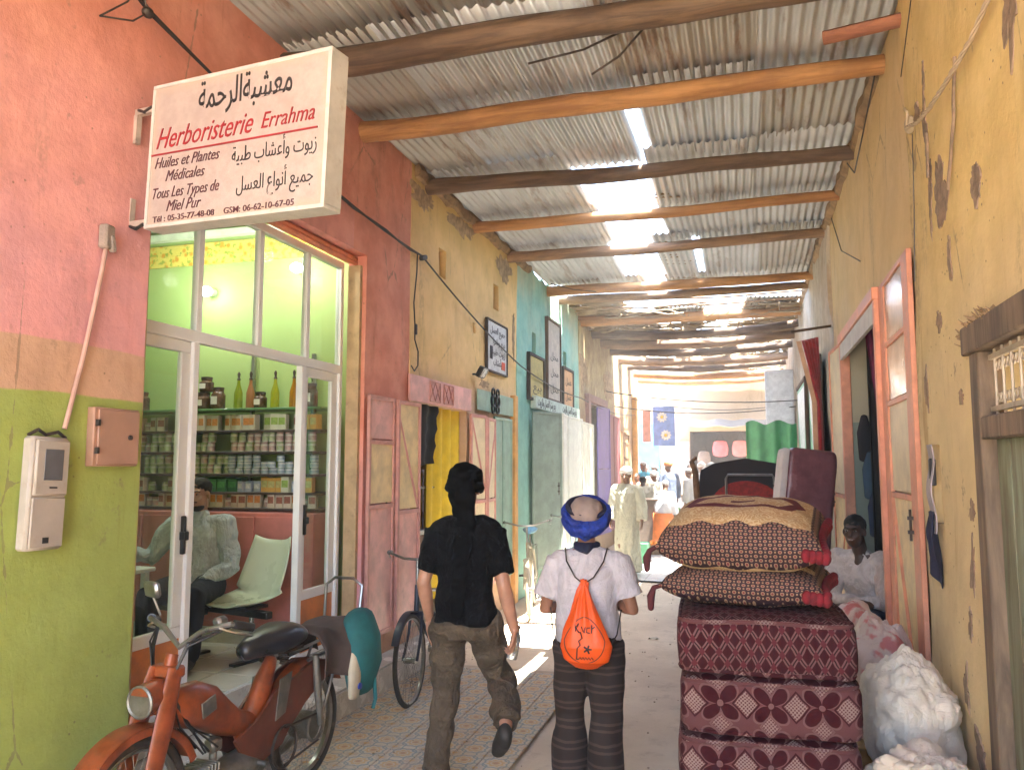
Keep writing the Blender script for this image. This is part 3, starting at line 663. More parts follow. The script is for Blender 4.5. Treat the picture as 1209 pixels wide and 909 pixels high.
# orange doors of the right doorway
OM = paint('door_orange', (.7, .3, .18), .45, var=.2, dirt=.25, kind='World'); GP = paint('door_pale_gloss', (.55, .42, .3), .22, .2, var=.2, kind='World')
d8 = thing('metal_door', 'tall orange framed metal door leaf folded back on the yellow wall nearest the seated man', 'door', (.9, 5.5, 0))
metal_leaf(d8, (.918, 6.1), radians(-90.3), 1.1, .05, 3.04, [(.05, 1.62, YM), (1.62, 2.22, CR), (2.22, 2.62, GP), (2.62, 3.04, GP)], OM, diag=(1.6, .1), lock=1, e=.19)
MB().b2((.86, 6.1, 2.96), (1.0, 8.4, 3.05), .005).b2((.87, 6.1, .05), (.96, 6.17, 2.96), .005).b2((.87, 8.33, .05), (.96, 8.4, 2.96), .005).build('door_frame', OM, d8)
MB().b2((.872, 6.15, 2.8), (.9, 8.35, 2.95)).build('transom_panel', paint('pale_panel', (.5, .48, .44), .5), d8)
d9 = thing('metal_door', 'narrow orange metal door leaf on the far side of the right doorway beside the red curtain', 'door', (.9, 9, 0))
metal_leaf(d9, (.9, 8.42), radians(93), .8, .05, 3.0, [(.05, 1.5, YM), (1.5, 3.0, CR)], OM, lock=-1, diag=(1.4, .2))
# green and white boards
d10 = thing('board_door', 'green door boards with white triangular panels behind the mattresses', 'door', (.85, 13, 0))
GB2 = paint('board_green', (.13, .42, .27), .5, dirt=.2, kind='World'); WB = paint('board_white', (.68, .7, .68), .5, dirt=.12, kind='World')
for y0, w in ((10.6, 1.9), (13.2, 2.1)):
    lf = MB().b2((.86, y0, .1), (.885, y0 + w, 3.1), .004).build('door_leaf', GB2, d10)
    MB().add([(.852, y0 + .08, 3.03), (.852, y0 + w - .08, 3.03), (.852, y0 + w * .42, .9), (.86, y0 + .08, 3.03), (.86, y0 + w - .08, 3.03), (.86, y0 + w * .42, .9)], [(0, 2, 1), (3, 4, 5), (0, 1, 4, 3), (1, 2, 5, 4), (2, 0, 3, 5)]).build('panel', WB, lf)
    MB().b2((.84, y0 - .06, .1), (.89, y0 - .005, 3.16), .004).b2((.84, y0 - .005, 3.105), (.89, y0 + w, 3.16), .004).build('door_frame', DARKW, d10)

# ---------------------------------------------------------------- far end of the alley
tan = plaster('tan_plaster', [(-5, (.52, .4, .28), (.45, .34, .22))], sa=.4, crack=.3)
fb = thing('market_building', 'tan building closing the far end of the alley with dark open stalls', 'building', (-1, 29.5, 0))
w = wallmesh(0, .3, -12, 9, .01, 4.2, [(-2.0, 2.2, -1, 2.95)], seed=11, sgn=-1); w.v = [(p[1], 29 + p[0], p[2] + (.9 if p[1] > -2.8 and p[2] > 4.1 else 0)) for p in w.v]; w.f = [f[::-1] for f in w.f]; w.build('wall', tan, fb)
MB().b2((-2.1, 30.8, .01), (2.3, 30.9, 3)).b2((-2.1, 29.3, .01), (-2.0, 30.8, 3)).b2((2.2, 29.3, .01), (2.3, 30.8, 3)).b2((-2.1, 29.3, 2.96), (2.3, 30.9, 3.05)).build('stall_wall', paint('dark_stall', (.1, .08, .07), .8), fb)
MB().b2((-4.0, 28.9, .02), (-3.05, 28.96, 3.25), .01).build('gate', paint('sky_blue_paint', (.06, .3, .5), .5, kind='World'), fb)
MB().b2((-3.0, 28.88, .02), (-2.0, 28.95, 2.6), .01).build('grey_shutter', GREY, fb)
for k in range(12): MB().b2((-2.98, 28.865, .1 + k * .2), (-2.02, 28.88, .12 + k * .2)).build('slat', GREY, fb)
side = MB().b2((-12, 22.0, .01), (-3.3, 22.2, 4.3)); side.build('side_wall', tan, bb)
side2 = MB().b2((1.2, 24.4, .01), (10, 24.6, 4.4)); side2.build('side_wall', tan, rb2)
# ---------------------------------------------------------------- roof of corrugated sheets on log beams
roof = thing('alley_roof', None, None, (-1, 10, 4.6), kind='structure'); roof.name = 'roof'
BE = [(.4, 4.62, LOG_D, .08), (1.9, 4.62, LOG_M, .08), (3.2, 4.62, LOG_D, .085), (4.67, 4.62, LOG_D, .09), (5.81, 4.62, LOG_L, .078), (7.21, 4.61, LOG_D, .072), (8.64, 4.6, LOG_L, .06), (10.0, 4.6, LOG_M, .068), (12.2, 4.6, LOG_L, .075), (13.0, 4.62, LOG_M, .07), (14.8, 4.58, LOG_L, .09)]
def log(y, z, r, seed, x0=-3.15, x1=1.1, y1=None, sag=.02):
    mb = MB(); n = 26; P = []; R = []
    for i in range(n + 1):
        t = i / n; x = lerp(x0, x1, t)
        P.append((x, lerp(y, y1 if y1 is not None else y, t) + .05 * nz((t * 3, seed, 0)), z - r - sag * sin(pi * t) + .03 * nz((t * 3, 0, seed)))); R.append(r * (1.12 - .25 * t) * (1 + .1 * nz((t * 14, seed, seed))))
    return mb.loft(P, R, n=12)
for i, (y, z, m, r) in enumerate(BE): log(y, z, r, i * 3.7 + 1, y1=y + (.0 if i != 5 else .2)).build('roof_beam', m, roof)
# far beams under the reed roof
FB = [15.9, 16.9, 18.1, 19.4, 20.8, 22.4, 24.2]
for i, y in enumerate(FB): log(y, 4.5 - .02 * i, .08 + .015 * (i % 2), 50 + i * 2.3, sag=.12, y1=y + random.uniform(-.3, .3)).build('roof_beam', (LOG_D, LOG_M)[i % 2] if y < 22 else LOG_L, roof)
# half log stub at the right wall, near beam
sb = MB().loft([(.5, 5.0, 4.37), (1.06, 4.88, 4.37)], [(.05, .04)], n=9); sb.build('roof_beam', wood('red_stub', (.36, .15, .08), (.18, .07, .04), 1, (.1, 1, 1)), roof)
def corr(w, l, waves, amp=.014):
    mb = MB(); nu = waves * 6
    return mb.sheet(lambda u, v: (-w / 2 + w * u, -l / 2 + l * v, amp * cos(u * waves * 2 * pi) - .01 * sin(pi * v)), nu, 3, .0015)
def sheet_row(y0, y1, xs, zs=4.645, mats=(0,), skip=(), tilt=.0):
    for k in range(len(xs) - 1):
        if k in skip: continue
        a, b = xs[k], xs[k + 1]; w = b - a + .05; wv = max(2, round(w / .076)); key = (round(w, 2), round(y1 - y0, 2))
        if key not in _SH: _SH[key] = corr(w, y1 - y0, wv)
        m = mats[k % len(mats)]
        me = _SH[key].mesh('corrugated_sheet', ZINC[m], smooth=True)
        piece('corrugated_sheet', me, roof, ((a + b) / 2, (y0 + y1) / 2, zs + .014 * (k % 2) + random.uniform(0, .006)), (random.uniform(-.004, .004) + tilt, random.uniform(-.008, .008), random.uniform(-.022, .022) if y0 > 5 else random.uniform(-.008, .008)))
_SH = {}
sheet_row(-1.2, .45, [-3.1, -2.2, -1.3, -.4, .5, 1.25], mats=(1, 0, 1), zs=4.67)
sheet_row(.3, 1.9, [-3.1, -2.2, -1.3, -.4, .5, 1.25], mats=(1, 0, 1), zs=4.67)
sheet_row(1.7, 2.85, [-3.1, -2.3, -1.5, -.6, .3, 1.25], mats=(1, 1, 0), zs=4.65)
sheet_row(2.6, 5.05, [-3.1, -2.35, -1.52, -.7, .12, 1.0], mats=(1, 1, 1, 0, 0), zs=4.66)
sheet_row(4.55, 6.0, [-3.1, -2.33, -1.52, -.86, .14, .94], mats=(1, 0, 0, 1, 0), zs=4.65)
sheet_row(5.72, 7.45, [-3.15, -2.36, -1.64, -.92], mats=(1, 0, 0), zs=4.665); sheet_row(5.72, 7.45, [-.76, .16, 1.0], mats=(0, 1), zs=4.66)
sheet_row(7.1, 8.8, [-3.15, -2.4, -1.62], mats=(0, 0), zs=4.65); sheet_row(7.1, 8.8, [-.85, .1, 1.0], mats=(0, 0), zs=4.65)
sheet_row(8.55, 10.2, [-3.15, -2.35, -1.6], mats=(0, 0), zs=4.66); sheet_row(8.55, 10.2, [-.88, .12, 1.0], mats=(0, 0), zs=4.66)
sheet_row(9.9, 12.35, [-2.98, -2.35, -1.75], mats=(0, 0), zs=4.65); sheet_row(9.9, 12.35, [-1.1, -.66], mats=(0,), zs=4.65); sheet_row(9.9, 12.35, [-.52, .2, 1.05], mats=(0, 1), zs=4.65)
sheet_row(12.1, 13.2, [-2.8, -2.2, -1.5], mats=(1, 0), zs=4.66); sheet_row(12.1, 13.15, [-1.15, -.4, .35, 1.05], mats=(1, 0, 1), zs=4.67)
# canes and bits across the gap, twigs below beam
bits = MB(); rnd = random.Random(3)
for k in range(30):
    y = rnd.uniform(7.6, 13); x = rnd.uniform(-1.55, -1.15)
    bits.tube([(x, y, 4.67), (x + rnd.uniform(.25, .6), y + rnd.uniform(-.1, .1), 4.65)], rnd.uniform(.004, .011), 4)
tag(bits.build('cane', CANE, roof), kind='stuff')
tw = MB()
for x0, y0, x1, y1, z in ((-.55, 4.9, -.95, 5.15, 4.47), (-.6, 4.95, -1.35, 4.98, 4.52), (-2.9, 12.0, -2.2, 12.1, 4.5)): tw.tube([(x0, y0, z + .1), ((x0 + x1) / 2, (y0 + y1) / 2 + .03, z), (x1, y1, z - .05)], .008, 5)
tw.build('twig', IRON, roof)
# reed and brush roof in the far half: mats of sticks with holes
rnd = random.Random(11); st = MB()
for k in range(1150):
    y = rnd.uniform(14.3, 24.6); x = rnd.uniform(-2.9, 1.1)
    if y > 22.2 and x < -1.3: continue
    if nz((x * 1.0, y * 1.4, 5), 1.0) > .08 and rnd.random() < .85: continue
    l = rnd.uniform(.35, 1.1); a = rnd.gauss(0, .22) + (0 if rnd.random() < .7 else pi / 2 + rnd.gauss(0, .3))
    p = Vector((x, y, 4.5 + rnd.uniform(-.05, .1) - (y - 15) * .006)); d = Vector((cos(a), sin(a), rnd.gauss(0, .05))) * l / 2
    c = p + Vector((0, 0, -.04 * rnd.random()))
    st.loft([p - d, c, p + d], [rnd.uniform(.006, .018)], n=4)
for k in range(150):
    y = rnd.uniform(14.4, 23.6); x = rnd.uniform(-2.9, 1.0)
    if nz((x * 1.0, y * 1.4, 5), 1.0) > .0 or (y > 22 and x < -1.3): continue
    st.box((x, y, 4.56), (rnd.uniform(.4, 1.1), rnd.uniform(.25, .55), .02), (rnd.gauss(0, .05), rnd.gauss(0, .05), rnd.gauss(0, .2)))
for k in range(420):
    y = rnd.uniform(13.2, 18.4); x = rnd.uniform(-3.15, -2.15); st.box((x, y, 4.58 + rnd.uniform(0, .05)), (rnd.uniform(.2, .7), rnd.uniform(.05, .2), .012), (rnd.gauss(0, .06), rnd.gauss(0, .06), rnd.gauss(0, .5)))
tag(st.build('brushwood', CANE, roof), kind='stuff')
# boards and bent bits at the mouth of the reed roof
for y, x0, x1, z in ((13.75, -2.4, -.6, 4.52), (13.5, -1.6, .9, 4.58), (14.2, -2.0, 1.0, 4.6)): MB().loft([(x0, y, z), ((x0 + x1) / 2, y + .05, z - .03), (x1, y + .1, z + .02)], [(.03, .02)], n=6).build('pole', LOG_M, roof)
me = corr(.9, 1.5, 12).mesh('corrugated_sheet', ZINC[1], smooth=True)
for x, y, z, rx, ry in ((-.2, 25.2, 4.45, .12, .1), (.6, 25.0, 4.5, .1, -.2), (-1.2, 15.2, 4.62, .02, .03), (.4, 14.9, 4.62, -.03, .02), (.5, 16.6, 4.6, .02, -.03), (-2.2, 16.9, 4.6, .02, -.03), (-.6, 18.3, 4.58, .02, -.03)): piece('corrugated_sheet', me, roof, (x, y, z), (rx, ry, .1))
fme = corr(.9, 2.3, 12).mesh('corrugated_sheet', ZINC[1], smooth=True)
for j in range(2):
    for i in range(5): piece('corrugated_sheet', fme, roof, (-1.25 + i * .86, 25.6 + j * 2.2, 4.86 - .02 * (i % 2) + .03 * j), (0, random.uniform(-.03, .03), random.uniform(-.02, .02)))
for y in (25.0, 27.6): log(y, 4.83, .07, y, x0=-1.9, x1=3.0).build('roof_beam', LOG_L, roof)
# mud edging where the roof meets the walls, as lumps along the top of walls
for (x, y0, y1, m, nm, par) in ((-3.0, 6.9, 11.0, MUD, 'wall_edging', roof), (.97, 6.0, 24, MUD, 'wall_edging', roof)):
    n = int((y1 - y0) / .12); P = [(x + .02 * nz((i, 1, 0), .7), y0 + (y1 - y0) * i / n, 4.6 + .04 * nz((i, 0, 4), .6)) for i in range(n + 1)]
    MB().loft(P, [(.07 * (1 + .5 * nz((i, 2, 8), .8)), .08) for i in range(n + 1)], n=7).build(nm, m, par)
# ---------------------------------------------------------------- projecting shop sign
def localthing(name, label, cat, loc, rot=(0, 0, 0), group=None):
    o = thing(name, label, cat, loc, rot if isinstance(rot, tuple) else (0, 0, rot), group, local=True); return o
sg = localthing('shop_sign', 'white box sign with red and black lettering hung out over the alley', 'sign', (-2.865, 3.235, 2.965), (0, radians(2.2), radians(-9)))
SW, SH_, SD = 1.12, .735, .12
g = G('sign_face_white'); v, x, y, z = g.xyz('Object'); n = g.noise(v, 3, 6, .7); m_ = g.noise(v, 14, 5, .7)
edge = g.step(g.mn(g.mn(x, SW - x), g.mn(z, SH_ - z)) + (m_ - .5) * .1, .0, .07)
SF = g.fin(g.mix(edge, (.45, .36, .28), g.mix(g.step(n * .5 + m_ * .5, .38, .66), (.36, .3, .27), (.44, .38, .345))), .4, 0.0, n, .002, .1)
MB().b2((.012, .004, .012), (SW - .012, SD - .004, SH_ - .012)).build('sign_face', SF, sg)
f = MB(); e = .02
f.b2((0, 0, 0), (SW, SD, e), .003).b2((0, 0, SH_ - e), (SW, SD, SH_), .003).b2((0, .001, e), (e, SD - .001, SH_ - e)).b2((SW - e, .001, e), (SW, SD - .001, SH_ - e)).b2((SW - .006, .012, e), (SW - .001, SD - .012, SH_ - e))
f.build('sign_frame', paint('sign_frame_white', (.54, .52, .48), .4, var=.15, dirt=.4, dc=(.3, .2, .12)), sg)
def st(nm, t, x, z, h, mt, sh=.0, bo=0.0, w=None, al='LEFT'): writing(nm, t, h, mt, sg, Matrix.Translation((x, .0015, z)) @ Matrix.Rotation(pi / 2, 4, 'X'), sh, bo, w, al)
st('lettering', arabic('معشبةالرحمة'), .9, .565, .185, INKB, bo=.001, w=.58, al='RIGHT')
st('lettering', 'Herboristerie', .05, .4, .15, INKR, .4, .0, .63); st('lettering', 'Errahma', .73, .41, .11, INKR, .3, .0, .31)
MB().b2((.02, -.001, .366), (1.06, .003, .374)).build('underline', INKR, sg)
BR = paint('brown_ink', (.09, .03, .04), .5, bump=0)
st('lettering', 'Huiles et Plantes', .05, .3, .078, BR, .35, .0, .43); st('lettering', 'Médicales', .13, .228, .078, BR, .35, .0, .26)
st('lettering', 'Tous Les Types de', .05, .145, .078, BR, .35, .0, .44); st('lettering', 'Miel Pur', .15, .075, .078, BR, .35, .0, .23)
st('lettering', arabic('زيوت وأعشاب طبية'), 1.06, .27, .1, INKB, bo=-.0006, w=.5, al='RIGHT'); st('lettering', arabic('جميع أنواع العسل'), 1.05, .125, .1, INKB, bo=-.0006, w=.45, al='RIGHT')
st('lettering', 'Tél : 05-35-77-48-08', .06, .026, .042, BR, 0, .0004, .41); st('lettering', 'GSM: 06-62-10-67-05', .53, .026, .042, BR, 0, .0004, .42)
for z in (.03, .62): bk = MB().b2((-.16, .03, z), (0, .06, z + .03)); bk.b2((-.165, .03, z - (.0 if z < .1 else .15)), (-.14, .06, z + (.15 if z < .1 else .0))); bk.build('bracket', paint('bracket_paint', (.45, .36, .3), .6, dirt=.6), sg)
WIRE = paint('black_cable', (.02, .018, .018), .5)
for z in (.645, .035): MB().tube([(-.14, .035, z), (-.09, .03, z - .02), (-.04, .03, z), (.0, .04, z - .01)], .009, 6).build('cable', WIRE, sg)

# ---------------------------------------------------------------- cables and fittings on the walls
cab = MB()
def sag(a, b, s, n=10): return [tuple(lerp(a[k], b[k], i / n) - (s * 4 * (i / n) * (1 - i / n) if k == 2 else 0) for k in range(3)) for i in range(n + 1)]
A = [(-2.97, 2.9, 4.35), (-2.95, 3.3, 4.15), (-2.93, 4.2, 3.98)] + sag((-2.93, 4.2, 3.98), (-2.95, 7.0, 3.78), .06)[1:]
for o_ in (0, .012): cab.tube([(p[0] + o_ * sin(i * 1.5), p[1], p[2] + o_ * cos(i * 1.5)) for i, p in enumerate(A)], .009, 6)
cab.tube(sag((-2.95, 7.0, 3.78), (-2.93, 10.4, 3.12), .05) + sag((-2.93, 10.4, 3.12), (-2.92, 14.4, 3.0), .06)[1:] + sag((-2.92, 14.4, 3.0), (-2.9, 21.5, 3.1), .1)[1:], .009, 5)
tag(cab.build('wall_cable', WIRE), 'black twisted cable running along the left walls past the sign', 'cable')
c2 = thing('hanging_cable', 'looped black cable hanging down the seam of pink and ochre walls', 'cable', (-2.95, 6.88, 2.7))
MB().tube([(-2.96, 6.9, 3.78), (-2.955, 6.88, 3.6), (-2.96, 6.83, 3.3), (-2.96, 6.86, 3.1), (-2.955, 6.85, 2.95), (-2.95, 6.92, 2.85), (-2.955, 6.93, 2.72), (-2.96, 6.86, 2.66), (-2.96, 6.79, 2.7)], .007, 6).build('wire', WIRE, c2)
MB().box((-2.95, 6.86, 3.05), (.025, .03, .1), None, .006).build('connector', WIRE, c2); MB().box((-2.95, 7.02, 3.77), (.04, .14, .05), (.3, 0, 0), .012).build('splice', WIRE, c2)
c3 = thing('insulator', 'wire hook with two dark insulators high on the salmon wall', 'insulator', (-2.95, 3.2, 4.1))
MB().ell((-2.92, 3.2, 4.26), (.035, .04, .035)).build('insulator_knob', IRON, c3); MB().ell((-2.92, 3.26, 4.12), (.028, .034, .028)).build('insulator_knob', IRON, c3)
MB().tube([(-2.99, 3.02, 3.98), (-2.92, 3.12, 4.1), (-2.92, 3.2, 4.26)], .005, 5).tube([(-2.99, 3.02, 3.98), (-2.92, 3.16, 4.02), (-2.92, 3.26, 4.12), (-2.92, 3.2, 4.26)], .005, 5).build('wire', IRON, c3)
cd = MB().tube([(-2.975, 3.12, 2.86), (-2.98, 3.1, 2.7), (-2.98, 3.02, 2.3), (-2.975, 2.93, 1.96)], .011, 8)
tag(cd.build('conduit', paint('pink_conduit', (.5, .3, .24), .6)), 'thin painted conduit rising from the electricity meter box', 'conduit')
jb = MB().box((-2.975, 3.12, 2.9), (.05, .07, .12), (0, 0, .1), .01).box((-2.96, 3.14, 2.87), (.03, .03, .08), (.2, 0, 0), .006)
tag(jb.build('junction_box', paint('mortar', (.3, .24, .2), .9, dirt=.6, bump=.8, bsc=60, bd=.006)), 'mortared junction box on the salmon wall below the sign bracket', 'junction box')
mtr = localthing('meter_box', 'dirty white electricity meter box with a small window on the green wall', 'meter box', (-3.0, 2.82, 1.43), (radians(-1.5), 0, 0))
MP = paint('meter_plastic', (.42, .37, .32), .45, var=.12, sc=5, dirt=.35, dc=(.3, .2, .12))
MB().b2((.0, -.1, 0), (.06, .1, .49), .012).build('case', MP, mtr)
cv = MB().b2((.058, -.085, .235), (.075, .09, .475), .006).build('cover', MP, mtr)
MB().b2((.074, -.045, .3), (.078, .055, .435), .002).build('window', paint('meter_window', (.12, .12, .13), .12, bump=0), cv)
MB().b2((.058, -.085, .01), (.068, .09, .225), .005).build('door', MP, mtr); MB().b2((.067, -.02, .03), (.0695, .012, .055)).b2((.074, -.01, .265), (.0775, .03, .272)).build('label_plate', INKB, mtr)
MB().tube([(.02, -.09, .495), (.03, -.05, .52), (.02, 0, .5), (.035, .05, .515), (.03, .1, .49)], .008, 5).build('wire', IRON, mtr)
pn = thing('wall_cupboard', 'flat salmon metal cupboard on the green wall by the shop front', 'cupboard', (-2.98, 3.22, 1.78))
PS = paint('panel_salmon', (.42, .24, .17), .5, var=.1, dirt=.12)
MB().b2((-3.0, 3.08, 1.79), (-2.955, 3.37, 2.07), .004).build('case', PS, pn); dr = MB().b2((-2.955, 3.1, 1.8), (-2.945, 3.365, 2.06), .003).build('door', PS, pn)
MB().cyl((-2.946, 3.3, 1.93), (-2.935, 3.3, 1.93), .012, n=10).build('lock', IRON, dr); MB().b2((-2.952, 3.085, 1.85), (-2.935, 3.1, 1.88)).build('hinge', IRON, pn); MB().b2((-2.952, 3.085, 1.98), (-2.935, 3.1, 2.01)).build('hinge', IRON, pn)
fl_ = localthing('flood_lamp', 'small black flood lamp fixed on the ochre wall', 'lamp', (-2.99, 8.62, 2.84))
MB().box((.1, 0, 0), (.06, .18, .13), (0, .5, 0), .01).build('housing', BLACK, fl_); MB().box((.13, 0, -.012), (.01, .15, .1), (0, .5, 0)).build('lens', STEEL, fl_); MB().box((.04, 0, -.02), (.1, .03, .02)).build('arm', BLACK, fl_)
nb = localthing('notice_board', 'framed white notice board with rows of writing and a red blot on the ochre wall', 'notice board', (-2.985, 9.44, 2.93))
MB().b2((0, -.4, 0), (.02, .4, .6), .003).build('board', paint('board_grey_white', (.6, .62, .6), .5, dirt=.15), nb)
f = MB().b2((.0, -.42, -.02), (.035, .42, .0)).b2((.0, -.42, .6), (.035, .42, .62)).b2((.0, -.42, 0), (.035, -.4, .6)).b2((.0, .4, 0), (.035, .42, .6)); f.build('frame', IRON, nb)
NM = Matrix(((0, 0, 1, .021), (1, 0, 0, 0), (0, 1, 0, 0), (0, 0, 0, 1)))
for k, (t, w) in enumerate((('جميع العسل', .6), ('بيع وشراء', .5), ('زيوت طبية', .55), ('وأعشاب', .35))): writing('writing', arabic(t.replace('ء', '')), .11, INKB, nb, Matrix.Translation((0, .33 if k != 3 else .2, .47 - k * .13)) @ NM, 0, .001, w, 'RIGHT')
MB().box((.024, .25, .1), (.004, .14, .1)).build('red_blot', paint('red_print', (.6, .1, .04), bump=0), nb)
MB().box((.024, -.25, .22), (.004, .1, .16)).build('emblem', INKB, nb)
gs_ = localthing('door_sign', 'small green sign with a black ornate emblem over the sea green door', 'sign', (-2.97, 9.4, 2.42))
MB().b2((0, -.72, 0), (.015, .72, .24), .003).build('board', TG, gs_)
em = MB()
for s in (-1, 1): em.torus((.03, -.1 + s * .09, .14), .065, .014, 'x', 14, 5); em.torus((.03, -.1 + s * .09, .04), .05, .012, 'x', 12, 5); em.torus((.03, -.1 + s * .09, .24), .05, .012, 'x', 12, 5)
em.build('emblem', BLACK, gs_)
for nm, y, z0, z1, w, m, txt, lb in (('white_board', 12.45, 2.82, 4.05, .85, paint('board_pale', (.52, .46, .38), .6, dirt=.4), 'محل', 'tall pale framed board on the turquoise wall'), ('yellow_board', 11.35, 2.75, 3.35, .8, paint('board_yellow_green', (.5, .42, .16), .6, dirt=.4), 'بيع', 'faded yellow board left of the tall pale board'), ('orange_board', 13.5, 2.78, 3.4, .75, paint('board_orange', (.55, .32, .16), .6, dirt=.4), 'عسل', 'faded orange board right of the tall pale board')):
    t = thing('notice_board', lb, 'notice board', (-2.96, y, z0))
    MB().b2((-2.985, y - w / 2, z0), (-2.96, y + w / 2, z1), .003).build('board', m, t)
    MB().b2((-2.99, y - w / 2 - .04, z1), (-2.94, y + w / 2 + .04, z1 + .04)).b2((-2.99, y - w / 2 - .04, z0 - .04), (-2.94, y + w / 2 + .04, z0)).b2((-2.99, y - w / 2 - .04, z0), (-2.94, y - w / 2, z1)).b2((-2.99, y + w / 2, z0), (-2.94, y + w / 2 + .04, z1)).build('frame', IRON if w < .84 else DARKW, t)
    for k in range(3): writing('writing', arabic(txt), .16, INKB, t, Matrix(((0, 0, 1, -2.959), (1, 0, 0, y + w * .35), (0, 1, 0, z0 + .12 + k * .26), (0, 0, 0, 1))), 0, .0, w * .6, 'RIGHT') if z0 + .35 + k * .26 < z1 else None
ws = thing('door_sign', 'white painted signboard with black writing above the accordion doors', 'sign', (-2.9, 12.6, 2.58))
MB().b2((-2.985, 11.1, 2.6), (-2.9, 14.2, 2.78), .004).build('board', paint('sign_white_green', (.5, .6, .52), .6, dirt=.3), ws)
for y in (12.3, 13.9): writing('writing', arabic('بيع وشراء العسل والزيوت'.replace('ء', '')), .16, INKB, ws, Matrix(((0, 0, 1, -2.899), (1, 0, 0, y), (0, 1, 0, 2.65), (0, 0, 0, 1))), 0, .002, 1.1, 'RIGHT')

# rope on the right wall
rp = MB(); R0 = [(.91, 4.72, 3.66), (.86, 4.6, 3.6), (.85, 4.3, 3.5), (.85, 4.0, 3.45), (.86, 3.7, 3.44), (.88, 3.4, 3.46), (.88, 3.0, 3.5)]
P = []
for i in range(len(R0) - 1):
    for k in range(12): P.append(Vector(R0[i]).lerp(Vector(R0[i + 1]), k / 12))
for ph in (0, 2.1, 4.2): rp.tube([p + Vector((cos(i * .8 + ph), 0, sin(i * .8 + ph))) * .006 for i, p in enumerate(P)], .006, 5)
rp.ell((.9, 4.72, 3.66), (.03, .05, .05)); rp.tube([(.9, 4.72, 3.7), (.87, 4.68, 3.74), (.87, 4.62, 3.7), (.88, 4.7, 3.63)], .007, 5)
tag(rp.build('rope', paint('pale_rope', (.5, .4, .28), .9)), 'pale twisted rope tied to a hole in the yellow wall', 'rope')
for P_w, r_w, lb in (([(.93, 6.0, 4.55), (.9, 6.5, 4.3), (.9, 7.0, 4.2), (.92, 7.6, 4.5)], .006, 'drooping loop of wire near the roof on the right wall'), ([(.905, 4.7, 3.6), (.9, 4.72, 3.2), (.9, 4.8, 2.8)], .003, 'thin wire hanging straight down from the rope hole'), ([(.94, 9.3, 4.5), (.93, 8.4, 3.9), (.94, 7.2, 3.5)], .005, 'slack wire running down the pale yellow wall above the doorway'), ([(.89, 4.85, 4.0), (.885, 4.3, 4.35), (.885, 3.9, 4.5)], .003, 'thin wire rising towards the dark hole in the yellow wall')): tag(MB().tube(P_w, r_w, 5).build('loose_wire', WIRE), lb, 'wire')
hc = thing('hanging_cloth', 'grey strap with dark blue rags hanging from a slot in the yellow wall', 'cloth', (.9, 4.6, 1.1))
RAG = paint('navy_rag', (.02, .022, .05), .9, var=.3); STR = paint('grey_strap', (.35, .31, .33), .8, var=.3)
MB().sheet(lambda u, v: (.9 + .01 * sin(v * 9) - .012, lerp(4.55, 4.66, u), lerp(1.9, 1.45, v)), 3, 14, .006).build('strap', STR, hc)
MB().box((.9, 4.6, 1.76), (.03, .04, .14), None, .006).build('peg', BLACK, hc)
MB().sheet(lambda u, v: (.893 - .02 * sin(u * 6 + v * 4), lerp(4.57, 4.7, u) + .03 * sin(v * 7) * v - .03 * v, lerp(1.56, 1.18 + .1 * u, v)), 8, 16, .006).build('rag', RAG, hc)

# ---------------------------------------------------------------- herb shop contents
shv = thing('wall_shelves', 'dark shelves covering the far green wall of the herb shop', 'shelves', (-4.5, 6, 1.4))
SHM = paint('shelf_dark', (.07, .05, .04), .35, var=.2); SHG = paint('shelf_glass', (.12, .25, .1), .15, bump=0)
LV = [2.27, 2.085, 1.905, 1.72, 1.57, 1.44]
for i, z in enumerate(LV): MB().b2((-6.0, 5.84, z - .02), (-3.34, 6.15, z), .003).build('shelf', SHG if i == 0 else SHM, shv)
for k in range(5): MB().b2((-6.0 + k * .6, 6.125, 1.42), (-5.97 + k * .6, 6.155, 2.75)).build('upright', STEEL, shv)
cp = MB().b2((-6.0, 5.7, .38), (-3.3, 6.12, 1.41), .004); cup = thing('shop_cupboard', 'long pink cupboard under the herb shelves', 'cupboard', (-4.6, 5.9, .38)); cp.build('body', PINKP, cup)
for k in range(5): MB().b2((-5.97 + k * .54, 5.68, .55), (-5.45 + k * .54, 5.7, 1.38), .004).build('door', PINKP, cup)
MB().b2((-6.0, 5.67, .38), (-3.3, 5.7, .5)).build('plinth', paint('plinth_cream', (.55, .53, .45), .4), cup)
rnd = random.Random(5)
def product(nm, kind, cA, cB, w, h, d=.07):
    a, b = paint(nm + '_body', cA, .4, var=.1, bump=0), paint(nm + '_label', cB, .5, var=.25, sc=40, bump=0); mb = MB()
    if kind == 'box': mb.box((0, 0, h / 2), (w, d, h), None, .002); mb.cur = 1; mb.box((0, -d / 2 - .001, h * .55), (w * .8, .002, h * .45))
    elif kind == 'jar':
        mb.lathe([(w * .45, 0), (w * .48, .004), (w * .48, h * .75), (w * .4, h * .8)], n=12); mb.cur = 1; mb.lathe([(w * .43, h * .8), (w * .43, h)], n=12); mb.lathe([(w * .485, h * .15), (w * .485, h * .6)], n=12)
    else: mb.lathe([(w * .42, 0), (w * .48, h * .04), (w * .47, h * .5), (w * .2, h * .72), (w * .14, h * .9), (w * .16, h * .91)], n=12); mb.cur = 1; mb.lathe([(w * .15, h * .91), (w * .17, h * .93), (w * .13, h)], n=10)
    return mb.mesh(nm, [a, b], smooth='auto')
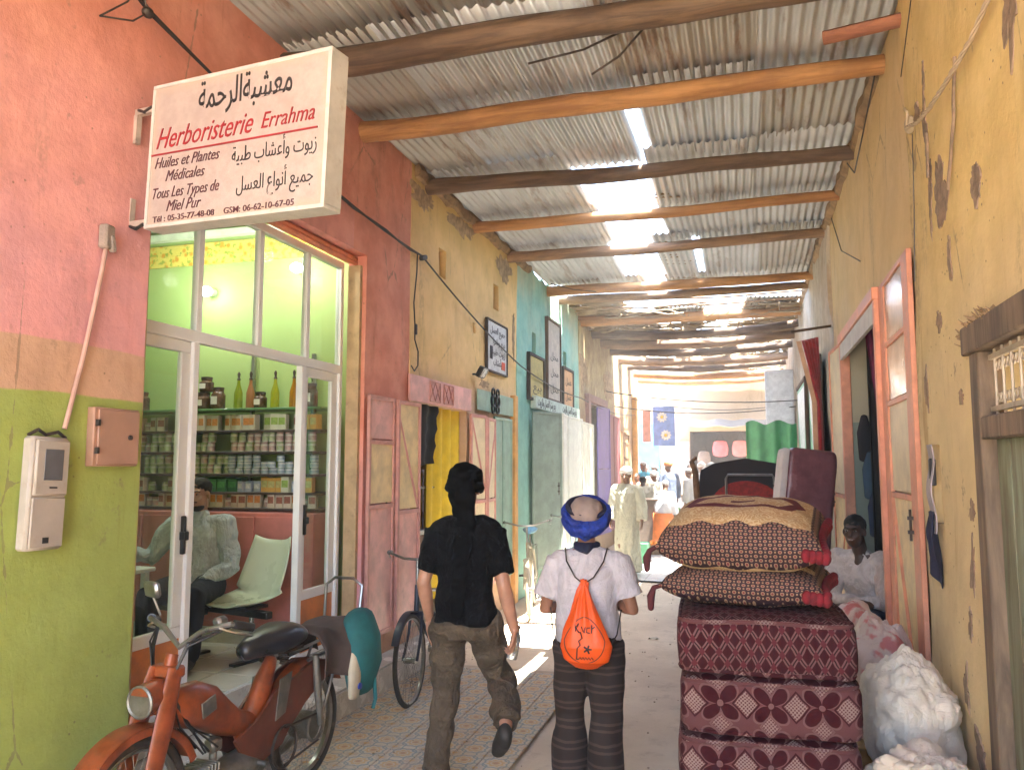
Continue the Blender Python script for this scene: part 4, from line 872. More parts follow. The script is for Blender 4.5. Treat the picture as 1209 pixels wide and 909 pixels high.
def put(nm, me, x, z, label, cat, group, y=5.9, s=1):
    o = bpy.data.objects.new(nm, me); COL.objects.link(o); o.location = (x, y, z + .0005); o.rotation_euler.z = rnd.uniform(-.3, .3); o.location.y += rnd.uniform(-.02, .015); o.scale = (s, s, s * rnd.uniform(.97, 1.03)); tag(o, label, cat, group); return o
P_ = {k: product(*v) for k, v in dict(
    wg=('green_label_jar', 'jar', (.62, .62, .55), (.42, .5, .3), .068, .078), wr=('pink_label_jar', 'jar', (.64, .6, .56), (.5, .36, .34), .068, .078), wb=('blue_label_tin', 'jar', (.66, .68, .7), (.34, .44, .52), .072, .05),
    ob=('orange_box', 'box', (.62, .6, .5), (.62, .27, .08), .06, .13), gb=('green_box', 'box', (.6, .62, .5), (.3, .45, .1), .07, .13), dg=('dark_green_box', 'box', (.04, .16, .05), (.08, .3, .08), .09, .11),
    ye=('yellow_box', 'box', (.62, .36, .08), (.5, .5, .2), .07, .12), bb=('blue_box', 'box', (.35, .42, .55), (.6, .62, .65), .06, .09), st=('striped_packet', 'box', (.6, .55, .45), (.3, .12, .08), .065, .12)).items()}
def row(z, x0, x1, seq, dx, label, cat, group, nm, layers=1, h=.08, gap=.0):
    x = x0; k = 0
    while x < x1:
        if rnd.random() < .06: x += dx
        L_ = layers if rnd.random() > gap else max(1, layers - 1)
        for l in range(L_): put(nm, P_[seq[(k * 7 // 9 + l) % len(seq)]], x, z + l * h, label, cat, group)
        x += dx; k += 1
row(LV[2], -5.35, -4.33, ['wg', 'wg', 'wr'], .073, 'small white labelled jar in the double row on the third shelf of the herb shop', 'jar', 'stacked jars on the third herb shop shelf', 'jar', 2, .081, .15)
row(LV[2], -4.18, -3.4, ['wr', 'wg', 'wr'], .073, 'small white labelled jar in the double row on the third shelf of the herb shop', 'jar', 'stacked jars on the third herb shop shelf', 'jar', 2, .081, .1)
row(LV[3], -5.35, -4.25, ['wg', 'wr', 'wg', 'wg'], .073, 'small white labelled jar in the double row on the fourth shelf of the herb shop', 'jar', 'stacked jars on the fourth herb shop shelf', 'jar', 2, .081, .1)
row(LV[3], -4.2, -3.42, ['wb', 'wb', 'wb'], .078, 'low blue and white tin stacked on the fourth shelf of the herb shop', 'tin', 'stacked tins on the fourth herb shop shelf', 'tin', 3, .052, .3)
row(LV[1], -5.3, -4.85, ['wr', 'st'], .075, 'labelled packet at the left end of the second shelf of the herb shop', 'packet', 'packets on the second herb shop shelf', 'packet')
row(LV[1], -4.55, -3.95, ['ob'], .062, 'cream and orange box in a tight row on the second shelf of the herb shop', 'box', 'orange boxes on the second herb shop shelf', 'box')
row(LV[1], -3.93, -3.4, ['gb', 'gb', 'st', 'ye'], .073, 'green or brown labelled box on the right of the second shelf of the herb shop', 'box', 'green boxes on the second herb shop shelf', 'box')
row(LV[4], -5.3, -4.5, ['st', 'wg'], .075, 'small packet behind the seated man on the fifth shelf of the herb shop', 'packet', 'packets on the fifth herb shop shelf', 'packet')
row(LV[4], -4.45, -4.1, ['dg'], .092, 'dark green box on the fifth shelf of the herb shop', 'box', 'dark green boxes on the fifth herb shop shelf', 'box')
row(LV[4], -4.08, -3.4, ['bb', 'bb', 'ye', 'ye', 'gb'], .07, 'blue, yellow or green box on the right of the fifth shelf of the herb shop', 'box', 'coloured boxes on the fifth herb shop shelf', 'box')
row(LV[5], -5.3, -3.4, ['st', 'st', 'ob', 'wr'], .072, 'patterned packet in the bottom row of the herb shop shelves', 'packet', 'packets on the bottom herb shop shelf', 'packet')
def bottle(x, cl, lb, h=.27):
    t = thing('bottle', lb, 'bottle', (x, 5.95, LV[0]))
    MB().lathe([(.036, 0), (.038, .01), (.036, h * .5), (.015, h * .78), (.012, h * .92)], (x, 5.95, LV[0] + .0005), 16).build('body', paint('oil_' + str(round(x * 100)), cl, .08, bump=0, Transmission_Weight=.5, IOR=1.3), t)
    MB().lathe([(.014, h * .92), (.016, h * .95), (.008, h), (.014, h + .03), (.005, h + .05)], (x, 5.95, LV[0] + .0005), 10).build('cap', IRON, t)
for x, c, l in ((-4.2, (.4, .5, .04), 'olive yellow oil bottle, leftmost on the top herb shelf'), (-4.08, (.62, .28, .12), 'salmon oil bottle beside the olive yellow one on the top herb shelf'), (-3.84, (.55, .6, .03), 'bright yellow oil bottle in the middle of the top herb shelf'), (-3.66, (.66, .3, .02), 'orange oil bottle, rightmost on the top herb shelf')): bottle(x, c, l)
JG = paint('herb_brown', (.1, .055, .03), .25, var=.4, sc=20); LBW = paint('label_white', (.7, .68, .62), .5, bump=0)
def jar(x, z, r, h, lb, y=5.95):
    t = thing('storage_jar', lb, 'jar', (x, y, z))
    MB().lathe([(r * .9, 0), (r, .01), (r, h * .75), (r * .75, h * .88), (r * .78, h)], (x, y, z + .0005), 18).build('body', JG, t); MB().lathe([(r * .8, h), (r * .8, h + .02), (r * .2, h + .025)], (x, y, z + .0005), 16).build('lid', IRON, t)
    MB().box((x, y - r - .001, z + h * .45), (r * 1.0, .004, h * .4)).build('label', LBW, t)
jar(-4.55, LV[0], .07, .13, 'brown herb jar with white label in the middle of the jar pile'); jar(-4.7, LV[0], .06, .12, 'brown herb jar at the left of the jar pile'); jar(-4.53, LV[0] + .155, .06, .11, 'brown herb jar with white label on top of the jar pile', 5.96); jar(-4.4, LV[0], .06, .17, 'tall brown herb jar at the right of the jar pile'); jar(-3.98, LV[0], .055, .12, 'squat labelled herb jar between the oil bottles'); jar(-4.72, LV[1], .075, .11, 'dark labelled herb jar on the second shelf beside the orange boxes')
jar(-3.5, LV[0], .06, .18, 'brown herb jar behind the right door pane'); jar(-5.2, LV[0], .07, .15, 'brown herb jar behind the left door pane')
# wall lamps
def bulb(x, z, lb):
    t = thing('wall_lamp', lb, 'lamp', (x, 6.1, z)); em = G('lamp_glow_' + str(int(-x * 10))); em.put(em.b.inputs['Emission Color'], (1, .98, .9)); em.b.inputs['Emission Strength'].default_value = 3
    MB().cyl((x, 6.16, z), (x, 6.08, z), .035, n=14).build('socket', WHITE, t)
    MB().lathe([(.02, -.02), (.04, .0), (.045, .05), (.03, .1), (.01, .115)], (0, 0, 0), 14, Matrix.Translation((x, 6.08, z)) @ Matrix.Rotation(radians(100), 4, 'X')).build('bulb', em.mat, t)
    l = bpy.data.lights.new('bulb_light', 'POINT'); l.energy = 2.4; l.color = (1, .97, .88); l.shadow_soft_size = .06; o = bpy.data.objects.new('bulb_light', l); COL.objects.link(o); o.location = (x, 5.6, z)
bulb(-4.64, 3.35, 'lit bulb on the green shop wall, left of two'); bulb(-3.72, 3.5, 'lit bulb on the green shop wall, right of two')
# seats
SHL = paint('pale_green_plastic', (.55, .62, .46), .3, var=.05, sc=3, bump=0)
def shell_chair(x, lb):
    t = localthing('shell_chair', lb, 'chair', (x, 5.25, .382), radians(-14))
    def sfn(u, v):
        w = lerp(-.23, .23, u); q = v
        if q < .5: a = q / .5; y = lerp(-.23, .15, a); z = .44 - .03 * sin(pi * a) + .05 * (1 - a) ** 3 * -.6
        else: a = (q - .5) / .5; y = .15 + .05 * sin(a * 1.5) + .1 * a; z = .44 + .4 * a ** 1.1 + (.0)
        ww = w * (1 - .16 * (abs(2 * v - .95)) ** 2.2); return (ww, y - .04 * (abs(w) / .23) ** 2 * (1 if q > .5 else 0), z + .035 * (abs(w) / .23) ** 3)
    MB().sheet(sfn, 14, 22, .008).build('shell', SHL, t, smooth=True)
    MB().b2((-.42, -.06, .32), (.3, .0, .37), .004).build('beam', BLACK, t)
    MB().b2((-.15, -.12, .37), (.15, .1, .395), .004).build('bracket', BLACK, t)
    MB().cyl((.12, -.03, .0), (.12, -.03, .33), .018, n=12).build('leg', STEEL, t); MB().b2((.09, -.2, 0), (.15, .16, .02), .004).build('foot', BLACK, t)
    return t
shell_chair(-3.6, 'empty pale green shell chair beside the seated man in the herb shop')
shell_chair(-4.14, 'pale green shell chair under the seated man in the herb shop')
tb_ = thing('side_table', 'white side table strewn with papers behind the left shop pane', 'table', (-4.3, 4.6, .38))
MB().b2((-4.75, 4.3, 1.05), (-4.05, 4.85, 1.08), .006).build('tabletop', WHITE, tb_)
for a, b in ((-4.7, 4.35), (-4.1, 4.35), (-4.7, 4.8), (-4.1, 4.8)): MB().b2((a - .02, b - .02, .382), (a + .02, b + .02, 1.05)).build('leg', WHITE, tb_)
pp = MB()
for k in range(5): pp.box((-4.4 + .1 * sin(k * 2), 4.5 + .08 * cos(k * 3), 1.082 + k * .002), (.2, .28, .0015), (0, 0, k * .7))
tag(pp.build('papers', LBW), 'loose papers lying on the white side table', 'papers')
og = localthing('door_sign', 'dark green plate with white Arabic writing behind the left shop pane', 'sign', (-3.32, 3.62, 1.42), (0, 0, radians(62)))
MB().b2((-.12, -.004, -.09), (.12, .004, .09), .003).build('plate', paint('plate_green', (.02, .09, .07), .3, bump=0), og)
writing('writing', arabic('مفتوح'.replace('ف', 'ع')), .12, LBW, og, Matrix.Translation((.09, -.005, -.02)) @ Matrix.Rotation(pi / 2, 4, 'X'), 0, .001, .16, 'RIGHT')

# ---------------------------------------------------------------- tailor's doorway
bc = thing('hanging_cloth', 'big black cloth hanging in the tailor doorway', 'cloth', (-3.35, 7.2, 1.8))
MB().sheet(lambda u, v: (-3.04 + .02 * sin(u * 14), lerp(6.9, 7.6 - .12 * v + .03 * sin(v * 20), u), 2.38 - v * (.62 - .05 * u)), 20, 10, .01).build('cloth', paint('black_cloth', (.012, .012, .01), .9), bc)
yc = MB().sheet(lambda u, v: (-3.1 + .03 * sin(u * 22), lerp(7.5, 8.4, u), 2.4 - v * 1.95), 40, 10, .01)
tag(yc.build('yellow_curtain', paint('yellow_cloth', (.7, .52, .03), .8, var=.15)), 'mustard yellow curtain inside the tailor doorway', 'curtain')
wt = thing('work_table', 'small work table with a pale top in the tailor doorway', 'table', (-3.5, 7.2, .38))
MB().b2((-3.7, 6.95, 1.12), (-3.06, 7.6, 1.16), .006).build('tabletop', paint('pale_top', (.5, .55, .5), .4), wt)
for a in (-3.66, -3.1):
    for b in (6.99, 7.56): MB().b2((a - .02, b - .02, .382), (a + .02, b + .02, 1.12)).build('leg', DARKW, wt)
MB().b2((-3.68, 6.97, .5), (-3.08, 7.58, 1.11)).build('drawer_box', DARKW, wt)
sr = thing('wall_rack', 'thin wall rack with cones of thread above the work table', 'rack', (-3.6, 7.5, 1.6))
MB().b2((-3.3, 6.95, 1.56), (-3.1, 7.8, 1.575)).build('shelf', STEEL, sr); MB().cyl((-3.12, 7.48, 1.16), (-3.12, 7.48, 1.75), .01, n=6).build('pole', STEEL, sr); MB().tube([(-3.12, 6.95, 1.68), (-3.12, 7.48, 1.74)], .008, 5).build('rail', STEEL, sr)
for y, lb in ((7.1, 'white thread cone on the rack, left one'), (7.42, 'grey thread cone on the rack, right one')): tag(MB().lathe([(.045, 0), (.045, .01), (.03, .14), (.012, .145), (.012, .16)], (-3.2, y, 1.5755), 14).build('thread_cone', LBW if y < 7.2 else GREY), lb, 'thread cone')
sm = localthing('sewing_machine', 'dark sewing machine on the work table', 'sewing machine', (-3.3, 7.2, 1.161), radians(90))
MB().b2((-.16, -.07, 0), (.16, .07, .04), .01).build('base', BLACK, sm); MB().loft([(.12, 0, .03), (.12, 0, .18), (.08, 0, .22), (-.08, 0, .22), (-.13, 0, .2), (-.14, 0, .08)], [(.035, .04), (.03, .035), (.03, .035), (.025, .03), (.03, .03), (.012, .012)], n=10).build('arm', BLACK, sm); MB().torus((.17, 0, .19), .05, .012, 'x', 18, 6).build('hand_wheel', STEEL, sm)

# ---------------------------------------------------------------- wheels, bicycles, moped
RUB = paint('rubber', (.035, .032, .03), .8, var=.3, dirt=.35, dc=(.2, .16, .11))
CHR = paint('worn_chrome', (.3, .3, .29), .32, .9, var=.2, dirt=.3)
def wheel(parent, c, r, tyre, rim, sp=32, tr=.018, ax='y', rot=0.0):
    w = MB().torus(c, r - tr * 1.9, tr * .55, ax, 40, 6, 1.4).build('wheel', rim, parent)
    MB().torus(c, r - tr, tr, ax, 48, 10).build('tyre', tyre, w)
    MB().cyl((c[0], c[1] - .045, c[2]), (c[0], c[1] + .045, c[2]), .018 + tr * .3, n=12).build('hub', CHR, w)
    s = MB()
    for k in range(sp):
        a = 2 * pi * k / sp; b = a + (.5 if k % 2 else -.5); y = .03 if k % 4 < 2 else -.03
        s.tube([(c[0] + .02 * cos(b), c[1] + y, c[2] + .02 * sin(b)), (c[0] + (r - tr * 2) * cos(a), c[1], c[2] + (r - tr * 2) * sin(a))], .0014, 4)
    tag(s.build('spokes', CHR, w), kind='stuff'); return w
def bicycle(label, loc, rot, fm, tyre, saddle, grips=BLACK, guard=None, rack=True):
    t = localthing('bicycle', label, 'bicycle', loc, rot); R = .335; WB = 1.06
    bb_, st_, hd, hb = Vector((.44, 0, .28)), Vector((.27, 0, .8)), Vector((.86, 0, .84)), Vector((.89, 0, .66))
    f = MB(); f.cyl(bb_, st_, .016); f.cyl(bb_, hb, .018); f.cyl(st_ - (st_ - bb_) * .12, hd - (hd - hb) * .1, .014); f.cyl(hd + (hd - hb) * .1, hb - (hd - hb) * .1, .02)
    for s in (-1, 1): f.cyl(bb_ + Vector((0, s * .03, 0)), (0, s * .055, R), .009); f.cyl(st_ + Vector((0, s * .015, -.04)), (0, s * .055, R), .007)
    f.build('frame', fm, t)
    wheel(t, (0, 0, R), R, tyre, CHR); wheel(t, (WB, 0, R), R, tyre, CHR)
    f = MB()
    for s in (-1, 1): f.tube([(.895, s * .045, .64), (.94, s * .05, .5), (WB, s * .055, R)], .011, 8)
    f.b2((.87, -.06, .635), (.92, .06, .665), .006); f.build('fork', fm, t)
    h = MB().cyl(hd, (.835, 0, 1.05), .013); h.tube([(.66, -.29, 1.09), (.78, -.26, 1.1), (.86, -.1, 1.06), (.845, 0, 1.05), (.86, .1, 1.06), (.78, .26, 1.1), (.66, .29, 1.09)], .011, 8); hbr = h.build('handlebar', CHR, t)
    for s in (-1, 1): MB().cyl((.64, s * .292, 1.088), (.75, s * .27, 1.098), .017).build('grip', grips, hbr); MB().tube([(.8, s * .25, 1.09), (.76, s * .26, 1.06), (.66, s * .29, 1.045)], .005, 5).build('brake_lever', CHR, hbr)
    MB().cyl(st_, (.245, 0, .9), .012).build('seat_post', CHR, t)
    MB().loft([(.4, 0, .93), (.3, 0, .935), (.2, 0, .94), (.12, 0, .955)], [(.02, .018), (.035, .025), (.08, .035), (.1, .035)], side=(0, 1, 0), cap=2).build('saddle', saddle, t, smooth=True)
    for c, a0, a1, nm in (((0, 0, R), .1, 2.9, 'mudguard'), ((WB, 0, R), .5, 2.6, 'mudguard')): MB().torus(c, R + .02, .003, 'y', 40, 6, 9, a0, a1).build(nm, guard or fm, t)
    cr = MB().cyl((.44, -.06, .28), (.44, .06, .28), .02); cr.torus((.44, .045, .28), .09, .005, 'y', 24, 5); cr.cyl((.44, .06, .28), (.56, .065, .16), .009); cr.cyl((.44, -.06, .28), (.32, -.065, .4), .009); ck = cr.build('crank', CHR, t)
    for s, x, z in ((1, .56, .16), (-1, .32, .4)): MB().box((x, s * .115, z), (.09, .09, .02), None, .004).build('pedal', BLACK, ck)
    MB().loft([(.48, .05, .36), (.2, .05, .4), (0, .05, R + .05)], [(.05, .006), (.035, .006), (.03, .006)], side=(0, 0, 1), n=8).build('chain_guard', fm, t)
    if rack: r_ = MB().tube([(.2, -.05, .74), (-.2, -.06, .73), (-.25, 0, .73), (-.2, .06, .73), (.2, .05, .74)], .006, 6); r_.tube([(.1, 0, .74), (-.25, 0, .73)], .005); r_.cyl((-.15, .06, .73), (0, .06, R), .005); r_.cyl((-.15, -.06, .73), (0, -.06, R), .005); r_.build('rack', CHR, t)
    return t
NAVY = paint('bike_navy', (.03, .035, .06), .35, .3)
bicycle('black bicycle with its front wheel towards us beside the man in black', (-2.53, 6.76, .012), (radians(2), 0, radians(-86)), NAVY, RUB, BLACK)
BEI = paint('bike_beige', (.3, .27, .19), .4, var=.2, dirt=.3); CRT = paint('cream_tyre', (.33, .3, .24), .8, dirt=.3); SEA = paint('bike_sea', (.14, .2, .19), .4, dirt=.3)
bicycle('dusty beige bicycle leaning on the orange door post, nearer of two', (-2.72, 10.3, .012), (radians(3), 0, radians(-78)), BEI, CRT, paint('blue_saddle', (.12, .3, .45), .5), guard=BEI)
bicycle('grey green bicycle leaning at the white accordion doors, farther of two', (-2.42, 11.9, .012), (radians(4), 0, radians(-84)), SEA, CRT, paint('blue_saddle', (.12, .3, .45), .5), guard=SEA)
mo = localthing('moped', 'old orange red moped with black saddle parked in front of the herb shop', 'moped', (-2.45, 4.18, .03), (0, 0, radians(-93.2))); mo.scale = (1.05,) * 3
MO = paint('moped_orange', (.27, .062, .018), .36, var=.45, sc=9, bump=.2, bsc=30, dirt=.75, dc=(.14, .06, .035)); MOD = paint('moped_brown', (.13, .035, .016), .4, var=.3, dirt=.5); ALU = paint('dirty_alloy', (.26, .25, .22), .45, .7, var=.4, dirt=.5)
RR = .3
w1 = wheel(mo, (0, 0, RR), RR, RUB, CHR, 36, .028); w2 = wheel(mo, (1.2, 0, RR), RR, RUB, CHR, 36, .028)
for c, w in (((0, 0, RR), w1), ((1.2, 0, RR), w2)): MB().cyl((c[0], -.055, c[2]), (c[0], .055, c[2]), .07, n=24).build('brake_drum', ALU, w)
b = MB().loft([(1.03, 0, .66), (.97, 0, .655), (.88, 0, .64), (.78, 0, .6), (.68, 0, .53), (.58, 0, .475), (.48, 0, .455), (.4, 0, .46)], [(.035, .06), (.06, .085), (.075, .1), (.075, .098), (.068, .08), (.058, .06), (.05, .05), (.045, .05)], side=(0, 1, 0), n=20, cap=2)
b.build('tank_body', MO, mo, smooth=True)
b = MB().loft([(.5, 0, .4), (.42, 0, .5), (.36, 0, .62), (.31, 0, .7)], [(.05, .07), (.05, .065), (.042, .055), (.03, .035)], side=(0, 1, 0), n=16, cap=2); b.build('seat_column', MO, mo, smooth=True)
rearp = [(.62, .36), (.66, .42), (.5, .47), (.36, .57), (.2, .6), (.02, .645), (-.12, .62), (-.2, .55), (-.05, .52), (.1, .45), (.24, .36), (.3, .3), (.45, .27)]
MB().prism(rearp, .06, .075).build('side_cover', MOD, mo); MB().prism(rearp, -.075, -.06).build('side_cover', MOD, mo)
for s in (-1, 1): MB().prism([(.29, .45), (.37, .43), (.34, .62), (.24, .64)], s * .078, s * .084).build('badge_plate', ALU, mo); MB().box((.85, s * .078, .63), (.1, .008, .07), (0, .2, s * .08), .003).build('tank_badge', ALU, mo)
MB().torus((0, 0, RR), RR + .035, .004, 'y', 48, 8, 12, .25, 2.6).build('mudguard', MO, mo)
fm_ = MB().torus((1.2, 0, RR), RR + .035, .005, 'y', 56, 10, 11, -.35, 2.75)
for s in (-1, 1): fm_.torus((1.2, s * .052, RR), RR + .015, .018, 'y', 56, 6, .25, -.35, 2.75)
fm_.build('mudguard', MO, mo)
fk = MB()
for s in (-1, 1): fk.loft([(1.035, s * .05, .83), (1.1, s * .065, .64), (1.17, s * .07, .42), (1.205, s * .07, .3)], [(.04, .018), (.052, .022), (.045, .02), (.024, .014)], side=(1, 0, 0), n=12)
fk.b2((.99, -.07, .79), (1.06, .07, .84), .01); fk.b2((1.06, -.07, .66), (1.12, .07, .7), .01); fk.build('fork', MO, mo)
MB().cyl((1.0, 0, .88), (1.06, 0, .68), .026, n=14).build('steering_head', MO, mo)
hb_ = MB().tube([(.84, -.25, .98), (.9, -.22, 1.0), (.94, -.1, .97), (.96, 0, .9), (.94, .1, .97), (.9, .22, 1.0), (.84, .25, .98)], .012, 8).build('handlebar', CHR, mo)
for s in (-1, 1): MB().cyl((.81, s * .265, .972), (.89, s * .225, .998), .019, n=10).build('grip', BLACK, hb_); MB().tube([(.93, s * .18, .985), (.9, s * .23, .965), (.82, s * .27, .94)], .006, 5).build('brake_lever', CHR, hb_)
MB().box((.86, .13, .995), (.06, .05, .05), (.2, .1, 0), .012).build('switch_box', ALU, hb_)
MB().tube([(.84, -.22, 1.0), (.87, -.24, 1.09)], .005, 5).build('mirror_stalk', CHR, hb_); mr = MB().box((.875, -.24, 1.12), (.03, .11, .075), (0, .2, -.3), .012).build('mirror', CHR, hb_)
MB().loft([(1.03, 0, .74), (1.08, 0, .74), (1.14, 0, .73), (1.17, 0, .725)], [(.05, .05), (.06, .06), (.07, .062), (.07, .06)], side=(0, 1, 0), n=10, cap=1).build('headlight', MO, mo); MB().torus((1.172, 0, .725), .06, .008, 'x', 20, 6).build('headlight_rim', ALU, mo); MB().cyl((1.166, 0, .725), (1.174, 0, .725), .055, n=18).build('headlight_lens', ALU, mo)
cb = MB(); rnd = random.Random(2)
for k in range(8):
    s = -1 if k % 2 else 1; cb.tube([(.86, s * .2, .985), (1.0 + .03 * rnd.random(), s * .1, .9 + .04 * rnd.random()), (1.06, s * .04, .76), (1.0 - .1 * rnd.random(), s * .05, .58), (.85 - .2 * rnd.random(), s * .04, .42)], .0045, 5)
cb.build('control_cables', WIRE, mo)
MB().loft([(.5, 0, .79), (.42, 0, .8), (.32, 0, .8), (.24, 0, .81), (.18, 0, .81)], [(.055, .05), (.09, .062), (.125, .07), (.14, .072), (.13, .06)], side=(0, 1, 0), n=18, cap=2).build('saddle', paint('saddle_black', (.014, .014, .018), .32, var=.2, bump=.3), mo, smooth=True)
sp = MB()
for s in (-1, 1):
    for k in range(5): sp.torus((.28, s * .06, .735 - k * .012), .022, .004, 'z', 12, 4)
sp.cyl((.31, 0, .68), (.27, 0, .77), .016); sp.b2((.14, -.08, .735), (.36, .08, .75)); sp.build('saddle_springs', IRON, mo)
en = MB().loft([(.7, 0, .25), (.58, 0, .25), (.48, 0, .27)], [(.07, .075), (.085, .09), (.07, .08)], side=(0, 1, 0), n=14, cap=2).build('engine', ALU, mo)
fn = MB()
for k in range(8): fn.box((.76 + k * .022, 0, .3), (.008, .13, .13), (0, -.15, 0), .012)
fn.loft([(.72, 0, .3), (.94, 0, .34)], [.045], n=12); fn.build('cylinder_fins', ALU, en)
MB().box((.72, 0, .42), (.07, .06, .06), None, .012).cyl((.72, .0, .42), (.72, .0, .34), .018).build('carburettor', ALU, en)
MB().tube([(.88, -.03, .26), (.82, -.06, .16), (.6, -.09, .13), (.3, -.1, .15)], .013, 8).cyl((.3, -.1, .15), (-.1, -.11, .2), .03, n=12).build('exhaust', ALU, mo)
ck = MB().cyl((.48, -.12, .27), (.48, .12, .27), .014, n=8).cyl((.48, .12, .27), (.42, .13, .12), .01).cyl((.48, -.12, .27), (.54, -.13, .42), .01).build('crank', CHR, mo)
for s, x, z in ((1, .42, .12), (-1, .54, .42)): MB().box((x, s * .18, z), (.1, .09, .025), None, .006).build('pedal', BLACK, ck)
MB().torus((.3, .09, .29), .1, .006, 'y', 24, 5, 1.3).tube([(.3, .09, .38), (0, .09, .37)], .006, 5).tube([(.3, .09, .2), (0, .09, .23)], .006, 5).build('chain', IRON, mo)
MB().torus((0, .07, .3), .075, .009, 'y', 24, 5).build('sprocket', ALU, w1)
for s in (-1, 1): MB().loft([(.05, s * .095, .68), (.03, s * .1, .5), (0, s * .1, .31)], [.018, .022, .016], n=10).build('shock_absorber', ALU, mo)
MB().cyl((.45, -.1, .3), (.3, -.2, .03), .012, n=8).build('stand', IRON, mo)
rk = MB().tube([(.1, -.08, .66), (-.3, -.09, .68), (-.38, 0, .68), (-.3, .09, .68), (.1, .08, .66)], .009, 6); rk.tube([(-.34, -.11, .68), (-.38, -.12, .98), (-.38, -.06, 1.02), (-.38, .06, 1.02), (-.38, .12, .98), (-.34, .11, .68)], .009, 7); rk.cyl((-.2, .09, .68), (0, .1, .32), .008).cyl((-.2, -.09, .68), (0, -.1, .32), .008); rk.build('luggage_rack', CHR, mo)
cl = localthing('cloth_cover', 'worn brown cloth thrown over the moped rack behind the saddle', 'cloth', (-2.45, 4.18, .03), (0, 0, radians(-93.2))); cl.scale = (1.05,) * 3
def cfn(u, v):
    x = lerp(.12, -.34, u) + .03 * sin(v * 5); q = lerp(-1, 1, v); y = .17 * max(-1, min(1, q * 1.5)); d = max(0, abs(q) - .5) * (.42 if q > 0 else .3)
    return (x, y + .03 * sin(u * 8 + v * 3) * abs(q), .775 - d + .02 * sin(u * 9) + .012 * nz((u * 3, v * 3, 0), 2) - .05 * max(0, u - .7) + .03 * cos(q * 2))
MB().sheet(cfn, 30, 30, .006).build('cloth', paint('brown_cloth', (.075, .055, .05), .95, var=.3, sc=8, bump=.5, bsc=200), cl, smooth=True)
pn_ = localthing('pannier_bag', 'teal bag with a cream side and blue dot hanging on the moped rack', 'bag', (-2.45, 4.18, .03), (0, 0, radians(-93.2))); pn_.scale = (1.05,) * 3
TE = paint('teal_canvas', (.015, .13, .14), .8, var=.3, bump=.4, bsc=150)
bag = MB().loft([(-.3, .17, .44), (-.31, .175, .56), (-.3, .17, .7), (-.3, .15, .8)], [(.13, .05), (.16, .085), (.15, .09), (.13, .07)], side=(1, 0, 0), n=18, cap=2); bag.build('bag', TE, pn_, smooth=True)
MB().loft([(-.17, .2, .42), (-.18, .2, .55), (-.2, .19, .66)], [(.05, .02), (.06, .03), (.04, .02)], side=(1, 0, 0), n=12, cap=2).build('side_flap', paint('cream_canvas', (.5, .45, .34), .8), pn_, smooth=True)
MB().cyl((-.19, .22, .47), (-.19, .232, .47), .018, n=12).build('reflector', paint('blue_dot', (.03, .06, .4), .3), pn_); MB().tube([(-.36, .22, .5), (-.38, .22, .35), (-.37, .21, .3)], .012, 5).build('strap', TE, pn_)

# ---------------------------------------------------------------- floor cushions and pillows
def pq(g):       # pattern plane coordinates on a box-like object
    v, x, y, z = g.xyz('Object'); n = g.n('ShaderNodeTexCoord').outputs['Normal']; s = g.n('ShaderNodeSeparateXYZ'); g.t.links.new(n, s.inputs[0])
    nx, nzz = g.ab(V(g, s.outputs[0])), g.ab(V(g, s.outputs[2])); tx = g.gt(nx, .72); tz = g.gt(nzz, .72)
    p = x * (1 - tx) + y * tx; q = z * (1 - tz) + y * tz
    wn_ = g.noise(v, 4.5, 3, .6); wm_ = g.noise(g.scale(v, (1, 1, 1.7)), 5.5, 3, .6); p = p + (wn_ - .5) * .035; q = q + (wm_ - .5) * .03
    return v, x, y, z, p, q
MR, PK, DK = (.05, .006, .011), (.17, .09, .09), (.03, .006, .01)
def weave(g, v, p, q): return g.m('SINE', p * 1500) * .5 + g.m('SINE', q * 1500) * .5
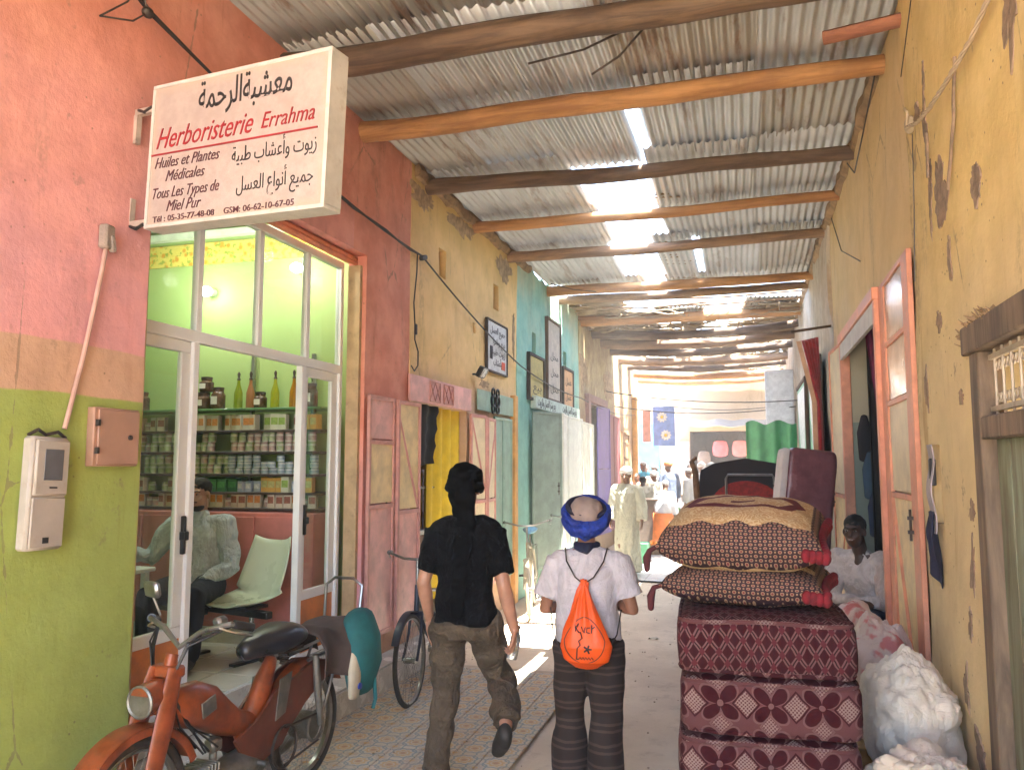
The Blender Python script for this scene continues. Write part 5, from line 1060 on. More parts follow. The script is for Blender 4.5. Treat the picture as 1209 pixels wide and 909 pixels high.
def cush_mat(kind):
    g = G('woven_' + kind); v, x, y, z, p, q = pq(g); w = weave(g, v, p, q); n = g.noise(v, 9, 4, .6)
    if kind == 'diamond':
        a, b = p / .064, q / .1; l1, l2 = g.ab(g.wrap(a + b, 1.0)), g.ab(g.wrap(a - b, 1.0)); m = g.mn(l1, l2)
        col = g.mix(g.lt(m, .17), MR, PK); col = g.mix(g.lt(m, .05), col, DK); r = g.mx(l1, l2); col = g.mix(g.lt(r, .2), col, (.11, .02, .03))
        col = g.mix(g.lt(g.ab(g.wrap(a * 2, 1.0)), .12) * g.gt(m, .17) * .4, col, DK)
    else:
        A, B = .2, .17; a, b = g.wrap(p, A), g.wrap(q + .03, B); a2, b2 = g.wrap(p + A / 2, A), g.wrap(q + .03 + B / 2, B)
        def ros(u, t, R):
            d = g.ab(u) * 1.1 + g.ab(t); k = g.m('SINE', u * 420) * g.m('SINE', t * 420); return g.lt(d, R) * g.gt(k + (d / R) * -.1, -.15), g.lt(g.ab(d - R - .008), .005)
        def petals(u, t):
            an = g.m('ARCTAN2', t, u); d = g.m('SQRT', u * u + t * t); rr = g.ab(g.m('COSINE', an * 2 + pi / 2)) * .075 + .012; return g.lt(d, rr), g.lt(g.ab(d - rr - .006), .004)
        p1, e1 = petals(a, b); r1, f1 = ros(a2, b, .05); r2, f2 = ros(a, b2, .038)
        col = g.mix(p1, (.13, .05, .055), MR); col = g.mix(e1, col, PK); col = g.mix(f1, col, MR); col = g.mix(r1, col, (.3, .22, .2)); col = g.mix(f2, col, PK); col = g.mix(r2, col, (.26, .18, .17)); col = g.mix(g.lt(g.m('SQRT', a * a + b * b), .012), col, PK)
    col = g.mul(.5, col, g.mix(g.step(w, -.8, .8), (.6, .6, .6), (1, 1, 1))); col = g.mul(.5, col, g.mix(n, (.6, .58, .56), (1.0, 1.0, 1.0)))
    return g.fin(col, .85, 0.0, w * .5 + n * 2, .0025, .6, Specular_IOR_Level=.2)
CM = [cush_mat('diamond'), cush_mat('rosette'), cush_mat('leaf')]
def cushion(c, d, mt, label, seed, rz):
    t = localthing('floor_cushion', label, 'cushion', c, (0, 0, rz)); n = 26; mb = MB(); P = []; F = []; idx = {}
    w, l, h = d
    def sq(a, e): return (abs(a) ** e) * (1 if a > 0 else -1)
    NU, NV = 64, 26
    for j in range(NV + 1):
        ph = -pi / 2 + pi * j / NV
        for i in range(NU):
            th = 2 * pi * i / NU; e1, e2 = .22, .14
            cx = sq(cos(ph), e1) * sq(cos(th), e2); cy = sq(cos(ph), e1) * sq(sin(th), e2); cz = sq(sin(ph), e1)
            p = Vector((cx * w / 2, cy * l / 2, cz * h / 2))
            edge = abs(cz); bul = .02 * (1 - edge ** 4) + .0; p.x += (cx) * bul; p.y += cy * bul; p.z += cz * .012 * (1 - max(abs(cx), abs(cy)) ** 4)
            p += Vector((nz(p, 6, seed), nz(p, 6, seed + 5), .7 * nz(p, 4, seed + 9))) * .007
            P.append((p.x, p.y, p.z + h / 2))
    mb.add(P, [(j * NU + i, j * NU + (i + 1) % NU, (j + 1) * NU + (i + 1) % NU, (j + 1) * NU + i) for j in range(NV) for i in range(NU)])
    mb.build('cushion', mt, t, smooth=True)
    for zz in (.02, h - .018):
        pth = []
        for i in range(120):
            th = 2 * pi * i / 120; sx = (abs(cos(th)) ** .16) * (1 if cos(th) > 0 else -1); sy = (abs(sin(th)) ** .16) * (1 if sin(th) > 0 else -1)
            q = Vector((sx * (w / 2 + .002), sy * (l / 2 + .002), zz)); q += Vector((nz(q, 9, seed), nz(q, 9, seed + 2), nz(q, 9, seed + 4))) * .009; pth.append(q)
        MB().loft(pth, [.011], n=7, closed=True).build('piping', CM[2], t)
    return t
crz = radians(3)
for k, (dz, mt, lb, ox) in enumerate(((.15, CM[1], 'maroon rosette floor cushion at the very bottom of the stack', .0), (.393, CM[1], 'maroon rosette floor cushion third from the top of the stack', -.015), (.636, CM[1], 'maroon rosette floor cushion second from the top of the stack', .0), (.879, CM[0], 'maroon floor cushion with diamond lattice, topmost of the thick ones', -.01))):
    cushion((.035 + ox, 3.93, .045 + dz), (.69, .72, .236), mt, lb, k * 11.3, crz + (.02 if k == 1 else 0))
tag(MB().box((.04, 3.95, .1), (.66, .7, .18), (0, 0, crz), .006).build('low_crate', PLANK), 'low wooden crate under the stack of maroon cushions', 'crate')
def pillow_mat(top):
    g = G('pillow_brocade' if top else 'pillow_circles'); v, x, y, z = g.xyz('Object'); w = weave(g, v, x, y); nn = g.noise(v, 10, 4, .6)
    GOLD, NV_, CRM = (.42, .27, .13), (.03, .014, .022), (.32, .22, .14)
    a, b = g.wrap(x, .04), g.wrap(y + z * 1.4, .046); d = g.m('SQRT', a * a + b * b * .8); a2, b2 = g.wrap(x + .02, .04), g.wrap(y + z * 1.4 + .023, .046); d2 = g.m('SQRT', a2 * a2 + b2 * b2 * .8)
    col = g.mix(g.lt(g.ab(d - .0125), .004), CRM, NV_); col = g.mix(g.lt(g.ab(d2 - .0125), .004), col, NV_); col = g.mix(g.lt(g.mn(d, d2), .005), col, (.2, .04, .05))
    scr = g.m('SINE', g.noise(v, 16, 2, .5) * 60) ; gold = g.mix(g.gt(scr, .2), GOLD, (.55, .42, .25))
    yy = y + .03; inner = g.lt(g.mx(g.ab(x) * .8, g.ab(yy) * 1.0) + g.m('COSINE', g.ab(x) * 40) * .008, .25)
    if top:
        col = g.mix(inner, col, gold); ax_ = g.ab(x); ay_ = g.ab(yy - .02)
        md = g.mx(ay_ - .0, (ax_ - .17) * 1.2 + ay_ * .5); col = g.mix(g.lt(md, .13), col, (.1, .008, .014)); col = g.mix(g.lt(g.mx(ay_, (ax_ - .14) + ay_ * .7), .085), col, gold); col = g.mix(g.lt(g.mx(ay_, ax_ * .4), .022), col, (.1, .008, .014)); 
    else: col = g.mix(g.lt(g.ab(y + .1), .04) * g.lt(g.ab(x), .3), col, gold)
    col = g.mul(.4, col, g.mix(nn, (.6, .58, .56), (1, 1, 1)))
    return g.fin(col, .7, 0.0, w * .5 + nn * 2, .0025, .5, Specular_IOR_Level=.2)
PMT = [pillow_mat(True), pillow_mat(False)]
RF = paint('red_fringe', (.16, .006, .014), .9, var=.4, sc=30); OF = paint('orange_fringe', (.45, .17, .07), .9, var=.3, sc=30)
def pillow(c, w, l, h, mt, label, rz, tx):
    t = localthing('pillow', label, 'pillow', c, (tx, 0, rz)); mb = MB()
    def fn(sg):
        def q(u, v):
            a, b = 2 * u - 1, 2 * v - 1; k = max(0, (1 - abs(a) ** 3.2) * (1 - abs(b) ** 3.2)) ** .42
            pin = 1 - .07 * (1 - abs(b) ** 2) * abs(a) ** 3; pin2 = 1 - .07 * (1 - abs(a) ** 2) * abs(b) ** 3
            wr_ = .012 * nz((a * 2, b * 2, sg), 1.7, h * 40) * k
            return (a * w / 2 * pin, b * l / 2 * pin2, h * .5 + sg * (h / 2 * k + wr_) * (1.0 if sg > 0 else .9))
        return q
    mb.sheet(fn(1), 40, 40); o = MB().sheet(fn(-1), 40, 40); o.f = [f[::-1] for f in o.f]; mb.add(o.v, o.f)
    mb.build('cover', mt, t, smooth=True)
    ex = lambda b: w / 2 * (1 - .07 * (1 - b * b))
    MB().loft([(ex(k / 12 - 1) - .03, (k / 12 - 1) * l * .44, h * .5) for k in range(25)], [(.022, .03 * (1 + .15 * sin(k * 2.3))) for k in range(25)], side=(1, 0, 0), n=10, cap=2).build('trim_band', OF, t, smooth=True)
    fr_ = MB()
    for k in range(15):
        b_ = -1 + k / 7; y = b_ * l * .455; x = ex(b_)
        fr_.ell((x + .008, y, h * .5 - .002), (.02, .024, .02), 10, 7); fr_.ell((x + .014, y, h * .5 - .026), (.014, .018, .022), 8, 6)
    for k in range(4): fr_.ell((w / 2 - .07 + .025 * k, -l * .5 + .004 * k, h * .5 - .01 - .004 * k), (.022, .02, .03), 8, 6)
    fr_.build('fringe', RF, t, smooth=True)
    MB().loft([(-w / 2 + .01, -l * .47, h * .5), (-w / 2 - .02, -l * .49, h * .45), (-w / 2 - .035, -l * .49, h * .5 - .05), (-w / 2 - .036, -l * .49, h * .5 - .1)], [.01, .012, .018, .014], n=8, cap=2).build('corner_tassel', paint('maroon_fringe', (.07, .012, .018), .9), t, smooth=True)
    return t
pillow((-.02, 3.98, 1.163), .7, .62, .2, PMT[1], 'lower patterned pillow on the cushion stack, circles and gold', radians(-8), radians(1))
pillow((-.03, 4.0, 1.325), .71, .69, .31, PMT[0], 'upper gold brocade pillow with maroon medallion on the stack', radians(-6), radians(8))

# ---------------------------------------------------------------- plastic bags
g = G('thin_white_plastic'); v, x, y, z = g.xyz('Object'); n = g.noise(v, 9, 7, .75, 2.0); n2 = g.noise(v, 3, 3)
col = g.mix(g.step(n2, .5, .68) * .6, (.8, .72, .62), (.66, .48, .34)); PLB = g.fin(col, .3, 0.0, n, .02, 1.0, Subsurface_Weight=.3, Subsurface_Radius=(.05, .04, .03))
g = G('thin_pink_plastic'); v, x, y, z = g.xyz('Object'); n = g.noise(v, 7, 6, .7, 1.2); n2 = g.noise(v, 6, 3)
PLP = g.fin(g.mix(g.step(n2, .52, .6), (.66, .54, .5), (.6, .2, .2)), .35, 0.0, n, .02, .8)
def crumple(c, r, mt, nm, label, cat, seed, knot=True, amp=.16):
    mb = MB().ell((0, 0, r[2]), (1, 1, 1), 120, 84); P = []
    for p in mb.v:
        q = Vector((p[0], p[1], p[2] - r[2])); f = 1 + amp * (abs(nz(q, 1.6, seed)) * 1.6 - .3) + amp * .5 * (abs(nz(q, 4.2, seed)) - .2) + amp * .3 * (abs(nz(q, 9, seed)) - .2) + amp * .12 * abs(nz(q, 21, seed))
        zz = q.z * f; zz = max(zz, -.86); P.append((q.x * f * r[0], q.y * f * r[1], (zz + .86) * r[2]))
    mb.v = P
    if knot:
        for s, a in ((1, .4), (-1, .9)): mb.loft([(0, 0, r[2] * 1.75), (s * .02, .01, r[2] * 1.95), (s * .07 * a, .02, r[2] * 2.1)], [(.05, .03), (.02, .015), (.04, .008)], n=10, cap=2)
    o = mb.build(nm, mt, smooth=True, local=True, loc=c); tag(o, label, cat); return o
bx_ = MB().box((.66, 3.72, .17), (.42, .5, .3), (0, 0, .1), .006); tag(bx_.build('carton', paint('cardboard', (.34, .26, .15), .8, var=.25)), 'brown cardboard carton under the white plastic bags', 'carton')
crumple((.64, 3.7, .325), (.23, .24, .17), PLB, 'plastic_bag', 'big crumpled white plastic bag, lowest beside the cushion stack', 'bag', 3, False, .3)
crumple((.68, 4.25, .35), (.2, .23, .3), PLB, 'plastic_bag', 'full white plastic bag standing behind the crumpled one', 'bag', 9, False, .2)
crumple((.68, 5.1, .25), (.2, .22, .36), PLP, 'plastic_bag', 'full pale bag with pink print behind the white bags', 'bag', 15, False, .16)
crumple((.62, 5.75, .3), (.2, .22, .33), PLP, 'plastic_bag', 'rounded pink flowered bag in front of the seated man in white', 'bag', 21, False, .12)
for c, lb in (((.68, 4.25, .012), 'brown carton holding up the standing white bag'), ((.68, 5.1, .012), 'brown carton below the pale pink printed bag'), ((.62, 5.75, .012), 'brown carton below the rounded flowered bag')):
    tag(MB().box((c[0], c[1], .17 if c[1] < 4.5 else .14), (.34, .36, .32 if c[1] < 4.5 else .24), None, .006).build('carton', paint('cardboard', (.34, .26, .15))), lb, 'carton')

# ---------------------------------------------------------------- mattresses, curtain, armchair, chair at right
PW = paint('plastic_wrapped_maroon', (.2, .08, .095), .25, var=.3, sc=5, bump=.8, bsc=14, bd=.01); WS = paint('mattress_white', (.6, .56, .56), .5, var=.1)
for (x, y, rz, tl, lb) in ((.42, 7.55, 14, 9, 'maroon mattress wrapped in clear plastic leaning beside the doorway, nearer one'), (.5, 7.9, 5, 7, 'maroon mattress wrapped in clear plastic leaning behind the first')):
    t = localthing('mattress', lb, 'mattress', (x - .15, y, .03), (radians(-4), radians(tl), radians(rz)))
    mb = MB().box((0, 0, .96), (.26, .6, 1.9), None, .05); 
    mb = MB(); 
    def mf(c, d, e1=.16):
        o = MB(); P = []; NU, NV = 40, 24
        for j in range(NV + 1):
            ph = -pi / 2 + pi * j / NV
            for i in range(NU):
                th = 2 * pi * i / NU; s_ = lambda a, e: (abs(a) ** e) * (1 if a > 0 else -1)
                p = Vector((s_(cos(ph), e1) * s_(cos(th), .2) * d[0] / 2, s_(cos(ph), e1) * s_(sin(th), .2) * d[1] / 2, s_(sin(ph), e1) * d[2] / 2)); p.x += .014 * nz(p, 3, x * 9); P.append(p + Vector(c))
        return o.add(P, [(j * NU + i, j * NU + (i + 1) % NU, (j + 1) * NU + (i + 1) % NU, (j + 1) * NU + i) for j in range(NV) for i in range(NU)])
    mf((0, 0, .96), (.42, .24, 1.92)).build('cover', PW, t, smooth=True)
    mf((-.23, .0, .96), (.06, .22, 1.88)).build('side_band', WS, t, smooth=True)
rc = thing('red_curtain', 'long red curtain with gold edge hanging on the right wall', 'curtain', (.8, 9.6, .8))
g = G('red_velvet'); v, x, y, z = g.xyz('Object'); n = g.noise(v, 12, 4, .6); CURT = g.fin(g.mix(g.step(n, .35, .65), (.22, .006, .01), (.42, .02, .03)), .8, 0.0, n, .004, .4, Sheen_Weight=.4)
def rcf(u, v): return (.8 - .22 * (1 - u) * (1 - .75 * min(1, v * 3)) + .035 * sin(u * 26) * (.4 + v), lerp(9.55, 9.95, u) , 3.28 - v * 2.35 - .1 * (1 - u) * (v < .02))
MB().sheet(rcf, 50, 24, .006).build('cloth', CURT, rc, smooth=True)
MB().sheet(lambda u, v: tuple(Vector(rcf(.0, v)) + Vector((-.008 - .05 * u, -.012, 0))), 3, 24, .004).build('gold_edge', paint('gold_trim', (.55, .33, .2), .6), rc)
MB().cyl((.5, 9.6, 3.3), (.94, 9.8, 3.38), .015, n=8).build('curtain_rod', DARKW, rc)
mc = thing('magenta_curtain', 'dark magenta curtain knotted inside the right doorway', 'curtain', (1.3, 7.0, 1.2))
MB().sheet(lambda u, v: (lerp(.985, 1.2, .5 + (u - .5) * (1 - .65 * min(1, v * 1.6) ** .8)) + .03 * v, 7.55 + .03 * sin(u * 22) * (1 - .4 * v), 3.0 - v * 1.25), 40, 20, .008).build('cloth', paint('magenta_cloth', (.16, .012, .06), .7, var=.35), mc, smooth=True)
dk = MB().sheet(lambda u, v: (lerp(1.02, 1.19, u), 7.68 + .02 * sin(u * 15), 3.0 - v * 2.75), 30, 6, .01); tag(dk.build('dark_sheet', paint('black_cloth', (.012, .012, .01))), 'black sheet behind the magenta curtain', 'curtain')  # plain black sheet filling the space behind the magenta cloth
bj = thing('hanging_jackets', 'dark and blue clothes hanging on the two tone wall inside the right doorway', 'clothes', (2, 8.9, 1.3))
for k, c in enumerate(((.02, .02, .025), (.05, .1, .16), (.03, .05, .1))): MB().loft([(1.06 + k * .03, 8.31 - .03 * k, 2.25 - k * .35), (1.06 + k * .03, 8.3 - .03 * k, 2.1 - k * .35), (1.06 + k * .03, 8.3 - .03 * k, 1.85 - k * .35)], [(.03, .02), (.07, .03), (.06, .03)], side=(1, 0, 0), n=12, cap=2).build('garment', paint('garment_%s' % 'abc'[k], c, .9), bj, smooth=True)
# ornate armchair seen from the back and a steel framed chair before it
ac = localthing('armchair', 'dark carved armchair back with red upholstery behind the pillows', 'armchair', (-.05, 9.7, .03), radians(4))
VN = paint('black_velvet', (.02, .015, .015), .8, var=.3); RV = paint('red_upholstery', (.3, .025, .02), .8, var=.4, sc=20)
bkp = [(-.5, .9), (-.53, 1.5), (-.5, 1.7), (-.35, 1.78), (0, 1.84), (.35, 1.78), (.5, 1.7), (.53, 1.5), (.5, .9)]
MB().prism(bkp, .0, .12).build('backrest', VN, ac); MB().prism([(.38 * cos(a) * 1.0, 1.32 + .26 * sin(a)) for a in [2 * pi * k / 28 for k in range(28)]], -.03, .0).build('back_panel', RV, ac)
for s in (-1, 1):
    MB().loft([(s * .5, -.02, .95), (s * .55, -.05, 1.4), (s * .56, -.05, 1.66), (s * .6, -.04, 1.8), (s * .56, -.04, 1.84)], [.03, .035, .035, .03, .02], n=8, cap=2).build('carved_post', wood('carved_wood', (.25, .14, .07), (.09, .05, .03)), ac)
    MB().loft([(s * .48, -.1, .0), (s * .48, -.1, .5), (s * .5, .05, .95)], [.03], n=8).build('leg', DARKW, ac); MB().loft([(s * .48, -.55, 0), (s * .48, -.55, .55)], [.03], n=8).build('leg', DARKW, ac)
MB().box((0, -.3, .75), (1.0, .6, .45), None, .06).build('seat', VN, ac)
fc = localthing('steel_chair', 'steel tube chair with a dark seat in front of the carved armchair', 'chair', (.0, 8.75, .03), radians(4))
MB().tube([(-.24, 0, 0), (-.24, 0, 1.62), (-.22, 0, 1.66), (.22, 0, 1.66), (.24, 0, 1.62), (.24, 0, 0)], .014, 8).build('back_frame', CHR, fc)
MB().box((0, -.22, 1.12), (.44, .42, .05), None, .02).build('seat', paint('dark_vinyl', (.04, .05, .08), .25), fc)
for s in (-1, 1): MB().tube([(s * .22, -.42, 0), (s * .22, -.42, 1.1), (s * .22, 0, 1.12)], .012, 6).build('leg', CHR, fc)
# green tarpaulin, white wall cupboard farther down on the right
tp = MB().sheet(lambda u, v: (lerp(-.05, .82, u), 15.2 + .05 * sin(u * 20), 2.55 - v * 1.2 + .04 * sin(u * 12)), 40, 8, .01)
tag(tp.build('green_tarpaulin', paint('green_tarp', (.1, .28, .12), .6, var=.2)), 'light green tarpaulin hung across a stall on the right', 'tarpaulin')
wc = MB().box((.62, 17.2, 2.95), (.55, .35, 1.5), None, .02); tag(wc.build('white_panel', paint('panel_white', (.68, .7, .72), .5)), 'tall white panel above the green tarpaulin', 'panel')
for x0, z in ((-.9, 3.0), (-.4, 2.6)): pass
for a, b, s, lb in (((-2.9, 17, 3.35), (.92, 16, 3.0), .12, 'upper thin wire sagging across the alley before the daisy board'), ((-2.9, 18, 3.1), (.92, 17, 2.95), .15, 'lower thin wire sagging across the alley before the daisy board'), ((-2.9, 21, 3.5), (.9, 20, 3.2), .2, 'farthest thin wire sagging across the end of the alley')): tag(MB().tube(sag(a, b, s, 14), .01, 5).build('overhead_wire', WIRE), lb, 'wire')

# ---------------------------------------------------------------- far market
mt_ = thing('picture_board', 'blue board with white and yellow daisy flowers hanging near the alley end', 'picture', (-2.25, 22.6, 2.1))
MB().b2((-2.55, 22.6, 2.3), (-1.95, 22.63, 3.4), .005).build('board', paint('picture_blue', (.2, .3, .6), .5), mt_)
for cx, cz in ((-2.3, 3.1), (-2.2, 2.6)):
    fp = MB()
    for k in range(10): a = 2 * pi * k / 10; fp.ell((cx + .1 * cos(a), 22.59, cz + .1 * sin(a)), (.05, .006, .03), 8, 5, (0, -a, 0))
    fo = fp.build('flower', LBW, mt_); MB().ell((cx, 22.58, cz), (.045, .012, .045), 10, 6).build('flower_centre', paint('yolk', (.7, .5, .05)), fo)
pk_ = MB().b2((-2.8, 22.3, 2.4), (-2.58, 22.34, 3.3), .01); tag(pk_.build('hanging_towel', paint('towel_pink', (.6, .32, .26), .9)), 'salmon towel hanging left of the daisy picture', 'towel')
for k, (x, z, c, s, lb) in enumerate(((-.95, 2.35, (.6, .14, .16), .36, 'red shoulder bag hanging first at the far stall'), (-.3, 2.35, (.62, .16, .15), .36, 'red shoulder bag hanging second at the far stall'), (.25, 2.0, (.6, .42, .62), .34, 'lilac bag hanging low at the far stall'), (-1.5, 2.0, (.2, .15, .12), .3, 'brown bag hanging at the left of the far stall'))):
    t = localthing('hanging_bag', lb, 'bag', (x, 28.6, z)); MB().loft([(0, 0, -.2), (0, 0, 0), (0, 0, .2)], [(s * .7, .1), (s * .75, .12), (s * .6, .06)], side=(1, 0, 0), n=14, cap=2).build('pouch', paint('bag_%s' % 'abcd'[k], c, .5), t, smooth=True)
    MB().tube([(-s * .4, 0, .22), (0, 0, .55), (s * .4, 0, .22)], .015, 5).build('strap', IRON, t)
MB_aw = MB().sheet(lambda u, v: (lerp(-2.2, 2.4, u), lerp(27.4, 28.95, v), 3.05 + .3 * v + .03 * sin(u * 30)), 40, 6, .02); tag(MB_aw.build('awning', paint('awning_grey', (.4, .38, .36), .7, dirt=.3)), 'grey cloth awning over the far market stall', 'awning')
ch = localthing('counter', 'dark wooden chest like counter beside the far walkers', 'counter', (-2.05, 17.6, .03), 0)
MB().b2((-.32, -.25, 0), (.32, .25, 1.0), .01).build('body', paint('counter_brown', (.16, .12, .09), .6, var=.3), ch); MB().b2((-.36, -.29, 1.0), (.36, .29, 1.04), .006).build('counter_top', DARKW, ch)
gc = MB().box((-2.0, 14.9, .21), (.42, .4, .36), None, .01); tag(gc.build('crate', paint('crate_green', (.03, .13, .06), .6)), 'dark green crate standing behind the man in the white robe', 'crate')
ob_ = thing('fruit_crate', 'crate of oranges on the ground near the far counter', 'crate', (-1.78, 16.4, .03)); MB().b2((-1.98, 16.2, .03), (-1.58, 16.6, .2), .01).build('box', PLANK, ob_)
for k in range(14): o = MB().ell((-1.92 + .09 * (k % 4), 16.26 + .09 * (k // 4), .24), (.05, .05, .048), 10, 6).build('orange', paint('orange_peel', (.75, .22, .02), .5), ob_)
gt = thing('produce_table', 'low green draped table with goods near the far crowd', 'table', (-1.3, 18.4, .03))
MB().b2((-1.65, 18.1, .03), (-.9, 18.8, .72), .02).build('drape', paint('drape_green', (.03, .12, .06), .8), gt); MB().b2((-1.7, 18.05, .72), (-.85, 18.85, .75), .006).build('tabletop', PLANK, gt)
for k in range(6): tag(MB().ell((-1.55 + .12 * k, 18.35 + .1 * (k % 2), .80), (.06, .06, .05), 10, 6).build('vegetable', paint('veg_%s' % 'ab'[k % 2], ((.1, .25, .05), (.4, .35, .3))[k % 2], .6)), 'small heap of produce on the green draped table', 'produce', 'produce on the far green table')

# ---------------------------------------------------------------- litter and grit on the ground
rnd = random.Random(21); gt_ = MB()
for k in range(900):
    x = rnd.uniform(-2.75, .85); y = rnd.uniform(3.6, 13) if rnd.random() < .8 else rnd.uniform(13, 20)
    if rnd.random() < .5: x = -2.72 + abs(rnd.gauss(0, .22)) if rnd.random() < .5 else .88 - abs(rnd.gauss(0, .25))
    r = rnd.uniform(.003, .011); zz = gz(x, y) + (.03 if x < -1.44 and y < 7 else 0) + (.03 if x < -1.2 and y > 12.6 else 0)
    gt_.ell((x, y, zz + r * .4), (r, r * rnd.uniform(.6, 1), r * .6), 5, 3)
tag(gt_.build('grit', paint('grit', (.3, .24, .18), .95, var=.5, sc=2), kind='stuff'), 'scattered grit and pebbles over the alley floor', 'grit')
for k, (x, y, c, lb) in enumerate(((-.35, 6.3, (.5, .45, .38), 'crumpled pale paper scrap on the bare floor beyond the cushions'), (.45, 5.2, (.3, .22, .14), 'torn brown paper scrap by the right wall near the bags'), (-1.0, 8.6, (.55, .52, .46), 'small white paper scrap in the middle of the alley'))):
    o = MB().sheet(lambda u, v: (x + .09 * (u - .5) + .01 * sin(v * 9 + k), y + .07 * (v - .5), gz(x, y) + .012 + .012 * sin(u * 7 + k) * cos(v * 6)), 8, 8, .001).build('paper_scrap', paint('scrap_%s' % 'abc'[k], c, .8)); tag(o, lb, 'litter')
# ---------------------------------------------------------------- people
TMP = bpy.data.collections.new('temporary')
COL.children.link(TMP)
def fuse(mb, name, mat, vox=.008, sm=4, disp=None, parent=None, fac=.5):
    """one continuous surface grown over overlapping lofts"""
    me = bpy.data.meshes.new('t'); me.from_pydata([tuple(v) for v in mb.v], [], mb.f); o = bpy.data.objects.new('t', me); TMP.objects.link(o)
    r = o.modifiers.new('r', 'REMESH'); r.mode = 'VOXEL'; r.voxel_size = vox; r.use_smooth_shade = True
    if sm: s = o.modifiers.new('s', 'SMOOTH'); s.iterations = sm; s.factor = fac
    dg = bpy.context.evaluated_depsgraph_get(); n = bpy.data.meshes.new_from_object(o.evaluated_get(dg)); n.name = name
    bpy.data.objects.remove(o); bpy.data.meshes.remove(me)
    if disp:
        nm = [v.normal.copy() for v in n.vertices]
        for v, q in zip(n.vertices, nm): v.co += disp(v.co, q)
        n.update()
    n.materials.clear(); n.materials.append(mat); n.polygons.foreach_set('use_smooth', [True] * len(n.polygons))
    ob = bpy.data.objects.new(name, n); COL.objects.link(ob); ob.parent = parent
    return ob
def folds(amp=.006, sc=9, st=(1, 1, .35), seed=0, az=0.0, n=9):
    def d(p, q):
        k = nz((p.x * st[0], p.y * st[1], p.z * st[2]), sc, seed); a = abs(k) ** .7 * (1 if k > 0 else -1)
        r = a * amp + .4 * amp * nz(p, sc * 2.4, seed + 3)
        if az: r += az * sin(atan2(p.y, p.x) * n + 2 * nz((0, 0, p.z), 2, seed)) * max(0, 1.1 - p.z)
        return q * r
    return d
def skin(nm, c):
    if nm in _M: return _M[nm]
    g = G(nm); v, x, y, z = g.xyz('Object'); n = g.noise(v, 14, 5, .6); col = g.mix(g.step(n, .3, .7), tuple(a * .8 for a in c), c)
    _M[nm] = g.fin(col, .5, 0.0, g.noise(v, 90, 3), .0015, .4, Subsurface_Weight=.08, Subsurface_Radius=(.02, .008, .005)); return _M[nm]
SK_L = skin('light_skin', (.46, .24, .16)); SK_D = skin('dark_skin', (.075, .038, .024)); SK_M = skin('brown_skin', (.2, .1, .062))
def frame(fwd, up=(0, 0, 1)):
    f = Vector(fwd).normalized(); u = Vector(up); r = f.cross(u).normalized(); u = r.cross(f); return Matrix(((r.x, f.x, u.x), (r.y, f.y, u.y), (r.z, f.z, u.z))).to_4x4()
def headshape(mb, c, fwd, s=1.0, face=True):
    R = Matrix.Translation(c) @ frame(fwd) @ Matrix.Scale(s, 4); b = len(mb.v)
    m = MB(); m.ell((0, -.012, .035), (.074, .095, .085), 20, 14); m.ell((0, .02, -.03), (.062, .075, .085), 20, 12); m.ell((0, .045, -.085), (.036, .035, .03), 12, 8)
    m.loft([(0, .086, .025), (0, .104, -.005), (0, .116, -.026)], [(.009, .008), (.012, .01), (.016, .012)], side=(1, 0, 0), n=8, cap=2)
    m.ell((0, .083, -.058), (.026, .014, .012), 10, 6); m.ell((0, .08, .034), (.05, .018, .01), 12, 6)
    for q in (-1, 1): m.ell((q * .076, -.005, -.005), (.011, .02, .03), 10, 7, (0, 0, q * -.3)); m.ell((q * .04, .062, -.022), (.022, .02, .018), 8, 6)
    mb.add(m.v, m.f, R); return R
def faceparts(R, par, s_skin, brow=(.01, .008, .006), mouth=(.25, .1, .08), smile=False, sc=1):
    EW = paint('eye_white', (.34, .31, .28), .3, bump=0); ED = paint('eye_dark', (.01, .008, .006), .15, bump=0)
    for q in (-1, 1):
        e = MB(); e.ell((0, 0, 0), (.0115, .009, .0055), 12, 8); e.v = [tuple(R @ (Vector(p) + Vector((q * .031, .083, .012)))) for p in e.v]; eo = e.build('eye', EW, par, local=True, smooth=True)
        e = MB(); e.ell((0, 0, 0), (.0062, .004, .0055), 10, 6); e.v = [tuple(R @ (Vector(p) + Vector((q * .031, .093, .011)))) for p in e.v]; e.build('iris', ED, eo, local=True, smooth=True)
        e = MB().loft([(q * .014, .094, .03), (q * .034, .092, .036), (q * .05, .078, .03)], [(.003, .004), (.004, .004), (.002, .002)], n=6, cap=2); e.v = [tuple(R @ Vector(p)) for p in e.v]; e.build('eyebrow', paint('brow_black', brow, .9), par, local=True)
    e = MB().loft([(-.024, .088, -.056 + .006 * smile), (0, .099, -.06), (.024, .088, -.056 + .006 * smile)], [(.004, .003), (.008, .005), (.004, .003)], n=8, cap=2); e.v = [tuple(R @ Vector(p)) for p in e.v]
    e.build('mouth', paint('lips_%d' % int(mouth[0] * 100), mouth, .4), par, local=True, smooth=True)
    if smile: e = MB().box((0, .1, -.056), (.03, .006, .008), None, .002); e.v = [tuple(R @ Vector(p)) for p in e.v]; e.build('teeth', paint('teeth', (.42, .4, .36), .3), par, local=True)
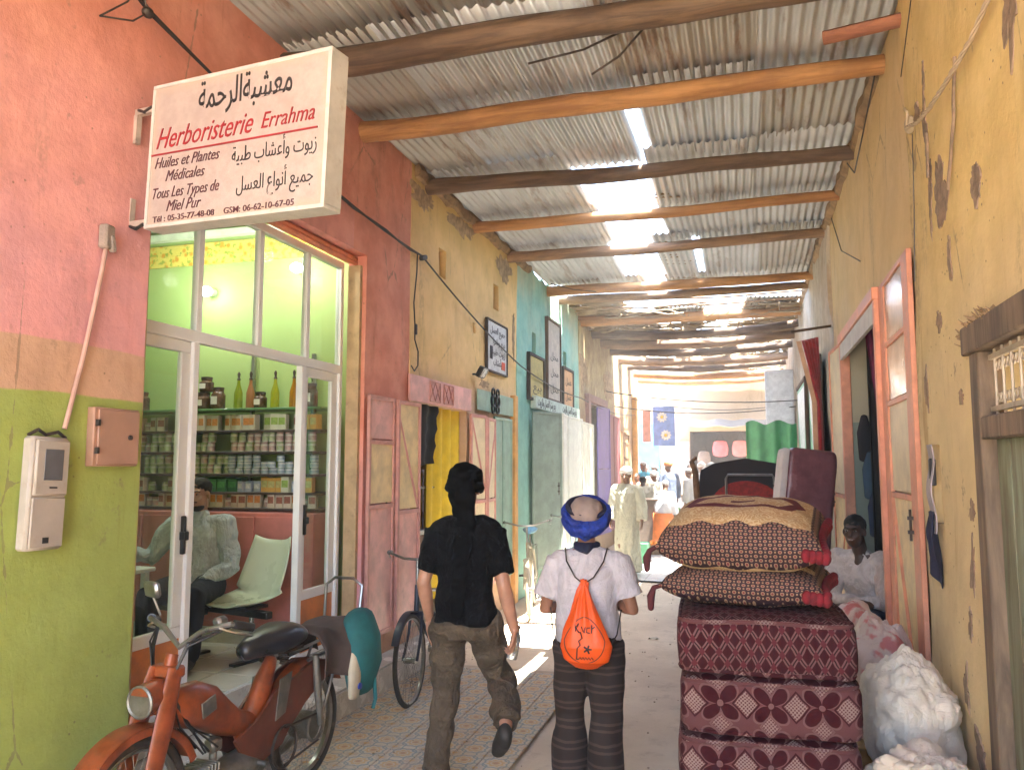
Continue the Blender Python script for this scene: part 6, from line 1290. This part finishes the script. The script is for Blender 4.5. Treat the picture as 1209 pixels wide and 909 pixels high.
def hand(mb, w, d, n, side=1, curl=.5, s=1.0, r=1.0):
    """w wrist, d direction of the hand, n outward normal of the back of the hand, side +1: thumb on d x n side"""
    w = Vector(w); d = Vector(d).normalized(); n = Vector(n); n = (n - d * n.dot(d)).normalized(); a = d.cross(n) * side
    mb.loft([w - d * .01, w + d * .03 * s, w + d * .06 * s, w + d * .088 * s], [(.026, .02), (.036 * s, .017), (.041 * s, .015), (.039 * s, .012)], side=a, n=12, cap=2)
    for k, (o, L) in enumerate(((.03, .07), (.01, .078), (-.011, .073), (-.03, .058))):
        p = w + d * .085 * s + a * o * s; q = [p - d * .015]; ang = curl * (.25 + .08 * k); dd = d
        for j, f in enumerate((.45, .32, .23)):
            dd = (d * cos(ang) - n * sin(ang)); p = p + dd * L * f * s; q.append(p); ang += curl * (.75 + .06 * k)
        mb.loft(q, [.0092 * r, .0088 * r, .0078 * r, .0064 * r], n=8, cap=2)
    t0 = w + d * .02 * s + a * .03 * s; t1 = t0 + (d * .7 + a * .75 - n * .25).normalized() * .035 * s; t2 = t1 + (d * .95 + a * .25 - n * .3).normalized() * .032 * s; t3 = t2 + (d * .9 - a * .05 - n * .4).normalized() * .022 * s
    mb.loft([t0, t1, t2, t3], [.014, .0115 * r, .0098 * r, .0078 * r], n=8, cap=2)
def arm(mb, sh, el, wr, k=1.0, up=.048, fo=.038, wri=.025):
    sh, el, wr = map(Vector, (sh, el, wr)); a = sh.lerp(el, .35); b = sh.lerp(el, .8); c = el.lerp(wr, .3); d = el.lerp(wr, .75)
    mb.loft([sh, a, b, el, c, d, wr], [up * k * 1.08, up * k, fo * k * 1.02, fo * k, fo * k * 1.06, wri * 1.2 * k, (wri * 1.1 * k, wri * .85 * k)], n=14, cap=2)
def leg(mb, hp, kn, an, k=1.0, th=.085, kr=.055, ca=.052, ar=.036):
    hp, kn, an = map(Vector, (hp, kn, an))
    mb.loft([hp, hp.lerp(kn, .4), hp.lerp(kn, .85), kn, kn.lerp(an, .3), kn.lerp(an, .7), an], [th * k, th * .92 * k, kr * 1.06 * k, kr * k, ca * k, ar * 1.1 * k, ar * k], n=16, cap=2)
def sleeve(mb, sh, el, wr, t, r0=.075, r1=.07, r2=.05):
    """t < 1 ends on the upper arm at that share; t up to 2 reaches the wrist"""
    sh, el, wr = map(Vector, (sh, el, wr)); P = [sh - (el - sh) * .05]; R = [r0]
    if t <= 1: P += [sh.lerp(el, t * .5), sh.lerp(el, t)]; R += [(r0 + r1) / 2, r1]
    else: P += [sh.lerp(el, .5), el, el.lerp(wr, (t - 1) * .5), el.lerp(wr, t - 1)]; R += [(r0 + r1) / 2, r1, (r1 + r2) / 2, r2]
    mb.loft(P, R, n=16)
def shoe(mb, an, toe, h=.05, w=.045):
    an, toe = Vector(an), Vector(toe); d = toe - an
    mb.loft([an - d * .3 + Vector((0, 0, -.0)), an, an.lerp(toe, .5), toe], [(w * .75, h), (w * .85, h * 1.15), (w, h * .8), (w * .8, h * .55)], side=Vector((d.y, -d.x, 0)), n=14, cap=2)

# ---- the man in black, walking away
def V3(*a): return Vector(a)
p1 = localthing('person', 'man in black T-shirt, black headscarf and olive trousers walking away holding a bottle', 'person', (-1.57, 4.4, .012), radians(4))
PEL = V3(0, 0, .93); NK = V3(.0, .02, 1.47); HD = V3(-.01, .035, 1.645)
LS, LE, LW = V3(-.17, .0, 1.395), V3(-.235, -.04, 1.12), V3(-.235, .08, .89); RS_, RE, RW = V3(.17, .0, 1.395), V3(.235, -.05, 1.12), V3(.285, .0, .87)
LH, LK, LA = V3(-.095, 0, .9), V3(-.13, .07, .5), V3(-.16, -.03, .09); RH, RK, RA = V3(.095, 0, .9), V3(.18, .15, .55), V3(.27, -.14, .4)
b = MB(); headshape(b, HD, (-.05, 1, 0)); b.loft([NK + V3(0, -.02, -.06), NK, HD + V3(0, -.02, -.03)], [.062, .056, .055], n=14)
b.loft([PEL, V3(0, 0, 1.1), V3(0, .01, 1.3), V3(0, 0, 1.42)], [(.14, .1), (.13, .095), (.16, .1), (.12, .07)], side=(1, 0, 0), n=18, cap=2); b.loft([LS, V3(0, 0, 1.44), RS_], [.055, .06, .055], n=12, cap=2)
arm(b, LS, LE, LW, 1.05); arm(b, RS_, RE, RW, 1.05); leg(b, LH, LK, LA); leg(b, RH, RK, RA)
hand(b, LW, (.05, .1, -1), (-1, .1, 0), -1, .55); hand(b, RW, (-.05, .12, -1), (1, .2, .1), 1, 1.15)
fuse(b, 'body', SK_L, .0068, 3, None, p1)
BT = paint('black_cotton', (.004, .004, .005), .95, Specular_IOR_Level=.15, var=.4, wr=.8)
b = MB(); b.loft([V3(0, 0, .9), V3(0, 0, .98), V3(0, .005, 1.12), V3(0, .01, 1.28), V3(0, .0, 1.38), V3(0, .005, 1.46), V3(0, .01, 1.485)], [(.18, .13), (.178, .128), (.165, .122), (.178, .126), (.178, .115), (.1, .088), (.062, .066)], side=(1, 0, 0), n=28, cap=1)
b.loft([LS + V3(.02, 0, .0), V3(-.1, 0, 1.43), V3(.1, 0, 1.43), RS_ - V3(.02, 0, 0)], [.076, .066, .066, .076], n=14, cap=2); sleeve(b, LS, LE, LW, .8, .08, .07); sleeve(b, RS_, RE, RW, .8, .08, .07)
fuse(b, 'tshirt', BT, .0075, 3, folds(.017, 7, (1.0, 1.0, 1.0), 2), p1)
OL = paint('olive_drill', (.085, .062, .04), .85, var=.25, sc=9, wr=.9)
b = MB(); b.loft([V3(0, 0, .94), V3(0, -.01, .87), V3(0, -.015, .8)], [(.15, .105), (.172, .122), (.15, .11)], side=(1, 0, 0), n=24, cap=1)
for h, k, a in ((LH, LK, LA), (RH, RK, RA)):
    b.loft([h + V3(0, -.01, .02), h.lerp(k, .35), h.lerp(k, .8), k, k.lerp(a, .4), k.lerp(a, .8), a + (k - a).normalized() * .0 + V3(0, 0, .0)], [(.105, .118), .1, .08, .078, .077, .078, .08], n=20, cap=1)
fuse(b, 'trousers', OL, .0085, 3, folds(.022, 7, (.8, .8, 1.6), 8), p1)
b = MB(); shoe(b, LA + V3(0, -.01, -.04), LA + V3(-.015, .16, -.06)); fuse(b, 'shoe', paint('dark_shoe', (.025, .022, .02), .6), .007, 2, None, p1)
b = MB(); shoe(b, RA + V3(0, -.05, -.05), RA + V3(-.06, .08, -.17), .055, .05); fuse(b, 'shoe', paint('dark_shoe', (.025, .022, .02), .6), .007, 2, None, p1)
SC_ = paint('black_scarf', (.003, .003, .0035), .95, Specular_IOR_Level=.1, var=.5, bump=.6, bsc=150)
b = MB(); c = HD + V3(0, -.008, .035); b.ell(c + V3(0, -.005, .02), (.102, .122, .1), 22, 14)
for k in range(5): a = .3 * k; b.torus(c + V3(0, -.005, -.03 + .022 * k), .088 - .004 * k, .03, 'z', 28, 8)
b.loft([c + V3(.03, -.1, .0), c + V3(.035, -.125, -.06), c + V3(.03, -.105, -.14), NK + V3(.02, -.1, -.06), V3(.01, -.145, 1.25), V3(.0, -.15, 1.05), V3(-.01, -.14, .95)], [(.05, .035), (.06, .03), (.055, .03), (.06, .022), (.05, .016), (.045, .014), (.035, .01)], side=(1, 0, 0), n=14, cap=2)
b.loft([c + V3(-.04, -.06, -.04), c + V3(-.02, -.08, -.12), NK + V3(-.03, -.05, -.0)], [.05, .045, .035], n=10, cap=2)
fuse(b, 'headscarf', SC_, .0075, 2, folds(.009, 14, (1, 1, 1.6), 4), p1)
MB().torus(LW + V3(0, 0, .03), .029, .008, 'z', 20, 6, 1.3).build('wristband', BLACK, p1, local=True)
bt = localthing('water_bottle', 'small clear water bottle held in the right hand of the man in black', 'bottle', (-1.31, 4.45, .715), (radians(-8), radians(10), 0))
g = G('clear_bottle'); PB = g.fin((.7, .74, .78), .08, 0.0, None, Transmission_Weight=.75, IOR=1.2)
MB().lathe([(.028, 0), (.03, .01), (.03, .05), (.027, .055), (.03, .06), (.03, .12), (.014, .15), (.012, .165)], n=20).build('body', PB, bt); MB().lathe([(.015, .165), (.015, .185), (.003, .186)], n=14).build('cap', STEEL, bt)

# ---- the woman with the blue turban and orange bag
p2 = localthing('person', 'woman in white T-shirt, blue turban and striped trousers walking away with an orange drawstring bag', 'person', (-.87, 4.42, .012), radians(4))
NK = V3(.0, .0, 1.33); HD = V3(-.005, .04, 1.47)
LS, LE, LW = V3(-.165, 0, 1.26), V3(-.235, -.0, 1.0), V3(-.12, .2, .99); RS_, RE, RW = V3(.165, 0, 1.26), V3(.245, .0, 1.01), V3(.1, .19, 1.02)
LH, LK, LA = V3(-.09, 0, .82), V3(-.105, .05, .46), V3(-.1, .0, .08); RH, RK, RA = V3(.09, 0, .82), V3(.1, .02, .46), V3(.095, -.06, .08)
b = MB(); headshape(b, HD, (0, 1, -.15), .95); b.loft([NK + V3(0, -.01, -.08), NK, HD + V3(0, -.02, -.04)], [.055, .048, .05], n=14)
b.loft([V3(0, 0, .85), V3(0, 0, 1.02), V3(0, .01, 1.18), V3(0, 0, 1.28)], [(.14, .1), (.11, .085), (.13, .09), (.1, .06)], side=(1, 0, 0), n=18, cap=2); b.loft([LS, V3(0, 0, 1.3), RS_], [.045, .05, .045], n=12, cap=2)
arm(b, LS, LE, LW, .92); arm(b, RS_, RE, RW, .92); leg(b, LH, LK, LA, .95); leg(b, RH, RK, RA, .95)
hand(b, LW, (.5, .8, .1), (-.3, .1, 1), 1, .7, .92, .92); hand(b, RW, (-.5, .8, .1), (.3, .1, 1), -1, .7, .92, .92)
fuse(b, 'body', skin('tan_skin', (.3, .14, .085)), .0068, 3, None, p2)
WT_ = paint('white_cotton', (.5, .48, .53), .9, var=.06, wr=.4)
b = MB(); b.loft([V3(0, 0, .83), V3(0, 0, .9), V3(0, .0, 1.02), V3(0, .01, 1.14), V3(0, .0, 1.23), V3(0, .0, 1.29), V3(0, .01, 1.325)], [(.185, .145), (.182, .14), (.168, .13), (.178, .125), (.178, .11), (.13, .085), (.075, .062)], side=(1, 0, 0), n=28, cap=1)
b.loft([LS + V3(.02, 0, 0), V3(-.08, 0, 1.28), V3(.08, 0, 1.28), RS_ - V3(.02, 0, 0)], [.068, .06, .06, .068], n=14, cap=2); sleeve(b, LS, LE + V3(-.015, 0, 0), LW, .74, .066, .072); sleeve(b, RS_, RE + V3(.015, 0, 0), RW, .74, .066, .072)
fuse(b, 'tshirt', WT_, .0075, 3, folds(.013, 6, (1.2, 1.2, .9), 12), p2)
g = G('striped_cotton'); v, x, y, z = g.xyz('Object'); n = g.noise(v, 6, 4, .6); s_ = g.m('SINE', (z + n * .03) * 190) ; t_ = g.m('SINE', (z + n * .03) * 63)
STRP = g.fin(g.mix(g.gt(s_, .35) * g.gt(t_, -.6), (.02, .012, .01), (.06, .038, .03)), .85, 0.0, n, .003, .3)
b = MB(); b.loft([V3(0, 0, .88), V3(0, -.01, .82), V3(0, -.01, .74)], [(.16, .12), (.175, .135), (.15, .115)], side=(1, 0, 0), n=24, cap=1)
for h, k, a in ((LH, LK, LA), (RH, RK, RA)): b.loft([h + V3(0, -.01, .02), h.lerp(k, .4), k, k.lerp(a, .5), a + V3(0, 0, .0)], [(.105, .115), .1, .088, .095, .1], n=20, cap=1)
fuse(b, 'trousers', STRP, .0085, 3, folds(.014, 5, (1.2, 1.2, 1.0), 18), p2)
for A_ in (LA, RA): b = MB(); shoe(b, A_ + V3(0, 0, -.035), A_ + V3(0, .15, -.055), .042, .04); fuse(b, 'shoe', paint('dark_shoe', (.025, .022, .02)), .008, 2, None, p2)
BLU = paint('cobalt_cotton', (.008, .035, .3), .8, var=.4, sc=14, wr=.8); TAU = paint('taupe_cap', (.27, .21, .19), .9, var=.15, sc=10); NVY = paint('navy_scarf', (.008, .01, .035), .9, var=.4)
c = HD + V3(0, -.02, .045)
b = MB(); b.ell(c + V3(0, 0, .01), (.1, .112, .085), 22, 14, (.25, 0, 0)); fuse(b, 'cap', TAU, .007, 2, folds(.007, 16, (1.5, 1, 1), 5), p2)
b = MB()
for k, (dz, R_, rr, tx, ty) in enumerate(((-.045, .098, .028, .5, .05), (-.02, .112, .026, .55, -.12), (.01, .116, .024, .62, .1), (-.07, .083, .03, .4, -.06), (-.0, .122, .019, .5, .2))):
    q = MB().torus((0, 0, 0), R_, rr, 'z', 36, 8); M_ = Matrix.Translation(c + V3(0, .0, dz)) @ Euler((tx, ty, 0)).to_matrix().to_4x4(); b.add(q.v, q.f, M_)
b.loft([c + V3(-.05, -.05, -.08), c + V3(0, -.07, -.115), c + V3(.05, -.05, -.08)], [.03, .035, .03], n=10, cap=2)
fuse(b, 'turban', BLU, .0065, 2, folds(.007, 16, (1, 1, 2.2), 6), p2)
q = MB().torus((0, 0, 0), .1, .016, 'z', 36, 8); q.v = [tuple(Matrix.Translation(c + V3(0, .0, .035)) @ Euler((.45, .16, 0)).to_matrix().to_4x4() @ Vector(p)) for p in q.v]; q.build('turban_band', NVY, p2, local=True, smooth=True)
b = MB().torus(NK + V3(0, .0, .02), .06, .017, 'z', 24, 8); b.loft([NK + V3(.03, -.06, .02), NK + V3(.01, -.07, -.02), NK + V3(-.05, -.05, .01)], [.018], n=8, cap=2); fuse(b, 'neck_scarf', NVY, .007, 2, None, p2)
bg = localthing('drawstring_bag', 'bright orange drawstring bag printed with a black map outline and star', 'bag', (-.87, 4.42, .012), radians(4))
ORB = paint('orange_nylon', (.75, .09, .006), .5, var=.12, sc=8, bump=.3, bsc=80)
b = MB(); b.loft([V3(.0, -.14, 1.17), V3(.0, -.152, 1.11), V3(.005, -.18, 1.02), V3(.01, -.2, .93), V3(.015, -.205, .85), V3(.015, -.19, .78), V3(.012, -.175, .745)], [(.022, .016), (.04, .024), (.075, .032), (.115, .044), (.138, .05), (.12, .042), (.07, .02)], side=(1, 0, 0), n=24, cap=2)
def bfold(p, q): a = atan2(p.x, 1.2 - p.z); return q * (.006 * sin(a * 26) * max(0, min(1, (p.z - .84) / .2)) + .005 * nz(p, 9, 3))
fuse(b, 'pouch', ORB, .006, 2, bfold, bg)
def onbag(pts, r, nm='print'):      # ink line lying on the pouch
    P = []
    for x, z in pts:
        t = [(1.09, .155, .022), (1.02, .18, .032), (.93, .2, .044), (.85, .205, .05), (.78, .19, .042), (.745, .175, .02)]
        for i in range(5):
            if t[i][0] >= z >= t[i + 1][0]: f = (t[i][0] - z) / (t[i][0] - t[i + 1][0]); yc, ry = lerp(t[i][1], t[i + 1][1], f), lerp(t[i][2], t[i + 1][2], f); rx = (.04, .075, .115, .138, .12, .07); w = lerp(rx[i], rx[i + 1], f)
        P.append((x + .012, -(yc + ry * sqrt(max(0.05, 1 - (x / w) ** 2))) - .004, z))
    return MB().tube(P, r, 5).build(nm, INKB, bg, local=True)
onbag([(.0 + .105 * sin(a) * (1 - .35 * max(0, cos(a))), .885 + .115 * cos(a)) for a in [2 * pi * k / 40 for k in range(41)]], .0022)
onbag([(-.02, .93), (-.01, .9), (-.028, .885), (-.02, .865), (-.035, .85), (-.04, .8), (-.042, .79)], .003)
onbag([(-.05, .975), (-.045, .93), (-.03, .97), (-.045, .95), (-.025, .925)], .003); onbag([(-.015, .955), (-.005, .93), (.005, .955), (.0, .925)], .003); onbag([(.03, .95), (.015, .95), (.012, .93), (.03, .925)], .003); onbag([(.038, .965), (.038, .925)], .003); onbag([(.038, .945), (.055, .955)], .003)
for k in range(5): a = 2 * pi * k / 5 + .3; onbag([(.018, .845), (.018 + .022 * sin(a), .845 + .022 * cos(a))], .0045)
onbag([(-.04, .79)] + [(-.03 + .0075 * k, .79 + .012 * (k % 2)) for k in range(11)], .003)
for s in (-1, 1):
    MB().tube([(s * .012, -.145, 1.165), (s * .05, -.125, 1.19), (s * .1, -.095, 1.27), (s * .115, -.04, 1.335), (s * .12, .03, 1.32)], .004, 5).build('cord', INKB, bg, local=True)
    MB().tube([(s * .11, -.19, .8), (s * .17, -.13, .9), (s * .19, -.08, 1.02)], .004, 5).build('cord', INKB, bg, local=True)

# ---- robed and seated people
def robed(label, loc, rz, robe, head_m, sk, h=1.7, headgear='turban', vox=.011, lean=0.0, hair=None, face=True, walk=.1, arms=None, hem=.06, wide=1.0):
    t = localthing('person', label, 'person', loc, rz); k = h / 1.7; L = lambda z: V3(0, lean * max(0, z - .9), z) * k
    HD = L(1.58) + V3(0, .03, 0); NK = L(1.42)
    sh = [V3(s * .18 * k, 0, 0) + L(1.36) for s in (-1, 1)]; el = [V3(s * .25 * k, .0, 0) + L(1.08) for s in (-1, 1)]; wr = [V3(s * .26 * k, .06, 0) + L(.85) for s in (-1, 1)]
    if arms: el = [L(1.08) + V3(*arms[0][0]), L(1.08) + V3(*arms[1][0])]; wr = [L(.9) + V3(*arms[0][1]), L(.9) + V3(*arms[1][1])]
    b = MB(); R = headshape(b, HD, (0, 1, -.08), k); b.loft([NK - V3(0, 0, .1), NK, HD - V3(0, .02, .03)], [.06, .052, .052], n=12)
    b.loft([L(.9), L(1.3), L(1.38)], [(.13, .09), (.15, .09), (.1, .06)], side=(1, 0, 0), n=14, cap=2)
    for i, s in enumerate((-1, 1)):
        arm(b, sh[i], el[i], wr[i], k); leg(b, V3(s * .09, 0, .9 * k), V3(s * .1, s * walk * .5 + .03, .48 * k), V3(s * .09, s * walk, .08 * k), k); shoe(b, V3(s * .09, s * walk, .05), V3(s * .1, s * walk + .14, .03), .035, .04)
        hand(b, wr[i], (wr[i] - el[i]), (s, 0, 0), s, .6)
    fuse(b, 'body', sk, vox * .8, 3, None, t)
    b = MB(); b.loft([V3(0, 0, hem + .0), V3(0, 0, .35 * k), V3(0, 0, .7 * k), L(.95), L(1.15), L(1.3), L(1.4), L(1.45)], [(.235 * wide, .2), (.21 * wide, .17), (.2 * wide, .15), (.19 * wide, .14), (.185 * wide, .135), (.2 * wide, .13), (.12, .09), (.065, .065)], side=(1, 0, 0), n=26, cap=1)
    for i in (0, 1): b.loft([L(1.4), sh[i]], [.06, .08], n=12, cap=2); sleeve(b, sh[i], el[i], wr[i], 1.9, .085, .085, .08)
    fuse(b, 'robe', robe, vox, 3, folds(.012, 5, (1.6, 1.6, .3), h * 10 + loc[0] * 3, .012, 9), t)
    if face: faceparts(R, t, sk)
    c = HD + V3(0, -.01, .05) * k
    if headgear == 'turban':
        b = MB(); b.ell(c + V3(0, -.005, .02), (.095 * k, .108 * k, .085 * k), 18, 12)
        for j in range(3): b.torus(c + V3(0, -.005, -.012 + .025 * j), .082 * k, .026, 'z', 26, 8)
        if loc[0] < -2 and loc[1] < 15: b.loft([c + V3(-.085, -.02, -.02), c + V3(-.09, .0, -.12), NK + V3(-.05, .03, 0)], [.03, .03, .03], n=8, cap=2); b.loft([c + V3(.07, -.04, -.02), c + V3(.075, -.04, -.12), NK + V3(.05, .0, 0)], [.03, .035, .03], n=8, cap=2)
        fuse(b, 'turban', head_m, vox * .8, 2, folds(.006, 15, (1, 1, 2), 3), t)
    elif headgear == 'cap': MB().lathe([(.088 * k, -.02), (.09 * k, .03), (.075 * k, .065), (.02, .075)], c, 20).build('cap', head_m, t, local=True, smooth=True)
    else: MB().ell(c + V3(0, -.02, .0), (.083 * k, .098 * k, .085 * k), 18, 12).build('hair', head_m, t, local=True, smooth=True)
    return t
CRM = paint('cream_robe', (.52, .5, .39), .9, var=.06, wr=.8); WHR = paint('white_robe', (.5, .5, .49), .9, var=.06, wr=.8); GRR = paint('grey_robe', (.4, .42, .42), .9, var=.1); BLR = paint('slate_robe', (.1, .13, .2), .9, var=.2); SKB = paint('sky_blue_shirt', (.06, .36, .55), .8); ORR = paint('orange_skirt', (.75, .22, .05), .9, var=.2); SAL = paint('salmon_robe', (.55, .32, .24), .9); HRB = paint('black_hair', (.008, .007, .006), .8, bump=.6, bsc=80); ORT = paint('orange_turban', (.55, .24, .08), .9)
robed('man in a long cream robe and white turban walking towards us', (-1.93, 13.2, .035), radians(172), CRM, paint('white_turban', (.68, .65, .6), .9, var=.1), SK_M, 1.7)
robed('man in a grey white robe seen from behind at right of the far crowd', (-.87, 19.5, .02), radians(-12), WHR, WHR, SK_M, 1.8, vox=.018, face=False, wide=1.15)
robed('man in grey white clothes and white cap leaning beside the far crowd table', (-1.34, 20.2, .02), radians(60), GRR, WHR, SK_M, 1.68, 'cap', vox=.018, lean=.12, face=False)
robed('man in slate blue robe with an orange turban in the far crowd', (-1.95, 20.6, .02), radians(40), BLR, ORT, SK_M, 1.85, vox=.018, face=False)
robed('man in a white robe and white cap facing us in the far crowd', (-2.35, 21.0, .02), radians(185), WHR, WHR, SK_D, 1.75, 'cap', vox=.018, face=False)
robed('boy in sky blue jacket and cap at the left of the far crowd', (-2.75, 22.0, .02), radians(150), SKB, GRR, SK_M, 1.85, 'cap', vox=.018, face=False)
robed('person in salmon robe half hidden behind the boy in blue', (-2.78, 20.9, .02), radians(160), SAL, HRB, SK_M, 1.55, 'hair', vox=.018, face=False)
robed('person in pale shirt and orange skirt bending before the far green table', (-1.77, 17.35, .02), radians(-15), paint('pale_grey_shirt', (.5, .52, .53), .9), WHR, SK_M, 1.42, 'cap', vox=.018, lean=.2, face=False)
sk_ = MB().loft([(-1.77, 17.35, .08), (-1.77, 17.35, .5), (-1.77, 17.35, .78)], [(.25, .21), (.225, .18), (.215, .165)], side=(1, 0, 0), n=24); o = sk_.build('orange_skirt', ORR, smooth=True); tag(o, 'orange wrap skirt worn by the bending person at the far table', 'skirt')
robed('dark haired person in cream clothes by the brown counter', (-2.35, 18.6, .02), radians(10), CRM, HRB, SK_D, 1.5, 'hair', vox=.018, face=False)

robed('tall man in white clothes and white turban near the middle of the far crowd', (-1.25, 22.5, .02), radians(20), WHR, WHR, SK_M, 1.82, vox=.018, face=False)
robed('man in beige robe and dark hair behind the orange turban in the far crowd', (-1.62, 23.4, .02), radians(200), paint('beige_robe', (.42, .34, .25), .9), HRB, SK_D, 1.78, 'hair', vox=.018, face=False)
robed('man in pale blue robe at the very left edge of the far crowd', (-3.0, 24.5, .02), radians(170), paint('pale_blue_robe', (.4, .48, .55), .9), WHR, SK_M, 1.75, 'cap', vox=.018, face=False)

for x_, y_, r_, m_c, h_, lb_ in ((-2.2, 19.6, 30, CRM, 1.6, 'short man in cream clothes and turban just beyond the brown counter'), (-1.05, 21.0, -160, WHR, 1.7, 'man in white facing us between two men in grey white robes'), (-.55, 20.6, 15, GRR, 1.74, 'man in grey robe and turban at the right edge of the far crowd')): robed(lb_, (x_, y_, .02), radians(r_), m_c, WHR, SK_M, h_, vox=.02, face=False)

def seated(label, loc, rz, shirt_m, trous_m, sk, seat, armsW, headf, hair_m, smile=False, lean=.0, knees=None, ank=None, beard=False, collar=True):
    """sitting person; local +y forward, z measured from the floor; seat = seat height"""
    t = localthing('person', label, 'person', loc, rz); Z = seat + .1
    L = lambda z: V3(0, lean * z, Z + z); NK = L(.5); HD = L(.665) + V3(0, .03, 0)
    sh = [L(.44) + V3(s * .19, 0, 0) for s in (-1, 1)]; el = [V3(*a[0]) for a in armsW]; wr = [V3(*a[1]) for a in armsW]
    kn = [V3(*k) for k in (knees or ((-.16, .45, seat + .08), (.16, .45, seat + .08)))]; an = [V3(*k) for k in (ank or ((-.15, .46, .1), (.15, .46, .1)))]; hp = [V3(s * .1, .0, seat + .09) for s in (-1, 1)]
    b = MB(); R = headshape(b, HD, headf); b.loft([NK - V3(0, 0, .1), NK, HD - V3(0, .02, .03)], [.062, .055, .055], n=12)
    b.loft([L(.0), L(.2), L(.38), L(.45)], [(.14, .1), (.14, .1), (.16, .1), (.1, .06)], side=(1, 0, 0), n=14, cap=2); b.loft([sh[0], L(.46), sh[1]], [.05], n=10, cap=2)
    for i, s in enumerate((-1, 1)):
        arm(b, sh[i], el[i], wr[i]); leg(b, hp[i], kn[i], an[i]); hand(b, wr[i], armsW[i][2], armsW[i][3], armsW[i][4], .7)
    fuse(b, 'body', sk, .0065, 3, None, t); faceparts(R, t, sk, smile=smile)
    b = MB(); b.loft([L(-.05), L(.05), L(.2), L(.36), L(.44), L(.5)], [(.18, .15), (.185, .15), (.18, .135), (.2, .13), (.15, .1), (.07, .068)], side=(1, 0, 0), n=26, cap=2)
    for i in (0, 1): b.loft([L(.43), sh[i]], [.07, .082], n=12, cap=2); sleeve(b, sh[i], el[i], wr[i], 1.9, .08, .072, .05)
    fuse(b, 'shirt', shirt_m, .0075, 3, folds(.02, 8, (1.1, 1.1, 1.1), rz * 3 + 2), t)
    b = MB(); b.loft([L(-.06), L(.02)], [(.18, .15), (.165, .13)], side=(1, 0, 0), n=20, cap=2)
    for i in (0, 1): b.loft([hp[i] - V3(0, .03, 0), hp[i].lerp(kn[i], .5), kn[i], kn[i].lerp(an[i], .4), an[i] + V3(0, 0, .02)], [.11, .1, .082, .078, .07], n=18, cap=2)
    fuse(b, 'trousers', trous_m, .009, 3, folds(.009, 8, (1, 1, 1), 6), t)
    for i in (0, 1): b = MB(); shoe(b, an[i] + V3(0, 0, -.04), an[i] + V3(0, .14, -.06)); fuse(b, 'shoe', paint('dark_shoe', (.025, .022, .02)), .009, 2, None, t)
    RI = R.inverted(); hm = MB(); q = MB().ell((0, -.022, .05), (.08, .1, .082), 22, 16)
    hm.add([v for v in q.v], q.f, R); fuse(hm, 'hair', hair_m, .006, 1, folds(.004, 40, (1, 1, 1), 1), t)
    if beard: q = MB().ell((0, .028, -.085), (.052, .056, .036), 16, 10); q.v = [tuple(R @ Vector(p)) for p in q.v]; q.build('beard', hair_m, t, local=True, smooth=True); q = MB().loft([(-.03, .09, -.047), (0, .104, -.043), (.03, .09, -.047)], [(.005, .004)], n=6, cap=2); q.v = [tuple(R @ Vector(p)) for p in q.v]; q.build('moustache', hair_m, t, local=True)
    if collar:
        for s in (-1, 1): q = MB().prism([(0, 0), (s * .06, .02), (s * .065, .06), (s * .015, .055)], .0, .008); q.v = [tuple(Matrix.Translation(L(.44) + V3(s * .005, .105, 0)) @ Euler((-.5, 0, 0)).to_matrix().to_4x4() @ Vector(p)) for p in q.v]; q.build('collar', shirt_m, t, local=True)
        MB().b2((-.012, .132, Z + .08), (.012, .142, Z + .4), .003).build('placket', shirt_m, t, local=True)
    return t
seated('seated man in a light blue shirt watching from inside the herb shop', (-4.0, 5.24, .385), radians(-165), paint('light_blue_shirt', (.5, .58, .66), .85, var=.1, wr=1.0), paint('dark_trousers', (.012, .013, .022), .9), skin('warm_brown_skin', (.42, .24, .16)), .42,
    (((-.27, .04, .66), (-.12, .26, .56), (.6, .6, -.25), (0, .3, 1), 1), ((.34, .06, .72), (.48, .28, .82), (.3, .9, .2), (0, 0, 1), -1)), (.1, 1, -.05), HRB, beard=True)
seated('smiling man in a white shirt sitting in the right doorway', (.9, 7.0, .2), radians(150), paint('white_shirt', (.62, .58, .56), .9, var=.08, wr=.6), paint('dark_jeans', (.015, .02, .045), .9), SK_D, .32,
    (((-.22, .28, .56), (.02, .46, .54), (1, .2, -.1), (0, .3, 1), 1), ((.22, .28, .56), (-.04, .43, .58), (-1, .2, .0), (0, .3, 1), -1)), (-.12, 1, .0), HRB, smile=True, lean=.38, knees=((-.17, .42, .47), (.17, .42, .47)), ank=((-.14, .34, .1), (.14, .34, .1)), collar=False)
st_ = MB().box((.93, 7.02, .34), (.36, .4, .3), None, .02); tag(st_.build('stool_box', PLANK), 'wooden box the smiling man sits on', 'box')
bpy.data.collections.remove(TMP)
# ---------------------------------------------------------------- dusty air
g = G('dusty_air'); g.t.nodes.remove(g.b); pv = g.n('ShaderNodeVolumePrincipled'); pv.inputs['Density'].default_value = .006; pv.inputs['Color'].default_value = (1, .97, .92, 1)
g.t.links.new(pv.outputs[0], g.out.inputs['Volume'])
MB().b2((-152, -152, -1), (152, 192, 6.5)).build('haze', g.mat, kind='stuff', smooth=False)
